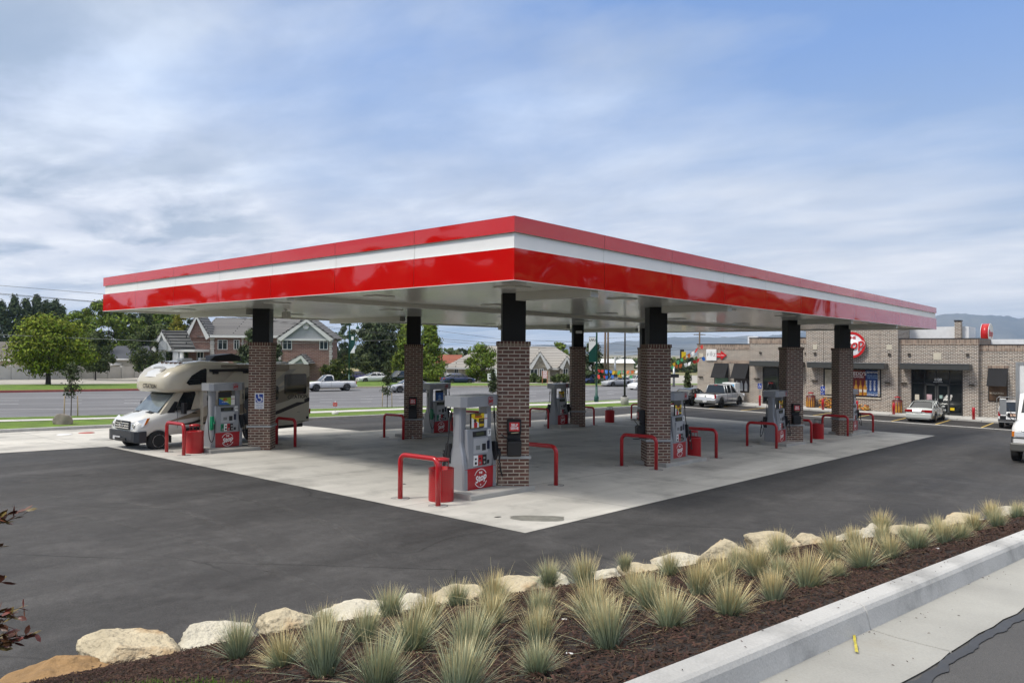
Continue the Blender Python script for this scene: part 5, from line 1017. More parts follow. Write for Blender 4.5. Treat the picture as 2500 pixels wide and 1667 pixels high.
# small wall signs
x0, z0 = fc(1725.5, 853); x1, z1 = fc(1750.6, 880)
t = thing('fuz_sign', 'square white sign reading FUZ on the left wing of the store', 'sign', ((x0+x1)/2, 50.95, (z0+z1)/2)); s_ = abs(x1-x0)/2
MB().bb((-s_, -.1, -s_*1.02), (s_, 0, s_*1.02), WHITE).build('sign_box', t, bevel=.03); MB().text('F', .42, CAPM, upright(-.33, -.105, 0), off=-.004).text('U', .42, CAPM, upright(0, -.105, .04), off=-.004).text('Z', .42, CAPM, upright(.33, -.105, 0), off=-.004).bb((-.03, -.108, .0), (-.015, -.102, .34), CAPM).bb((.02, -.108, .0), (.035, -.102, .34), CAPM).build('lettering', t)
t = thing('drive_thru_arrow', 'red arrow sign reading Drive Thru on the left wing of the store', 'sign', (x1+.02, 50.95, (z0+z1)/2-.02))
MB().prism([(0, -.08, -.2), (.42, -.08, -.2), (.42, -.08, -.42), (.98, -.08, 0), (.42, -.08, .42), (.42, -.08, .2), (0, -.08, .2)], (0, .07, 0), SIGNRED).build('arrow', t); MB().text('Drive Thru', .17, WHITE, upright(.38, -.085, 0), off=.002).build('lettering', t)
# bollards with and without wheelchair signs, in front of the store
for px, py, lab, hs in ((1855, 998, 'red bollard with blue wheelchair sign by the dark left entrance', 1), (2009, 1006, 'red bollard with blue wheelchair sign and van plate near the orange flowers', 2), (2182, 1018, 'plain red bollard just left of the silver sedan', 0), (2377, 1028, 'plain red bollard right of the glass store doors', 0), (2092, 1010, 'red bollard hidden behind the last pump', 0)):
    Y = 47.75; p = aty(px, py, Y); zz = g(p.x, Y)+.13; t = thing('bollard', lab, 'bollard', (p.x, Y, zz), 0, 'red bollards in front of the store')
    MB().lathe([(.10, -.02), (.10, .84), (.07, .87), (0, .88)], RED, 20).build('post', t)
    if hs:
        MB().cyl((0, 0, .87), (0, 0, 2.0), .025, GALV, 8).build('sign_post', t); s2_ = MB().bb((-.17, -.04, 1.45), (.17, -.028, 1.9), BLUEP); wheelchair(s2_, upright(0, -.042, 1.68), .3, WHITE); s2_.build('wheelchair_plate', t)
        if hs == 2: MB().bb((-.17, -.04, 1.2), (.17, -.028, 1.4), BLUEP).text('VAN', .1, WHITE, upright(0, -.043, 1.3)).build('van_plate', t)
# ice freezer, bottle display bins, flowers
p = aty(1783, 990, 49.6); zz = g(p.x, 49.6)+.13; t = thing('ice_freezer', 'white ice freezer with blue picture standing behind the silver pickup', 'freezer', (p.x, 50.0, zz))
MB().bb((-.62, -.75, 0), (.62, .3, 1.78), WHITE).build('cabinet', t, bevel=.03); MB().bb((-.52, -.77, .95), (.52, -.752, 1.65), mat('ice_blue', (.10, .35, .6), .3, var=.4, vs=2)).text('ICE', .35, WHITE, upright(0, -.78, 1.4), off=.01).build('picture_panel', t)
for px, py, lab in ((1979.5, 997, 'red drum bin with bottle pictures by the left store entrance'), (2191, 1012, 'red drum bin with bottle pictures left of the silver sedan')):
    p = aty(px, py, 49.6); t = thing('bottle_wrapped_bin', lab, 'bin', (p.x, 49.6, g(p.x, 49.6)+.13), 0, 'bins wrapped with bottle pictures')
    MB().lathe([(.34, 0), (.36, .02), (.36, 1.0), (0, 1.0)], mat('bin_dark', (.10, .02, .02), .4), 20).build('drum', t); b_ = MB()
    for k in range(-2, 3): a = -pi/2+k*.5; b_.loft([[(.37*cos(a)+r*cos(q*pi/3)*abs(sin(a)), .37*sin(a)+r*.4*sin(q*pi/3), z) for q in range(6)] for r, z in ((.07, .05), (.075, .45), (.03, .65), (.03, .85))], GOLD)
    b_.build('bottle_pictures', t); MB().lathe([(.22, 1.18), (.24, 1.24), (0, 1.3)], RED, 16).cyl((-.15, 0, 1.0), (-.15, 0, 1.2), .015, RED, 6).cyl((.15, 0, 1.0), (.15, 0, 1.2), .015, RED, 6).build('rain_lid', t)
FLM = mat('orange_wood', (.50, .24, .05), .7, var=.3, island=.5, hue=.03)
for px0, px1, hh, lab in ((2001, 2040, 1.0, 'stack of orange firewood bundles left of the second tower column'), (2092, 2120, .55, 'low stack of orange firewood bundles under the poster window')):
    p = aty(px0, 1000, 49.7); q = aty(px1, 1000, 49.7); mb = MB(); rr = random.Random(3)
    n_ = int(90*(q.x-p.x)*hh)
    for i in range(n_):
        u = rr.uniform(0, 1); hmax = hh*(.45+.55*(1-abs(u-.4)*1.3)); x = p.x+u*(q.x-p.x); z = rr.uniform(0, hmax); r_ = rr.uniform(.05, .09)
        mb.box((x, 49.6+rr.uniform(-.05, .3), g(x, 49.7)+.15+z), (r_*1.6, .3, r_), FLM, rz=rr.uniform(-.3, .3))
    o = mb.build('firewood_stack'); tag(o, lab, 'firewood'); o['kind'] = 'stuff'
# ================================================================ FAR BUILDINGS
RZC = atan2(RT.y, RT.x)
def frame(px, py, D, name, lab, cat, group=None):
    P = at(px, py, D); t = thing(name, lab, cat, (P.x, P.y, P.z), RZC, group)
    k = D/FPX
    def q(x, y, dy=0):      # picture position on the facade plane -> local (x, y, z); dy pushes it away
        A = at(x, y, D)-P; return (A.x*cos(RZC)+A.y*sin(RZC), dy, A.z)
    return t, q, k
HBR = brickmat('house_brick', (.25, .135, .105), (.18, .095, .08), (.30, .26, .22), bw=.6, rh=.2, ms=.02, var=.12)
TILE = brickmat('roof_tile', (.21, .205, .20), (.165, .16, .16), (.02, .02, .022), bw=9, rh=.42, ms=.08, offset=.5, bump=1, var=.2)
TILE2 = brickmat('pale_roof_tile', (.38, .36, .33), (.32, .30, .275), (.08, .075, .07), bw=9, rh=.55, ms=.07, offset=.5, bump=1, var=.15)
QUO = mat('quoin_stone', (.46, .44, .41), .8, var=.12); TRIM = mat('house_trim', (.62, .62, .60), .5, var=.04); GSID = mat('grey_siding', (.33, .345, .36), .7, var=.05); STUC = mat('beige_stucco', (.42, .385, .31), .85, var=.06); HWIN = mat('house_window', (.03, .04, .045), .08, var=.5, vs=1, spec=.8)
def roofpr(mb, pts, d, m): mb.prism(pts, d, m)
def wnd(t, q, x0, y0, x1, y1, dy, tr=TRIM, mull=True):
    a = q(x0, y1, dy); b = q(x1, y0, dy); w_ = .09
    o = MB().bb((a[0], dy-.05, a[2]), (b[0], dy+.02, b[2]), HWIN).build('window', t); f = MB()
    for lo, hi in (((a[0]-w_, a[2]-w_), (b[0]+w_, a[2])), ((a[0]-w_, b[2]), (b[0]+w_, b[2]+w_)), ((a[0]-w_, a[2]), (a[0], b[2])), ((b[0], a[2]), (b[0]+w_, b[2]))): f.bb((lo[0], dy-.1, lo[1]), (hi[0], dy+.02, hi[1]), tr)
    if mull: f.bb(((a[0]+b[0])/2-.04, dy-.08, a[2]), ((a[0]+b[0])/2+.04, dy, b[2]), tr)
    f.build('frame', o); return o
def quoin(t, q, x0, x1, y0, y1, dy):
    mb = MB(); n_ = int(abs(y1-y0)/5.6)
    for i in range(n_):
        ya = y0+(y1-y0)*i/n_; yb = y0+(y1-y0)*(i+.86)/n_; e = .8 if i % 2 else 0; a = q(x0+e, yb, dy); b = q(x1-e, ya, dy); mb.bb((a[0], dy-.12, a[2]), (b[0], dy+.3, b[2]), QUO)
    mb.build('quoins', t)
def gable(t, q, L_, A_, R_, dy, back, roof, face, lip=.35, th=.28, nm='roof'):
    a, b, c = Vector(q(*L_, dy)), Vector(q(*A_, dy)), Vector(q(*R_, dy)); up = Vector((0, 0, th)); fw = Vector((0, -lip, 0)); bd = Vector((0, back, 0))
    MB().prism([a+bd*0, b, c], (0, back*.98, 0), face).build('gable_wall', t)
    r = MB().prism([a+fw+Vector((0, 0, .02)), b+fw+Vector((0, 0, .03)), b+fw+up, a+fw+up*.9-Vector((.3, 0, .15))], bd+Vector((0, lip, 0)), roof).prism([c+fw+Vector((0, 0, .02)), b+fw+Vector((0, 0, .03)), b+fw+up, c+fw+up*.9+Vector((.3, 0, -.15))], bd+Vector((0, lip, 0)), roof).build(nm, t)
    f2 = Vector((0, -lip-.06, 0)); w_ = Vector((0, 0, -.42))
    MB().prism([a+f2, b+f2, b+f2+w_, a+f2+w_+Vector((.5, 0, .1))], (0, .05, 0), TRIM).prism([c+f2, b+f2, b+f2+w_, c+f2+w_+Vector((-.5, 0, .1))], (0, .05, 0), TRIM).build('bargeboard', r)
# --- brick house with porch, left
t, q, k = frame(640, 928, 106, 'brick_house', 'two-storey red brick house with grey tiled roof and arched white porch behind the motorhome', 'house')
def wallb(nm, x0, y0, x1, y1, dy, dep, m, par=None):
    a = q(x0, y1, dy); b = q(x1, y0, dy); return MB().bb((a[0], dy, a[2]), (b[0], dy+dep, b[2]), m).build(nm, par or t)
wallb('wall', 459, 824, 700, 932, 0, 12, HBR); wallb('wall', 694, 829, 823, 932, -3, 3, HBR)
E0, E1 = q(449, 822, -.5), q(705, 822, -.5); R0_, R1_ = q(484, 771, 6), q(764, 775, 6)
MB().prism([(E0[0]+2.1, -.6, E0[2]-.05), (E0[0]+2.1, 6, R0_[2]), (E0[0]+2.1, 12.6, E0[2]-.05)], (E1[0]-E0[0]-2, 0, 0), TILE).build('roof', t)
a = q(451, 822, -.35); 
gable(t, q, (453, 824), (484, 771), (516, 824), -.3, 3, TILE, HBR)
o = MB().bb((q(517, 822)[0], -.75, q(517, 824)[2]), (q(700, 822)[0], -.55, q(517, 818)[2]), TRIM).build('eaves', t)
gable(t, q, (696, 828), (765, 781), (828, 829), -3.2, 4.5, TILE, GSID)
a = q(696, 832, -3.3); b = q(826, 828, -3.3); MB().bb((a[0], -3.4, a[2]), (b[0], -3.0, b[2]), TRIM).build('pediment_base', t)
c_ = q(762.4, 798, -3.3); MB().lathe([(.46, 0), (.46, .12), (.36, .14), (.36, .08), (0, .08)], TRIM, 24, M=Matrix.Translation((c_[0], -3.22, c_[2])) @ FRONT).build('round_vent', t)
for x0, x1, dy in ((533, 554, 0), (572, 583, 0), (707, 726.6, -3), (794.6, 812, -3)): wnd(t, q, x0, 831, x1, 852, dy)
wnd(t, q, 540, 885, 556, 906, 0); wnd(t, q, 482, 860, 496, 890, 0)
quoin(t, q, 513, 523.5, 825, 905, -.02); quoin(t, q, 590, 595, 825, 905, -.02); quoin(t, q, 692.5, 703, 830, 925, -3.02); quoin(t, q, 816, 823.5, 831, 925, -3.02)
a = q(677, 854, -.1); b = q(690, 834, -.1); MB().bb((a[0], -.2, a[2]), (b[0], -.05, b[2]), TRIM).build('white_panel', t)
gable(t, q, (728, 886), (762, 867), (780, 886), -5.4, 2.2, TILE, GSID, .2, .2)
# porch
gable(t, q, (414, 853.5), (437, 812), (461, 853.5), -5, .5, TILE, TRIM)
a, b = q(437, 809.5, -5), q(462, 850, -5); r2, e2 = q(491, 809, 0), q(512, 849.5, 0)
MB().add([(a[0], -5, a[2]), (r2[0], -5, r2[2]), (e2[0], -5, e2[2]), (b[0], -5.3, b[2]), (a[0], -4.6, a[2]-.2), (r2[0], -4.6, r2[2]-.2), (e2[0], -4.6, e2[2]-.2), (b[0], -4.9, b[2]-.2)], [(0, 3, 2, 1), (4, 5, 6, 7), (0, 1, 5, 4), (1, 2, 6, 5), (2, 3, 7, 6), (3, 0, 4, 7)], TILE).build('porch_roof', t)
for px in (430, 437, 463, 468, 479): a = q(px, 930, -4.7); b = q(px, 854, -4.7); MB().cyl((a[0], -4.7, a[2]), (b[0], -4.7, b[2]), .30, TRIM, 14).build('porch_column', t)
a = q(441.5, 834, -5.05); ar = [(a[0]+.56*cos(radians(u)), a[2]-.60+.62*sin(radians(u))) for u in range(0, 181, 15)]; MB().prism([(x, -5.58, z) for x, z in ar]+[(a[0]-.56, -5.58, a[2]-1.2), (a[0]+.56, -5.58, a[2]-1.2)], (0, .1, 0), GSID).build('arch_opening', t)
a = q(414, 858, -5); b = q(512, 853, -5); MB().bb((a[0]+.4, -5.1, a[2]), (b[0], -.1, b[2]), TRIM).build('porch_beam', t)
# --- low tiled house, centre
t, q, k = frame(1250, 936, 118, 'tiled_house', 'low beige house with long pale tiled roof and small stone gables, centre', 'house')
wallb('wall', 1090, 895, 1428, 940, 0, 12, STUC)
L0, L1, R1, R0 = q(1084, 896, -.6), q(1177, 843, 5.5), q(1359, 846, 5.5), q(1436, 893, -.6); zz = L0[2]
MB().add([(L0[0], -.8, zz), (R0[0], -.8, zz), (R0[0], 12.5, zz), (L0[0], 12.5, zz), (L1[0], 5.5, L1[2]), (R1[0], 5.5, R1[2])], [(0, 1, 5, 4), (1, 2, 5), (2, 3, 4, 5), (3, 0, 4), (0, 3, 2, 1)], TILE2).build('roof', t)
MB().bb((L0[0], -.9, zz-.3), (R0[0], -.72, zz), TRIM).build('eaves', t)
STN = brickmat('house_stone', (.36, .32, .25), (.24, .21, .16), (.40, .37, .31), bw=.7, rh=.3, ms=.03, var=.2)
for (l_, a_, r_) in (((1290, 897), (1317.7, 860), (1343, 897)), ((1365, 897), (1382.3, 871), (1400, 897))):
    a = q(l_[0]+1, 938, -1.5); b = q(r_[0]-1, 897, -1.5); MB().bb((a[0], -1.5, a[2]), (b[0], 2, b[2]), STN).build('gable_wing', t)
    gable(t, q, l_, a_, r_, -1.6, 5, TILE2, STN, .25, .2)
wnd(t, q, 1295, 901, 1311, 920, -1.5); wnd(t, q, 1317, 900, 1325, 918, -1.5); wnd(t, q, 1374, 900, 1384, 918, -1.5); wnd(t, q, 1110, 901, 1118, 921, 0); wnd(t, q, 1154, 902, 1163, 920, 0); wnd(t, q, 1200, 902, 1205, 918, 0)
for x0, x1 in ((1107, 1110), (1118, 1127), (1152, 1154), (1165, 1168)): a = q(x0, 936, -.03); b = q(x1, 898, -.03); MB().bb((a[0], -.06, a[2]), (b[0], .1, b[2]), CREAM).build('pilaster', t)
a = q(1095, 937, -.2); b = q(1136, 921, -.2); MB().bb((a[0], -.3, a[2]), (b[0], .1, b[2]), STN).build('plinth', t)
t, q, k = frame(1095, 930, 150, 'terracotta_house', 'house with terracotta roof peeping out left of the low tiled house', 'house')
wallb('wall', 1055, 885, 1120, 935, 0, 8, STUC)
a, b = q(1050, 886, -.5), q(1125, 886, -.5); c_, d_ = q(1062, 866, 4), q(1120, 866, 4); TERR = brickmat('terracotta', (.30, .10, .06), (.24, .08, .05), (.1, .04, .03), bw=9, rh=.5, ms=.04)
MB().prism([(a[0], -.5, a[2]), (a[0], 4, c_[2]), (a[0], 8.5, a[2])], (b[0]-a[0], 0, 0), TERR).build('roof', t); wnd(t, q, 1080, 900, 1090, 912, 0)
# --- houses and fence, left
t, q, k = frame(5, 926, 118, 'grey_roof_house', 'single-storey house with brown-grey roof at the far left behind the fence', 'house')
wallb('wall', -80, 876, 38, 930, 0, 9, STUC); a, b = q(-84, 877, -.5), q(42, 877, -.5); c_ = q(0, 834, 5)
MB().prism([(a[0], -.5, a[2]), (a[0], 5, c_[2]), (a[0], 10.5, a[2])], (b[0]-a[0]-1, 0, 0), mat('brown_shingle', (.12, .108, .095), .9, var=.15, fine=.2, fs=8)).build('roof', t); MB().bb((a[0], -.62, a[2]-.2), (b[0], -.5, a[2]+.05), TRIM).build('eaves', t)
MB().cyl((q(18, 835, 4)[0], 4, c_[2]-.3), (q(18, 835, 4)[0], 4, c_[2]+.5), .2, TRIM, 8).build('roof_vent', t)
t, q, k = frame(290, 922, 128, 'dark_roof_house', 'single-storey house with dark grey roof between the two dark green trees', 'house')
wallb('wall', 249, 874, 372, 928, 0, 9, STUC); a, b = q(247, 875.5, -.5), q(376, 875.5, -.5); c_ = q(290, 844, 5)
MB().prism([(a[0], -.5, a[2]), (a[0], 5, c_[2]), (a[0], 10.5, a[2])], (b[0]-a[0], 0, 0), mat('dark_shingle', (.055, .06, .072), .9, var=.12, fine=.2, fs=8)).build('roof', t); MB().bb((a[0], -.62, a[2]-.2), (b[0], -.5, a[2]+.05), TRIM).build('eaves', t); a = q(247, 880, -.1); b = q(251, 843, -.1)
MB().bb((a[0], -.3, q(247, 877)[2]), (a[0]+.25, 5, c_[2]-1), TRIM).build('bargeboard', t)
a = q(272, 893, -3); b = q(296, 884, -3); MB().bb((a[0], -3, a[2]-2), (b[0], -.2, b[2]-.5), STUC).bb((a[0]-.2, -3.2, b[2]-.5), (b[0]+.2, -.2, b[2]-.2), TRIM).build('shed', t)
FA, FB = hit(-120, 929), hit(415, 918); FNC = mat('precast_fence', (.44, .43, .40), .85, var=.12, vs=.6); t = thing('precast_fence', 'long pale grey precast fence behind the big maple on the left', 'fence', (FA.x, FA.y, FA.z))
n_ = 14; h_ = 1.85
for i in range(n_+1):
    p = FA.lerp(FB, i/n_)-FA; zt = g(FA.x+p.x, FA.y+p.y)-FA.z; MB().box((p.x, p.y, zt+h_/2), (.42, .42, h_+.1), FNC, rz=.5).build('post', t)
    if i < n_:
        p2 = FA.lerp(FB, (i+1)/n_)-FA; z2 = g(FA.x+p2.x, FA.y+p2.y)-FA.z; d = (p2-p); d.z = 0; nn = Vector((d.y, -d.x, 0)).normalized()*.08
        A = [Vector((p.x, p.y, zt-.2)), Vector((p2.x, p2.y, z2-.2)), Vector((p2.x, p2.y, z2+h_-.1)), Vector((p.x, p.y, zt+h_-.1))]; pn = MB().prism([v-nn for v in A], nn*2, FNC)
        for zz in (.65, 1.25): B = [Vector((p.x, p.y, zt+zz)), Vector((p2.x, p2.y, z2+zz)), Vector((p2.x, p2.y, z2+zz+.03)), Vector((p.x, p.y, zt+zz+.03))]; pn.prism([v-nn*1.3 for v in B], nn*.2, GSID)
        pn.build('panel', t)

# ================================================================ TREES
BARK = mat('bark', (.07, .055, .045), .95, var=.3, vs=6, bump=.6, bs=20)
def leafm(name, col, isl=.45): return mat(name, col, .75, var=.25, vs=.35, island=isl, hue=.025, spec=.25)
LV = dict(maple=leafm('leaf_maple', (.17, .215, .018), .6), dark=leafm('leaf_dark', (.062, .085, .024)), mid=leafm('leaf_mid', (.125, .175, .020), .55), poplar=leafm('leaf_poplar', (.062, .090, .040)), conifer=leafm('needle', (.058, .078, .032)), yellow=leafm('leaf_yellow', (.15, .145, .01)), light=leafm('leaf_light', (.12, .175, .02)), shrub=leafm('leaf_shrub', (.06, .075, .012)), sap=leafm('leaf_sapling', (.045, .062, .022)))
def crown_mesh(shape, w, h, n, ls, seed, clumps=26):
    """leaf faces gathered in clumps inside an envelope of width w (m) and height h"""
    r = random.Random(seed); vs = []; fs = []; cl = []
    for i in range(clumps):
        for _ in range(50):
            a = r.uniform(0, 2*pi); u = r.uniform(0, 1); 
            env = {'round': sqrt(max(0, 1-(2*u-1)**2))**.8, 'cone': (1-u)**.8*min(1, u*6+.35), 'poplar': min(1, (1-u)*2.6)*min(1, u*5+.4), 'spread': min(1, u*3.2+.25)*sqrt(max(0, 1-u**2.2)), 'egg': sqrt(max(0, 1-(1.6*u-.6)**2)) if u > .375 else min(1, u/.375*.6+.42)}[shape]
            rr = sqrt(r.uniform(.12, 1))*env*w/2; break
        cr = (w*.085+.2)*r.uniform(.6, 1.45) if shape not in ('cone', 'poplar') else (w*.12+.22)*r.uniform(.7, 1.3) if shape == 'poplar' else (w*.09+.15)*r.uniform(.8, 1.3)
        cl.append((rr*cos(a), rr*sin(a), u*h, cr))
    per = max(6, n//clumps)
    for (x, y, z, cr) in cl:
        for j in range(per):
            d = Vector((r.gauss(0, 1), r.gauss(0, 1), r.gauss(0, 1))).normalized(); c = Vector((x, y, z))+Vector((d.x, d.y, d.z*(.75 if shape != 'poplar' else 1.5)))*cr*r.uniform(.35, 1.3)
            nrm = (d+Vector((r.uniform(-.8, .8), r.uniform(-.8, .8), r.uniform(-.3, 1.0)))).normalized(); a = nrm.cross(Vector((r.uniform(-1, 1), r.uniform(-1, 1), .3))).normalized(); b = nrm.cross(a); s = ls*r.uniform(.6, 1.3)
            o = len(vs); vs += [c-a*s, c-b*s*.45+nrm*s*.12, c+a*s, c+b*s*.45+nrm*s*.12]; fs.append((o, o+1, o+2, o+3))
    return vs, fs, cl
def tree(name, lab, P, shape, w, h, z0, mt, n=2600, ls=.28, tr=.16, seed=1, clumps=26, group='trees across the road', limbs=8, cat='tree', lean=(0, 0)):
    t = thing(name, lab, cat, (P.x, P.y, P.z), 0, group); vs, fs, cl = crown_mesh(shape, w, h, n, ls, seed, clumps)
    MB().add([v+Vector((lean[0]*v.z, lean[1]*v.z, z0)) for v in vs], fs, mt).build('crown', t)
    r = random.Random(seed); tk = MB().tube([(0, 0, -.2), (.03, 0, z0*.5), (0, .02, z0+.15*h), (lean[0]*h*.6, lean[1]*h*.6, z0+h*(.8 if shape in ('cone', 'poplar') else .55))], [tr*1.25, tr, tr*.8, tr*.2], BARK, 8)
    for i in range(limbs):
        x, y, z, cr = cl[r.randrange(len(cl))]; zs = z0+(.02 if shape != 'cone' else .3*z/h)*h; zs = min(zs, z0+z*.7); m = Vector((x*.45, y*.45, (zs+z0+z)/2-.1)); tk.tube([(0, 0, zs), m, (x, y, z0+z)], [tr*.5, tr*.3, tr*.08], BARK, 6)
    tk.build('trunk', t); return t
def tpx(px, py, D=None):
    if D is None: return hit(px, py)
    P = at(px, py, D); return Vector((P.x, P.y, g(P.x, P.y)))
def treepx(name, lab, cx_, ytop, ybot, half, D, shape, mt, by=None, **k):
    """crown spans ytop..ybot and +-half (pixels of the photo) at depth D"""
    P = tpx(cx_, by or ybot, D); s = D/FPX; zt = at(cx_, ytop, D).z-P.z; zb = at(cx_, ybot, D).z-P.z; return tree(name, lab, P, shape, half*2*s, zt-zb, max(zb, .1), mt, **k)
treepx('maple_tree', 'big yellow-green maple with spreading crown on the far verge at left', 118, 780, 902, 94, 78, 'spread', LV['maple'], n=13000, ls=.19, tr=.24, seed=3, clumps=120, limbs=16, cat='tree')
treepx('small_tree', 'small dark green tree in front of the fence, right of the big maple', 233, 818, 907, 44, 100, 'egg', LV['dark'], n=5500, ls=.2, tr=.1, seed=4, clumps=34)
treepx('small_tree', 'bushy dark green tree left of the white porch', 374, 800, 907, 60, 103, 'egg', LV['dark'], n=8500, ls=.22, tr=.14, seed=5, clumps=75)
for i, (x, yt, hf) in enumerate(((2, 742, 22), (33, 728, 20), (62, 732, 20), (88, 726, 20), (112, 742, 18), (134, 738, 20), (150, 752, 14), (-40, 738, 30))):
    treepx('poplar_tree', ['dark poplar at the left picture edge', 'tallest left dark poplar above the maple', 'dark poplar second from the left, above the maple', 'highest dark poplar top behind the maple', 'dark poplar right of the highest one', 'broad dark poplar right of the maple crown', 'short dark poplar at the right end of the poplar row', 'dark poplar outside the left edge'][i], x, yt, 878, hf, 165+i*2, 'poplar', LV['poplar'], n=4200, ls=.36, tr=.25, seed=20+i, clumps=95, limbs=4, group='row of dark poplars behind the maple')
treepx('green_tree', 'fresh green tree just right of the maple crown', 188, 768, 890, 44, 128, 'egg', LV['mid'], n=7500, ls=.26, tr=.2, seed=31, clumps=36)
treepx('green_tree', 'large rounded green tree behind the left canopy corner', 265, 742, 892, 78, 145, 'round', LV['mid'], n=14000, ls=.34, tr=.3, seed=32, clumps=95)
treepx('conifer_tree', 'dark conifer left of the yellow tree behind the porch house', 352, 764, 895, 46, 150, 'cone', LV['conifer'], n=8000, ls=.36, tr=.2, seed=33, clumps=90)
treepx('conifer_tree', 'dark conifer half hidden under the canopy edge behind the yellow tree', 398, 758, 895, 46, 155, 'egg', LV['mid'], n=8000, ls=.36, tr=.2, seed=34, clumps=80)
treepx('green_tree', 'dark green tree between the big round tree and the conifers', 318, 768, 895, 40, 152, 'egg', LV['dark'], n=7000, ls=.36, tr=.2, seed=36, clumps=70)
treepx('dark_tree', 'dark tree right behind the porch house roof', 448, 760, 880, 46, 160, 'egg', LV['dark'], n=7000, ls=.38, tr=.2, seed=37, clumps=70)
treepx('yellow_tree', 'yellowing tree left of the brick house gable', 440, 772, 850, 27, 128, 'egg', LV['yellow'], n=2200, ls=.26, tr=.15, seed=35, clumps=26)
treepx('pine_tree', 'dark pine in front of the brick house, left of the column with the wheelchair sign', 612, 806, 900, 44, 92, 'cone', LV['conifer'], by=930, n=4200, ls=.22, tr=.15, seed=40, clumps=50)
treepx('pine_tree', 'dark pine just right of the column with the wheelchair sign', 676, 842, 905, 18, 92, 'cone', LV['conifer'], by=930, n=1600, ls=.2, tr=.1, seed=41, clumps=26)
treepx('dark_tree', 'loose dark tree right of the brick house gable', 842, 782, 890, 34, 138, 'egg', LV['poplar'], by=930, n=2600, ls=.30, tr=.2, seed=42, clumps=34)
treepx('dark_tree', 'wide dark pine with heavy crown left of the shaded column', 918, 784, 925, 56, 118, 'egg', LV['conifer'], by=936, n=12000, ls=.28, tr=.3, seed=43, clumps=110)
treepx('dark_tree', 'dark tree top behind the shaded column', 968, 776, 905, 36, 128, 'egg', LV['dark'], by=934, n=3400, ls=.3, tr=.25, seed=44, clumps=40)
treepx('green_tree', 'pale green tree partly hidden by the shaded column', 990, 792, 925, 40, 112, 'cone', LV['mid'], by=936, n=6500, ls=.24, tr=.2, seed=45, clumps=90)
treepx('pointed_tree', 'pointed dense green tree right of the shaded column', 1048, 788, 930, 50, 108, 'cone', LV['mid'], by=938, n=11000, ls=.2, tr=.2, seed=46, clumps=130)
treepx('young_tree', 'light green young tree in front of the low tiled house', 1176, 845, 932, 42, 110, 'egg', LV['light'], by=938, n=6500, ls=.19, tr=.12, seed=47, clumps=64)
treepx('green_tree', 'tree top behind the right end of the low tiled house', 1368, 836, 900, 26, 150, 'egg', LV['mid'], by=935, n=1600, ls=.32, tr=.2, seed=48, clumps=22)
treepx('dark_tree', 'dark spreading tree behind the green banner post', 1446, 838, 935, 44, 112, 'cone', LV['conifer'], by=940, n=4200, ls=.26, tr=.2, seed=49, clumps=52)
for i, (x, yt, yb, hf, D, mt, lab) in enumerate(((805, 880, 932, 30, 100, 'shrub', 'yellow-green shrub beside the brick house'), (846, 872, 934, 34, 104, 'shrub', 'large yellow-green shrub left of the green street lamp'), (890, 890, 932, 24, 112, 'dark', 'dark shrub under the wide pine'), (1152, 918, 939, 16, 112, 'shrub', 'round shrub left of the young tree'), (1300, 916, 936, 10, 112, 'dark', 'clipped dark shrub at the stone gable'), (1321, 926, 937, 12, 111, 'dark', 'low dark shrub left of the lease sign'), (1366, 918, 930, 24, 113, 'dark', 'low hedge right of the lease sign'), (1420, 922, 938, 18, 113, 'dark', 'dark shrub at the right end of the low tiled house'), (1205, 922, 938, 14, 113, 'dark', 'dark shrub right of the young tree'))):
    treepx('shrub', lab, x, yt, yb, hf, D, 'round', LV[mt], n=1500 if hf > 20 else 900, ls=.2, tr=.04, seed=60+i, clumps=22, group='shrubs across the road', limbs=2, cat='shrub')
def sapling(px, py, yt, yb, half, lab, stakes=True, seed=1):
    P = hit(px, py); P.z = g(P.x, P.y)+.12; D = depth(P); t = tree('staked_sapling', lab, P, 'cone' if half < 15 else 'egg', half*2*D/FPX, at(px, yt, D).z-at(px, yb, D).z, at(px, yb, D).z-P.z, LV['sap'], n=900, ls=.075*max(1, D/45), tr=.022, seed=seed, clumps=46, group='staked saplings on the verge', limbs=14)
    if stakes:
        ST = mat('stake_wood', (.42, .32, .2), .8, var=.1)
        for s in (-1, 1): MB().cyl((s*.36*cos(RZC), s*.36*sin(RZC), -.1), (s*.33*cos(RZC), s*.33*sin(RZC), 1.05), .028, ST, 8).build('stake', t)
        MB().tube([(-.34*cos(RZC), -.34*sin(RZC), .95), (.34*cos(RZC), .34*sin(RZC), .95)], .01, BLACK, 5).build('tie', t)
sapling(173, 1021, 893, 965, 16, 'staked sapling on the verge left of the motorhome', seed=5); sapling(945, 998, 882, 962, 13, 'staked sapling on the verge left of the shaded column', seed=6)
sapling(1203, 976, 902, 955, 12, 'sapling peeping out left of the nearest brick column', False, 7); sapling(1678, 975, 905, 955, 10, 'thin sapling right of the squeegee bucket column', False, 8)
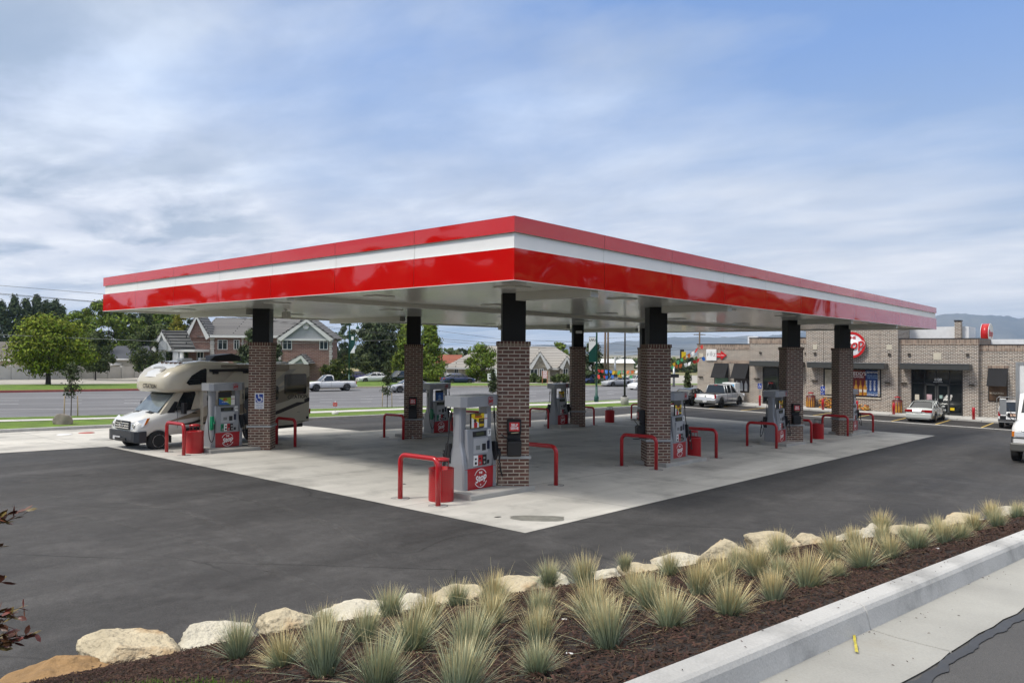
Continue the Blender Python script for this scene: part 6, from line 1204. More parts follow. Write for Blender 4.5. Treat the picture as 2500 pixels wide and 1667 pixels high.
# unseen surroundings mirrored by the glossy fascia: trees behind and beside the photographer
protos = []; spots = []
for i in range(9): spots.append((-44-i*6.3+random.uniform(-2, 2), -58+random.uniform(-5, 5), random.uniform(1.35, 1.65)))
for i in range(8): spots.append((-122-i*8+random.uniform(-2, 2), -60+random.uniform(-6, 6), random.uniform(1.0, 1.4)))
for i in range(5): spots.append((-26+i*11, -74, random.uniform(.9, 1.2)))
for i in range(24): spots.append((62+random.uniform(-6, 8), 60+i*7, random.uniform(1.5, 2.0)*(.8 if i > 17 else 1)))
for i, (x, y, s_) in enumerate(spots):
    if i < 3: pt_ = tree('roadside_tree', 'leafy tree standing behind the photographer', Vector((x, y, g(x, y))), 'round', 11, 9, 1.2, LV['dark'], n=2200, ls=.6, tr=.25, seed=80+i, clumps=34, group='trees behind the photographer'); protos.append(pt_)
    else:
        src = protos[i % 3]; c = src.copy(); C.objects.link(c); c.location = (x, y, g(x, y)); c.rotation_euler = (0, 0, i*1.7)
        for ch in src.children: d = ch.copy(); C.objects.link(d); d.parent = c
        pt_ = c
    pt_.scale = (s_, s_, s_)

# ================================================================ STREET FURNITURE ACROSS THE ROAD
def frame2(P, name, lab, cat, group=None): return thing(name, lab, cat, (P.x, P.y, P.z), RZC, group)
def street_lamp(px, py, lab, bz, banner):
    P = hit(px, py); P.z = g(P.x, P.y)+.1; t = frame2(P, 'street_lamp', lab, 'street lamp', 'green curved street lamps'); H = 8.2
    p = [(0, 0, 0), (0, 0, H*.9)]+[(.5-.5*cos(radians(a))+.0, 0, H*.9+.75*sin(radians(a))) for a in range(20, 181, 20)]
    MB().lathe([(.2, 0), (.2, .5), (.12, .6), (.1, 1.4)], GREENP, 12).tube(p, [.095, .07]+[.04]*9, GREENP, 10).build('pole', t); MB().lathe([(.05, 0), (.2, -.2), (.24, -.42)], GREENP, 14, c=(1.0, 0, H*.9)).build('lamp_cap', t); MB().lathe([(.2, -.42), (.2, -.6), (.08, -.85), (0, -.9)], mat('lamp_globe', (.65, .66, .64), .3), 14, c=(1.0, 0, H*.9)).build('lamp_globe', t)
    zb, zt = (3.55, 5.65) if banner else (4.0, 6.2); x0, x1 = .08*bz, .68*bz; b = MB().bb((min(x0, x1), -.01, zb), (max(x0, x1), .01, zt), GREENP)
    b.prism([(x0, -.02, zb), (x1, -.02, zb), (x1, -.02, zb+1.0)] if bz > 0 else [(x1, -.02, zt), (x0, -.02, zt), (x0, -.02, zt-.6), (x1, -.02, zt-1.3)], (0, .006, 0), WHITE)
    if banner: b.text('UVU', .28, DARK, upright((x0+x1)/2, -.03, zt-.25), off=.004)
    else: b.bb((x0+.15, -.02, zt-.6), (x1-.15, -.014, zt-.15), WHITE)
    b.build('banner', t); MB().cyl((0, 0, zt+.03), (x1, 0, zt+.03), .02, GREENP, 6).cyl((0, 0, zb-.03), (x1, 0, zb-.03), .02, GREENP, 6).build('banner_arms', t); return t
street_lamp(852, 943, 'green curved street lamp with banner right of the brick house', 1, False); street_lamp(1456, 985, 'green post with UVU banner and pennants wrapped round it', -1, True)
P = hit(1525, 992); t = thing('black_lamp_pole', 'tall thin black pole on a white concrete base by the exit lane', 'lamp pole', (P.x, P.y, P.z)); MB().lathe([(.33, -.1), (.33, .75), (.3, .78), (0, .78)], CONC, 20).build('concrete_base', t); MB().bb((-.13, -.13, .78), (.13, .13, .9), BLACK).cyl((0, 0, .9), (0, 0, 7.6), .085, BLACK, 12, r1=.06).bb((-.5, -.15, 7.6), (.5, .15, 7.75), BLACK).build('pole', t)
WOOD = mat('pole_wood', (.12, .085, .06), .9, var=.2)
for px, py, lab, top in ((1477, 941, 'wooden utility pole right of the green banner post', 795), (1484, 940, 'second wooden utility pole close beside the first', 800)):
    P = hit(px, py); D = depth(P); t = thing('utility_pole', lab, 'utility pole', (P.x, P.y, P.z), 0, 'wooden utility poles'); H = at(px, top, D).z-P.z; MB().cyl((0, 0, -.3), (0, 0, H), .2, WOOD, 10, r1=.14).build('pole', t)
P = at(1708, 842, 150); Pg = g(P.x, P.y); t = thing('utility_pole', 'distant utility pole with crossarm above the left end of the store', 'utility pole', (P.x, P.y, Pg), RZC, 'wooden utility poles'); H = at(1708, 808, 150).z-Pg; MB().cyl((0, 0, 0), (0, 0, H), .16, WOOD, 8).build('pole', t); MB().box((0, 0, at(1708, 817, 150).z-Pg), (2.4, .15, .15), WOOD).build('crossarm', t)
for s_, px, py, arm, ht, lab in ((-1, 1501, 941, (1556, 868), 870, 'grey traffic signal mast by the dealer lot'), (1, 1645, 944, (1600, 865), 895, 'grey signal post with signal head left of the store')):
    P = hit(px, py); D = depth(P); t = thing('traffic_signal', lab, 'traffic signal', (P.x, P.y, P.z), RZC, 'traffic signals'); H = at(px, ht, D).z-P.z; MB().cyl((0, 0, 0), (0, 0, H), .18, GALV, 12, r1=.14).build('pole', t)
    if s_ < 0: e = at(*arm, D)-P; ex = (arm[0]-px)*D/FPX; MB().tube([(0, 0, H-.5), (ex*.5, 0, H+.05), (ex, 0, H+.3)], [.12, .08, .05], GALV, 8).build('mast_arm', t); MB().box((0, -.3, H*.62-1), (1.6, .2, .5), BLACK).build('signal_head', t)
    else: MB().box((-.3, -.3, H*.55), (1.9, .25, .5), BLACK).build('signal_head', t)
P = at(1665, 866, 100); t = thing('hanging_signal', 'yellow and black traffic signal hanging among the pennants', 'traffic signal', (P.x, P.y, P.z), RZC); MB().box((0, 0, 0), (.5, .3, 1.4), BLACK).box((.2, -.18, -.1), (.6, .05, 1.0), ADY).build('signal_head', t, bevel=.03); e = [at(1500, 862, 118)-P, at(1760, 862, 90)-P]; MB().tube([Matrix.Rotation(-RZC, 3, 'Z') @ v for v in (e[0], Vector((0, 0, .75)), e[1])], .025, BLACK, 5).build('span_wire', t)
# signs
P = hit(1330, 937); D = depth(P); t = frame2(P, 'lease_sign', 'white sign on wooden legs reading office space for lease', 'sign'); s_ = D/FPX
MB().bb((-6.5*s_, -.03, 13.5*s_), (6.5*s_, .03, 32*s_), WHITE).build('board', t); l_ = MB()
for i, w_ in enumerate(('OFFICE', 'SPACE', 'FOR', 'LEASE')): l_.text(w_, .28, BADGE, upright(0, -.035, (29-4.4*i)*s_), off=.004)
l_.build('lettering', t)
for s in (-1, 1): MB().bb((s*6*s_-.05, -.05, 0), (s*6*s_+.05, .02, 32*s_), mat('cedar', (.36, .14, .06), .8)).build('leg', t)
P = hit(1198, 938); t = frame2(P, 'yard_sign', 'small white board sign beside the young tree', 'sign'); MB().bb((-.45, -.02, .5), (.45, .02, 1.5), WHITE).bb((.1, .05, .9), (1.0, .08, 2.1), WHITE).build('board', t); MB().cyl((-.4, 0, 0), (-.4, 0, .5), .03, BLACK, 6).cyl((.4, 0, 0), (.4, 0, .5), .03, BLACK, 6).build('legs', t)
P = hit(818, 1016); P.z = g(P.x, P.y); t = frame2(P, 'small_notice', 'small red notice on a post set in a white bucket by the kerb', 'sign'); MB().lathe([(.19, 0), (.2, .26), (.17, .28), (0, .28)], TRIM, 16).build('bucket', t); MB().cyl((0, 0, .25), (0, 0, .95), .012, GALV, 6).build('post', t); MB().bb((-.13, -.02, .62), (.13, 0, .84), SIGNRED).text('NO SEMI', .06, WHITE, upright(0, -.022, .77)).text('TRUCKS', .06, WHITE, upright(0, -.022, .69)).build('panel', t)
# overhead wires
WIRE = mat('wire', (.05, .05, .055), .6); WIREW = mat('pale_wire', (.32, .32, .32), .5)
def wire(pts, lab, m=WIRE, r=.022):
    P = [at(*p) for p in pts]; o = P[0]; c = []
    for a, b in zip(P, P[1:]):
        for k_ in range(6): c.append(a.lerp(b, k_/6)-o)
    c.append(P[-1]-o); t = MB().tube(c, r, m, 5).build('overhead_wire', loc=o); tag(t, lab, 'wire', 'overhead wires along the road')
wire([(-200, 681, 72), (0, 697, 76), (252, 718, 82), (1030, 802, 112), (1222, 828, 118), (1478, 838, 129)], 'upper overhead wire running down behind the canopy from the left edge', r=.02)
wire([(-200, 698, 72), (0, 716.5, 76), (252, 738, 82), (1060, 826, 112), (1215, 838, 118), (1478, 850, 129)], 'middle overhead wire from the left edge', r=.026)
wire([(-200, 700, 73), (0, 719, 77), (252, 739.5, 83), (1075, 832, 112), (1190, 842, 118), (1478, 856, 129)], 'lower of the close pair of wires at left', r=.02)
wire([(-200, 808, 70), (0, 817, 73), (400, 834, 84), (690, 838, 95), (960, 830, 112)], 'pale wire crossing in front of the maple and the brick house', WIREW, .02)
wire([(-200, 824, 70), (0, 834, 74), (60, 836, 75)], 'short pale wire at the left edge over the grey roof', WIREW, .016)
wire([(1300, 831, 119), (1478, 836, 129), (1560, 846, 122), (1720, 852, 115)], 'thin wire from the utility pole towards the store', r=.02)
wire([(1478, 826, 129), (1708, 815, 150), (1830, 830, 130)], 'thin wire over the left wing of the store', r=.02)
# pennant strings
PC = [mat('pennant_%s' % n_, c, .6, var=.05) for n_, c in (('red', (.5, .03, .02)), ('blue', (.02, .14, .5)), ('yellow', (.65, .42, .03)), ('green', (.05, .30, .12)), ('orange', (.6, .14, .03)), ('white', (.7, .7, .7)))]
def pennants(pts, lab, step=.42, sz=.34, seed=0):
    r = random.Random(seed); P = [at(*p) for p in pts]; o = P[0].copy(); t = thing('pennant_string', lab, 'pennants', (o.x, o.y, o.z), 0, 'strings of coloured pennants'); MB().tube([p-o for p in P], .012, DARK, 5).build('cord', t)
    acc = 0; k_ = 0
    for a, b in zip(P, P[1:]):
        Lg = (b-a).length; d = (b-a).normalized(); u = 0
        while u < Lg-.05:
            p = a+d*u-o; h = sz*r.uniform(.9, 1.3); sw = Vector((r.uniform(-.12, .12), r.uniform(-.12, .12), 0)); c = PC[(k_//2) % 6]; w_ = sz*.85
            MB().prism([p, p+d*w_, p+d*w_*.95+Vector((0, 0, -h*.75))+sw, p+d*w_*.5+Vector((0, 0, -h))+sw, p+d*w_*.05+Vector((0, 0, -h*.75))+sw], Vector((d.y, -d.x, 0))*.004, c).build('pennant', t); u += step; k_ += 1
pennants([(1458, 901, 72), (1500, 905, 71), (1552, 904, 70), (1636, 893, 68), (1680, 885, 67.5), (1714, 872, 67)], 'lower string of pennants from the green banner post to the store corner', seed=1)
pennants([(1458, 914, 72), (1478, 917, 71.5), (1510, 912, 71), (1552, 918, 70)], 'short lower string of pennants right of the green banner post', .6, seed=2)
pennants([(1600, 908, 68.5), (1632, 892, 68), (1668, 872, 67.3), (1690, 858, 67), (1712, 843, 66.6)], 'string of pennants rising steeply to the store roof corner', seed=3)
# landscape boulder by the left verge
def boulder(name, P, sx_, sy_, sz_, m, lab, seed, group, rz=0, sub=3, rough=.22, parent=None):
    bm = bmesh.new(); bmesh.ops.create_icosphere(bm, subdivisions=sub, radius=1)
    o = Vector((seed*3.7, seed*1.3, seed*2.1)); r = random.Random(seed); planes = [(Vector((r.gauss(0, 1), r.gauss(0, 1), r.gauss(0, .8))).normalized(), r.uniform(.55, .86)) for _ in range(15)]
    for v in bm.verts:
        c = v.co.copy(); 
        for n_, d_ in planes:
            k_ = c.dot(n_)
            if k_ > d_: c -= n_*(k_-d_)*.95
        c *= 1+rough*noise.noise(c*1.3+o)+rough*.45*noise.noise(c*4+o)+rough*.25*noise.noise(c*9+o)+rough*.12*noise.noise(c*22+o); v.co = Vector((c.x*sx_, c.y*sy_, c.z*sz_))
    me = bpy.data.meshes.new(name); bm.to_mesh(me); bm.free(); me.materials.append(m); me.polygons.foreach_set('use_smooth', [True]*len(me.polygons)); ob = bpy.data.objects.new(name, me); C.objects.link(ob); ob.location = P; ob.rotation_euler = (0, 0, rz); tag(ob, lab, 'rock', group); return ob
P = hit(156, 1042); boulder('landscape_boulder', (P.x, P.y, P.z+.3), .55, .38, .42, mat('grey_rock', (.25, .22, .19), .9, var=.35, vs=2, bump=.5, bs=12), 'grey boulder on the verge under the staked sapling at left', 9, None, RZC)

# ================================================================ FAR LAND, MOUNTAINS, HAZE
def ridge(name, prof, D, dep, m, seed, base=-60):
    """terrain ridge: prof = (px, py) skyline points"""
    vs = []; n = 260; xs = [prof[0][0]+(prof[-1][0]-prof[0][0])*i/n for i in range(n+1)]; rows = 16
    for j in range(rows+1):
        v = j/rows
        for x in xs:
            top = interp(x, [p[0] for p in prof], [p[1] for p in prof]); P = at(x, top, D); h = P.z-base; d = P-CAM; d.z = 0; d.normalize()
            prof_z = (v/.6)**.9 if v < .6 else 1-(v-.6)/.4*.8; rg_ = noise.noise(Vector((x*.013, v*3, seed)))*.30*min(1, v*3)*(1 if v < .6 else 1); off = 0 if abs(v-.6) < .01 else rg_; sp = noise.noise(Vector((x*.05, v*7, seed+4)))*.10*min(1, v*3) if v != .6 else 0
            q = P+d*dep*(v-.6); q += Vector((-d.y, d.x, 0))*D*.004*noise.noise(Vector((x*.02, v*5, 9))); jag = (noise.noise(Vector((x*.11, 0, seed)))*.015+noise.noise(Vector((x*.4, 0, seed)))*.006)
            vs.append((q.x, q.y, base+h*max(0, min(1.0+jag, prof_z*(1+(off+sp)*(1-prof_z*.6))+jag*prof_z))))
    fs = [(j*(n+1)+i, j*(n+1)+i+1, (j+1)*(n+1)+i+1, (j+1)*(n+1)+i) for j in range(rows) for i in range(n)]
    o = MB().add(vs, fs, m, smooth=True).build(name); o['kind'] = 'structure'; return o
MTN = mat('mountain_scrub', (.12, .11, .085), .95, var=.6, vs=.0022, fine=.2, fs=.012)
ridge('mountains', [(1250, 862), (1400, 848), (1500, 833), (1560, 831), (1640, 822), (1700, 818), (1780, 824), (1900, 812), (2060, 790), (2180, 772), (2287, 766), (2320, 765), (2352, 763), (2400, 762), (2432, 765), (2470, 763), (2560, 765), (2700, 780), (3000, 800), (3400, 846)], 6200, 2600, MTN, 3)
ridge('mountains', [(1200, 860), (1330, 838), (1450, 842), (1560, 848), (1650, 840), (1740, 846), (1850, 852)], 7300, 1500, MTN, 8)
# belts of far trees on the plain
r_ = random.Random(5); vs = []; fs = []
for D0, x0, x1, n_ in ((420, 1385, 1730, 150), (700, 1380, 1740, 150), (300, 1590, 1720, 50), (900, 2380, 2600, 40), (240, -100, 500, 160), (260, 760, 1300, 160)):
    for i in range(n_):
        P = at(r_.uniform(x0, x1), 850, D0*r_.uniform(.95, 1.05)); h = r_.uniform(2.5, 6)*(1 if D0 > 280 else 1.2); zg = g(P.x, P.y)
        for j in range(30):
            c = Vector((P.x+r_.gauss(0, h*.35), P.y+r_.gauss(0, h*.35), zg+r_.uniform(0, h))); a = Vector((r_.gauss(0, 1), r_.gauss(0, 1), r_.gauss(0, 1))).normalized(); b = a.cross(Vector((r_.gauss(0, 1), r_.gauss(0, 1), 1))).normalized(); s = h*.16; o_ = len(vs); vs += [c-a*s, c-b*s, c+a*s, c+b*s]; fs.append((o_, o_+1, o_+2, o_+3))
o = MB().add(vs, fs, LV['dark']).build('far_wood'); tag(o, 'low belts of dark trees on the far plain', 'wood'); o['kind'] = 'stuff'
for px, py, w_, h_, lab in ((1500, 895, 95, 9, 'long low white shed beyond the dealer lot'), (1600, 904, 60, 6, 'low white shed on the plain left of the store'), (1470, 903, 50, 10, 'low dark commercial building behind the utility poles')):
    D = 230; P = at(px, py, D); t = thing('far_shed', lab, 'shed', (P.x, P.y, g(P.x, P.y)), RZC, 'sheds on the far plain'); k = D/FPX; zt = at(px, py-h_, D).z-g(P.x, P.y); m = WHITE if 'white' in lab else GSID; a = w_*k/2
    MB().bb((-a, 0, 0), (a, 12, zt), STUC if m is WHITE else GSID).build('wall', t); MB().prism([(-a-.4, -.5, zt), (-a-.4, 6, zt+1.2), (-a-.4, 12.5, zt)], (2*a+.8, 0, 0), m).build('roof', t)
hz = MB().bb((-9300, -9300, -70), (9300, 9300, 380), WHITE).build('haze'); hz['kind'] = 'stuff'; hz['label'] = 'pale blue air haze over the valley'; hz['category'] = 'haze'
hm = bpy.data.materials.new('haze_volume'); hm.use_nodes = True; n = hm.node_tree.nodes; n.remove(n['Principled BSDF']); pv = n.new('ShaderNodeVolumePrincipled'); pv.inputs['Color'].default_value = (.48, .70, 1, 1); pv.inputs['Density'].default_value = .000115; pv.inputs['Anisotropy'].default_value = .3
hm.node_tree.links.new(pv.outputs[0], n['Material Output'].inputs['Volume']); hz.data.materials.clear(); hz.data.materials.append(hm)
# ================================================================ FOREGROUND PLANTER, KERB, UPPER STREET
BL = [(3.4, -19), (4.1, -14), (4.55, -12.2), (4.85, -11.1), (5.05, -10.3), (5.25, -9.5), (5.85, -8.0), (6.45, -6.3), (6.95, -5.1), (7.45, -3.6), (8.65, -1.1), (10.1, 2.9), (11.2, 6.5), (12.3, 11)]
def xb(y): return interp(y, [p[1] for p in BL], [p[0] for p in BL])
KD = Vector((.132, .991, -.0465)); K0 = Vector((10.57, -9.43, 1.42))
def xk(y): return K0.x+KD.x/KD.y*(y-K0.y)
def zk(y): return K0.z+KD.z/KD.y*(y-K0.y)       # gutter height beside the kerb
def zm(x, y):
    a = xb(y)+.1; b = xk(y)-.19; s = max(0, min(1, (x-a)/max(.3, b-a))); z0 = g(a, y)+.26; z1 = zk(y)+.115
    return z0+(z1-z0)*(s**.85)+.03*noise.noise(Vector((x*1.1, y*1.1, 0)))+.012*noise.noise(Vector((x*5, y*5, 2)))
MULCH = mat('mulch_soil', (.020, .013, .010), .95, var=.35, vs=6, bump=1, bs=35, island=0)
ys = [-19+i*.12 for i in range(250)]; vs = []; fs = []; nx = 46
for y in ys:
    a, b = xb(y)-.12, xk(y)-.14
    for i in range(nx+1): x = a+(b-a)*i/nx; vs.append((x, y, zm(x, y) if i else g(x, y)-.1))
for j in range(len(ys)-1):
    for i in range(nx): o_ = j*(nx+1)+i; fs.append((o_, o_+1, o_+nx+2, o_+nx+1))
o = MB().add(vs, fs, MULCH, smooth=True).build('mulch_bed'); o['kind'] = 'structure'
CHIP = mat('bark_chip', (.046, .025, .017), .85, var=.2, island=.65, hue=.02, spec=.3)
r_ = random.Random(11); vs = []; fs = []
def visible(P, mg=60):
    q = P-CAM; d = q.dot(FW)
    if d < .8: return None
    px = 1250+FPX*q.dot(RT)/d; py = 833.5-FPX*q.dot(UP)/d
    return d if -mg < px < 2500+mg and py < 1667+mg else None
cnt = 0
while cnt < 52000:
    y = -15+26*(r_.random()**1.6); x = r_.uniform(xb(y)-.02, xk(y)-.17); P = Vector((x, y, zm(x, y))); d = visible(P)
    if not d: continue
    if d > 9 and r_.random() < .5: continue
    cnt += 1; L_ = r_.uniform(.010, .034)*(1.25 if d > 8 else 1); w_ = L_*r_.uniform(.16, .4); a = r_.uniform(0, 2*pi); tl = r_.uniform(-.5, .5); rl = r_.uniform(-.6, .6)
    u = Vector((cos(a)*cos(tl), sin(a)*cos(tl), sin(tl))); v = Vector((-sin(a), cos(a), 0)); v = (v+Vector((0, 0, rl))).normalized(); n_ = u.cross(v)*.004; c = P+Vector((0, 0, .008+.012*r_.random())); o_ = len(vs)
    vs += [c-u*L_-v*w_*.5, c-u*L_*.8+v*w_, c+u*L_+v*w_*.4, c+u*L_*.85-v*w_, c+n_*1.6]; fs += [(o_, o_+1, o_+4), (o_+1, o_+2, o_+4), (o_+2, o_+3, o_+4), (o_+3, o_, o_+4)]
o = MB().add(vs, fs, CHIP).build('bark_mulch'); tag(o, 'dark brown shredded bark mulch covering the planting bed', 'mulch'); o['kind'] = 'stuff'
vs = []; fs = []
for i in range(170):      # stray bark on the kerb and in the gutter
    t_ = r_.uniform(-3, 9); K_ = r_.random(); off_ = r_.uniform(.07, .19) if K_ < .35 else r_.uniform(-.10, -.005) if K_ < .75 else r_.uniform(-.45, -.1); d_ = Vector((KD.x, KD.y, 0)).normalized(); c = K0+KD*t_+Vector((-d_.y, d_.x, 0))*off_; c.z += .157 if off_ > 0 else .006
    L_ = r_.uniform(.003, .012); a = r_.uniform(0, 6.28); u = Vector((cos(a), sin(a), 0)); v = Vector((-sin(a), cos(a), 0))*.3; o_ = len(vs); vs += [c-u*L_, c-v*L_, c+u*L_, c+v*L_, c+Vector((0, 0, .004))]; fs += [(o_, o_+1, o_+4), (o_+1, o_+2, o_+4), (o_+2, o_+3, o_+4), (o_+3, o_, o_+4)]
o = MB().add(vs, fs, CHIP).build('stray_bark'); tag(o, 'stray crumbs of bark on the kerb top and in the gutter', 'mulch'); o['kind'] = 'stuff'
# boulders edging the bed: (px, py of top centre, width px, height m, colour)
SAND = [mat('pale_sandstone', (.50, .43, .30), .9, var=.3, vs=3.5, bump=1, bs=16), mat('white_sandstone', (.56, .52, .42), .9, var=.25, vs=3, bump=1, bs=16), mat('ochre_sandstone', (.29, .175, .075), .9, var=.4, vs=3, bump=1, bs=9)]
def stained(m, c):
    if 'stain_done' in m.name: return
    n = m.node_tree.nodes; l = m.node_tree.links; b = n['Principled BSDF']; src = b.inputs['Base Color'].links[0].from_socket; tc_ = n.new('ShaderNodeTexCoord'); t = n.new('ShaderNodeTexNoise'); t.inputs['Scale'].default_value = 2.6; t.inputs['Detail'].default_value = 7; l.new(tc_.outputs['Object'], t.inputs['Vector'])
    r = n.new('ShaderNodeMapRange'); l.new(t.outputs[0], r.inputs[0]); r.inputs[1].default_value = .54; r.inputs[2].default_value = .68; r.inputs[4].default_value = .75; x = n.new('ShaderNodeMix'); x.data_type = 'RGBA'; l.new(r.outputs[0], x.inputs[0]); l.new(src, x.inputs[6]); x.inputs[7].default_value = (*c, 1); l.new(x.outputs[2], b.inputs['Base Color'])
for m_ in SAND: m_.node_tree.nodes['Bump'].inputs['Distance'].default_value = .06
stained(SAND[0], (.36, .23, .11)); stained(SAND[1], (.48, .40, .27)); stained(SAND[2], (.16, .09, .045))
BO = [(128, 1605, 250, .52, 2, 0), (312, 1540, 225, .50, 0, 0), (530, 1532, 205, .38, 1, -.05), (712, 1488, 150, .42, 0, 0), (870, 1475, 175, .30, 1, 0), (1010, 1450, 80, .34, 1, 0), (1115, 1432, 105, .30, 0, 0), (1275, 1412, 110, .30, 0, 0), (1355, 1398, 60, .26, 1, 0), (1480, 1388, 75, .28, 1, 0), (1555, 1374, 88, .34, 0, 0), (1658, 1356, 104, .36, 1, 0), (1765, 1316, 122, .62, 0, 0), (1885, 1304, 115, .46, 0, 0), (1972, 1300, 66, .42, 0, 0), (2085, 1296, 85, .36, 1, 0), (2130, 1282, 100, .48, 1, 0), (2205, 1285, 60, .30, 0, 0), (2265, 1275, 62, .34, 0, 0), (2310, 1270, 45, .34, 0, 0), (2350, 1258, 70, .42, 0, 0), (2400, 1262, 40, .4, 1, 0), (2470, 1238, 60, .5, 1, 0), (2530, 1225, 60, .5, 0, 0)]
blab = ['orange-brown boulder at the bottom left corner, first of the row', 'large pale rounded boulder second from the left', 'long white boulder third from the left, behind the first grass tuft', 'cream boulder with a crack, fourth from the left', 'flat white stone fifth from the left', 'small white stone sixth from the left between grasses', 'flat cream stone seventh in the row', 'flat cream stone eighth in the row', 'tiny pale stone ninth in the row, behind tall grass', 'small white stone tenth in the row', 'cream stone eleventh in the row, behind a tuft', 'broad pale stone twelfth in the row', 'tallest pointed boulder with a reddish patch, right of centre', 'rounded tan boulder right of the pointed one', 'small brown-topped stone beside bare mulch', 'flat pale stone in front of a rounder one, right part', 'rounded cream boulder with grass before it, right part', 'low cream stone right of the rounded cream boulder', 'pale stone with a grass tuft behind it, right part', 'small tan stone near the right end', 'oval pale stone fourth from the right', 'little white stone third from the right', 'pale stone second from the right edge', 'stone at the right picture edge']
for i, (px, py, wpx, h_, mi, lf) in enumerate(BO):
    h_ *= 1 if i in (0, 1, 12, 16) else .82
    def topf(x, y): return g(x, y)+h_*.82
    P = hit(px, py, topf, 1.5); D = depth(P); sx_ = wpx*D/FPX/2*(1.5 if i == 2 else 1.24 if i < 4 else 1.4); y = P.y; zz = g(P.x, P.y)+h_*.31
    boulder('edging_boulder', (P.x, P.y, zz), sx_, min(sx_, .42), h_*.56, SAND[mi], blab[i], 30+i, 'sandstone boulders edging the planting bed', RZC+random.Random(i).uniform(-.15, .3), 5 if i < 5 else 4, .19)
# kerb and gutter
KC = groundmat('kerb_cast', (.46, .455, .44), .16, 1.2, .08, 70, rough=.85, bump=.35, bs=60, streak=.10, stain=((.17, .17, .165), .50, .72, 1.6, .7))
GUT = groundmat('gutter_concrete', (.335, .33, .305), .15, .9, .06, 70, stain=((.25, .22, .17), .58, .75, .6, .5))
def kp(t, off, dz): d = Vector((KD.x, KD.y, 0)).normalized(); nn = Vector((-d.y, d.x, 0)); p = K0+KD*t+nn*off; p.z += dz; return p
ring = []; jt = [-2.6, .72, 4.4, 8.0, 11.7]
ts = sorted([i*.25 for i in range(-40, 110)]+[j+e for j in jt for e in (-.012, -.008, .008, .012)])
for t_ in ts:
    e = .008 if any(abs(t_-j) < .009 for j in jt) else 0; w = .004*noise.noise(Vector((t_*.7, 0, 0)))
    ring.append([kp(t_, 0-e, -.1), kp(t_, .0+e, .0), kp(t_, .028+e+w, .115), kp(t_, .045+e+w, .140-e), kp(t_, .068+e, .15-e), kp(t_, .185, .155-e), kp(t_, .20, .14), kp(t_, .20, -.1)])
o = MB().loft(ring, KC, smooth=False).build('planter_kerb'); o['kind'] = 'structure'
gut = []; jt2 = [.72, 4.4, 8]
for t_ in ts: e = .01 if any(abs(t_-j) < .009 for j in jt) else 0; gut.append([kp(t_, .01, .002-e), kp(t_, -.15, -.004-e), kp(t_, -.48-.03*noise.noise(Vector((t_*2.2, 5, 0)))-.02*noise.noise(Vector((t_*9, 5, 0))), .006-e)])
o = MB().loft(gut, GUT, closed=False, cap=False).build('gutter'); o['kind'] = 'structure'
ST_ = groundmat('upper_asphalt', (.095, .093, .092), .15, .8, .35, 180, rough=.9, bump=.8, bs=140)
st = []; 
for t_ in ts: st.append([kp(t_, -.40, -.004), kp(t_, -.9, .0), kp(t_, -4, .04), kp(t_, -12, .05)])
o = MB().loft(st, ST_, closed=False, cap=False).build('upper_street'); o['kind'] = 'structure'
SEAL = mat('crack_sealant', (.040, .039, .038), .5, var=.2, vs=10); sl_ = []
for i in range(-160, 440):
    t_ = i*.06; a = -.52-.035*noise.noise(Vector((t_*2.2, 5, 0)))-.03*noise.noise(Vector((t_*7, 1, 0))); wd = .030+.03*abs(noise.noise(Vector((t_*1.7, 8, 0))))+.015*noise.noise(Vector((t_*9, 8, 3))); sl_.append([kp(t_, a+.02, .0105), kp(t_, a-wd, .004)])
o = MB().loft(sl_, SEAL, closed=False, cap=False).build('crack_seal'); o['kind'] = 'structure'
sk = hit(2020, 1462, lambda x, y: zk(y), 1.5); mb = MB(); RUST = mat('rust_stain', (.33, .16, .07), .9, var=.4, vs=20)
rr = random.Random(2); d = Vector((KD.x, KD.y, KD.z)); nn = Vector((-KD.y, KD.x, 0)); ctr = sk
mb.poly([ctr+d*(.10*cos(a)*(1+.4*rr.uniform(-1, 1)))+nn*(.035*sin(a)*(1+.4*rr.uniform(-1, 1)))+Vector((0, 0, .010)) for a in [k*pi/7 for k in range(14)]], RUST); o = mb.build('rust_stain'); o['kind'] = 'structure'
# yellow wrapper lying in the gutter
P = hit(2088, 1572, lambda x, y: zk(y), 1.5); ud = (hit(2093, 1592, lambda x, y: zk(y), 1.5)-hit(2086, 1550, lambda x, y: zk(y), 1.5)); L_ = ud.length; u = ud.normalized(); v = u.cross(Vector((0, 0, 1))); vs = []; 
for i in range(7): s = i/6-.5; c = u*L_*s+Vector((0, 0, .012+.006*sin(i*1.9))); w_ = .008*(1 if 0 < i < 6 else 1.25); vs += [c-v*w_, c+v*w_+Vector((0, 0, .004*cos(i*2)))]
o = MB().add(vs, [(2*i, 2*i+1, 2*i+3, 2*i+2) for i in range(6)], mat('wrapper_yellow', (.45, .38, .04), .4, var=.25, vs=40)).build('sweet_wrapper', loc=P); tag(o, 'long thin yellow wrapper lying in the gutter at a kerb joint', 'wrapper')
for i, (px, py, lab) in enumerate(((1378, 1517, 'white cigarette end on the mulch between two tufts in the middle'), (1390, 1602, 'white cigarette end on the mulch near the bottom middle'), (2290, 1343, 'white paper scrap on the mulch near the kerb, right part'))):
    P = hit(px, py, zm, 1.5); o = MB().cyl((-.022, 0, .015), (.022, .008, .02), .006, WHITE, 8).build('cigarette_end', loc=P); tag(o, lab, 'litter', 'small litter on the mulch')
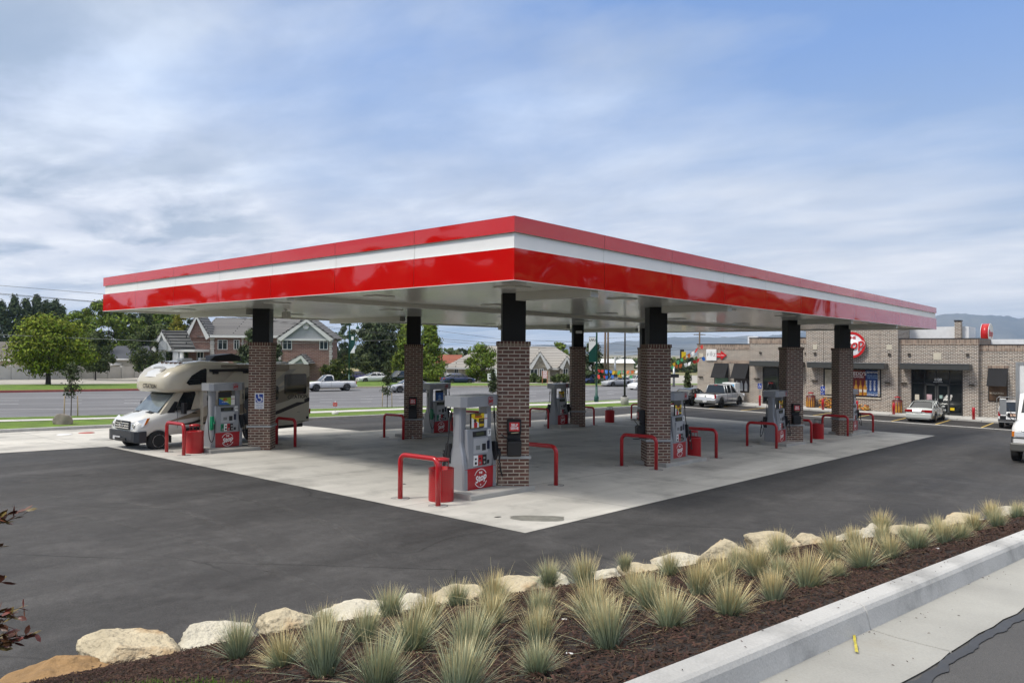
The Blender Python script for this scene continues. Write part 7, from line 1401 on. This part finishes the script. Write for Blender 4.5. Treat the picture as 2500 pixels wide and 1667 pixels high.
# ---- ornamental grass tufts
GRS = mat('oat_grass', (.2, .25, .17), .6, var=0)
n = GRS.node_tree.nodes; l = GRS.node_tree.links; b = n['Principled BSDF']
uvn = n.new('ShaderNodeAttribute'); uvn.attribute_name = 'along'; rp = n.new('ShaderNodeValToRGB'); e = rp.color_ramp.elements; e[0].position = 0; e[0].color = (.13, .15, .075, 1); e[1].position = 1; e[1].color = (.66, .52, .26, 1)
for p_, c_ in ((.22, (.21, .265, .185, 1)), (.5, (.33, .385, .25, 1)), (.78, (.54, .49, .28, 1))): q = e.new(p_); q.color = c_
ge = n.new('ShaderNodeNewGeometry'); ad = n.new('ShaderNodeMath'); ad.operation = 'MULTIPLY_ADD'; l.new(ge.outputs['Random Per Island'], ad.inputs[0]); ad.inputs[1].default_value = .42; 
a2 = n.new('ShaderNodeMath'); a2.operation = 'ADD'; l.new(uvn.outputs['Fac'], a2.inputs[0]); a2.inputs[1].default_value = -.2; l.new(a2.outputs[0], ad.inputs[2]); oi = n.new('ShaderNodeObjectInfo'); a3 = n.new('ShaderNodeMath'); a3.operation = 'MULTIPLY_ADD'; l.new(oi.outputs['Random'], a3.inputs[0]); a3.inputs[1].default_value = .26; l.new(ad.outputs[0], a3.inputs[2])
a4 = n.new('ShaderNodeMath'); a4.operation = 'ADD'; l.new(a3.outputs[0], a4.inputs[0]); a4.inputs[1].default_value = -.13; l.new(a4.outputs[0], rp.inputs[0])
f7 = n.new('ShaderNodeMath'); f7.operation = 'MULTIPLY'; f7.inputs[1].default_value = 9.7; l.new(ge.outputs['Random Per Island'], f7.inputs[0]); fr_ = n.new('ShaderNodeMath'); fr_.operation = 'FRACT'; l.new(f7.outputs[0], fr_.inputs[0]); mr = n.new('ShaderNodeMapRange'); l.new(fr_.outputs[0], mr.inputs[0]); mr.inputs[3].default_value = .6; mr.inputs[4].default_value = 1.35
vsn = n.new('ShaderNodeVectorMath'); vsn.operation = 'SCALE'; l.new(rp.outputs[0], vsn.inputs[0]); l.new(mr.outputs[0], vsn.inputs['Scale']); l.new(vsn.outputs[0], b.inputs['Base Color'])
def tuft_mesh(seed, nb=420, dry=0):
    r = random.Random(seed); sg = (.34, .46, .40, .5, .3, .55)[seed % 6]; vs = []; fs = []; al = []
    for i in range(nb):
        a = r.uniform(0, 2*pi); out = abs(r.gauss(0, sg)); out = min(out, 1.05); Ln = r.uniform(.55, 1.0)*(1.0 if out < .6 else .8); br = r.uniform(0, .10); w = r.uniform(.0022, .0045); th = out*.95+.04; bend = r.uniform(.05, .45)*(.4+out); seg = 5
        if r.random() < .07: Ln *= 1.22; w *= .7
        if i < 26: th = r.uniform(.9, 1.35); bend = r.uniform(.2, .6); Ln *= 1.1; w *= .8
        p = Vector((cos(a)*br, sin(a)*br, 0)); side_ = Vector((-sin(a), cos(a), 0)); tw = r.uniform(-.7, .7); side_ = (side_+Vector((cos(a), sin(a), 0))*tw).normalized(); o_ = len(vs)
        for s in range(seg+1):
            u = s/seg; ww = w*(1-u**2.2)+.0004; vs += [p-side_*ww, p+side_*ww]; al += [u, u]; t_ = th+bend*u; p = p+Vector((cos(a)*sin(t_), sin(a)*sin(t_), cos(t_)))*Ln/seg*.62
        for s in range(seg): fs.append((o_+2*s, o_+2*s+1, o_+2*s+3, o_+2*s+2))
    me = bpy.data.meshes.new('grass_tuft'); me.from_pydata([tuple(v) for v in vs], [], fs); me.materials.append(GRS); at_ = me.attributes.new('along', 'FLOAT', 'POINT'); at_.data.foreach_set('value', al); return me
TM_ = [tuft_mesh(s, 620) for s in range(6)]
# base position in the 2352-wide picture, height in px of the same picture, wording
TU = [(548, 1512, 88), (652, 1530, 95), (745, 1552, 128), (742, 1452, 66), (838, 1476, 86), (893, 1420, 74), (868, 1585, 128), (945, 1496, 116), (985, 1444, 90), (1052, 1394, 66), (1078, 1508, 118), (1128, 1440, 88), (1055, 1602, 140), (1132, 1390, 84), (1238, 1484, 98), (1236, 1548, 82), (1240, 1425, 82), (1262, 1345, 62), (1345, 1352, 82), (1362, 1420, 96), (1398, 1490, 118), (1456, 1372, 76), (1498, 1400, 84), (1536, 1442, 92), (1436, 1308, 40), (1540, 1322, 58), (1604, 1368, 84), (1672, 1414, 92), (1660, 1345, 78), (1692, 1310, 60), (1738, 1325, 78), (1788, 1278, 66), (1778, 1382, 82), (1852, 1350, 92), (1790, 1330, 60), (1926, 1326, 44), (1914, 1286, 64), (1985, 1305, 76), (1962, 1262, 54), (2022, 1222, 54), (2046, 1282, 60), (2104, 1262, 62), (2082, 1246, 46), (2150, 1228, 50), (2168, 1248, 56), (2205, 1238, 48), (2236, 1222, 48), (2282, 1196, 50), (2290, 1212, 44), (2335, 1190, 44), (2025, 1250, 50), (2375, 1178, 44)]
shape_w = ['wide blue-green', 'tall straw-tipped', 'dense grey-green', 'loose tan-tipped', 'upright green', 'low spreading']
ORD = 'first second third fourth fifth sixth seventh eighth ninth tenth eleventh twelfth thirteenth fourteenth fifteenth sixteenth seventeenth eighteenth nineteenth twentieth'.split()
tl_ = []
for i, (dx, dy_, hp) in enumerate(TU):
    px, py = dx*1.0629, dy_*1.0629; P = hit(px, py, zm, 1.2); D = depth(P); H = hp*1.0629*D/FPX; o = bpy.data.objects.new('grass_tuft', TM_[(i*5) % 6]); C.objects.link(o); s = H/.56*(.94+.12*random.Random(i).random()); o.location = P-Vector((0, 0, .01)); o.scale = (s*1.05, s*1.05, s); o.rotation_euler = (random.Random(i+50).uniform(-.14, .14), random.Random(i+90).uniform(-.14, .14), i*2.4)
    u = (P.x-xb(P.y))/(xk(P.y)-xb(P.y)); tl_.append((0 if u < .27 else 1 if u < .48 else 2, px, i, o))
for row, word in ((0, 'in the row along the boulders'), (1, 'in the middle row'), (2, 'in the row nearest the kerb')):
    q = sorted([t_ for t_ in tl_ if t_[0] == row], key=lambda t_: t_[1])
    for k_, (_, _, i, o) in enumerate(q):
        pos = ORD[k_]+' from the left ' if k_ < len(q)/2 else (ORD[len(q)-1-k_]+' from the right ' if k_ < len(q)-1 else 'last at the right ')
        tag(o, '%s grass tuft, %s%s' % (shape_w[(i*5) % 6], pos, word), 'grass tuft', 'ornamental grass tufts in the planting bed')
# lawn edge at the very bottom left
vs = []; fs = []; r_ = random.Random(4)
for i in range(5200):
    px = r_.uniform(-60, 620); P = hit(px, r_.uniform(1655, 1760), zm, 1.2); 
    if px > 330 and px < 570 or True:
        if visible(P, 140) is None: continue
        lim = 1662+abs(px-455)*.06
        q_ = P-CAM; py_ = 833.5-FPX*q_.dot(UP)/q_.dot(FW)
        if py_ < lim: continue
        h = r_.uniform(.03, .06); a = r_.uniform(0, 2*pi); w_ = .003; o_ = len(vs); s_ = Vector((cos(a)*w_, sin(a)*w_, 0)); vs += [P-s_, P+s_, P+Vector((r_.uniform(-.02, .02), r_.uniform(-.02, .02), h))]; fs.append((o_, o_+1, o_+2))
o = MB().add(vs, fs, mat('lawn_blade', (.12, .22, .02), .6, var=.1, island=.4)).build('lawn_grass'); tag(o, 'fresh green lawn blades at the bottom left edge', 'grass'); o['kind'] = 'stuff'
# ---- purple-leaved young tree reaching in from the left
PL = [mat('purple_leaf', (.13, .045, .025), .45, var=.3, vs=20, island=.5, hue=.03, spec=.4), mat('olive_leaf', (.14, .10, .025), .45, var=.3, vs=20, island=.4, spec=.4)]
P0 = at(-190, 1640, 5.6); zg = zm(P0.x, P0.y) if P0.x > xb(P0.y) else g(P0.x, P0.y); pt_ = thing('purple_leaf_tree', 'young tree with dark red leaves reaching in at the left picture edge', 'tree', (P0.x, P0.y, zg)); O = Vector((P0.x, P0.y, zg))
tk = MB().tube([(0, 0, 0), Vector((.02, 0, .9)), at(-200, 1300, 5.7)-O, at(-190, 1000, 5.8)-O], [.035, .03, .022, .008], BARK, 8); lf = MB(); r_ = random.Random(8)
tw = [((-190, 1330), (-60, 1275), (62, 1246), 10), ((-190, 1330), (-80, 1275), (10, 1262), 6), ((-195, 1420), (-60, 1370), (4, 1335), 3), ((-195, 1450), (-60, 1440), (6, 1420), 3), ((-195, 1540), (-60, 1510), (62, 1480), 11), ((-195, 1540), (-80, 1520), (30, 1498), 8), ((-195, 1640), (-60, 1570), (86, 1545), 14), ((-195, 1640), (-70, 1585), (40, 1565), 9), ((-195, 1650), (-60, 1600), (25, 1535), 8), ((-195, 1250), (-100, 1200), (-40, 1150), 6)]
for a, m_, b, k_ in tw+[((x0, y0+r_.uniform(-25, 25)), (m0, m1+r_.uniform(-25, 25)), (b0-r_.uniform(5, 40), b1+r_.uniform(-30, 30)), k0) for (x0, y0), (m0, m1), (b0, b1), k0 in tw]:
    A, M_, B = at(*a, 5.7)-O, at(*m_, 5.65)-O, at(*b, 5.6)-O; tk.tube([A, M_, M_.lerp(B, .55), B], [.010, .006, .0035, .0015], BARK, 5)
    for j in range(k_):
        u = .45+.55*(j+1)/k_; c = M_.lerp(B, max(0, min(1, (u-.3)/.7+r_.uniform(-.1, .05)))); d = Vector((r_.gauss(0, 1), r_.gauss(0, 1), r_.gauss(0, .6)))*.6+(B-M_).normalized(); d.normalize(); s = r_.uniform(.07, .115); v = d.cross(Vector((r_.gauss(0, .5), r_.gauss(0, .5), 1))).normalized(); nn = d.cross(v)
        lf.add([c, c+d*s*.3+v*s*.22, c+d*s*.7+v*s*.24, c+d*s*1.05, c+d*s*.7-v*s*.24, c+d*s*.3-v*s*.22, c+d*s*.5-nn*s*.06], [(0, 1, 6), (1, 2, 6), (2, 3, 6), (3, 4, 6), (4, 5, 6), (5, 0, 6)], PL[1 if r_.random() < .3 else 0])
tk.build('trunk', pt_); lf.build('leaves', pt_)
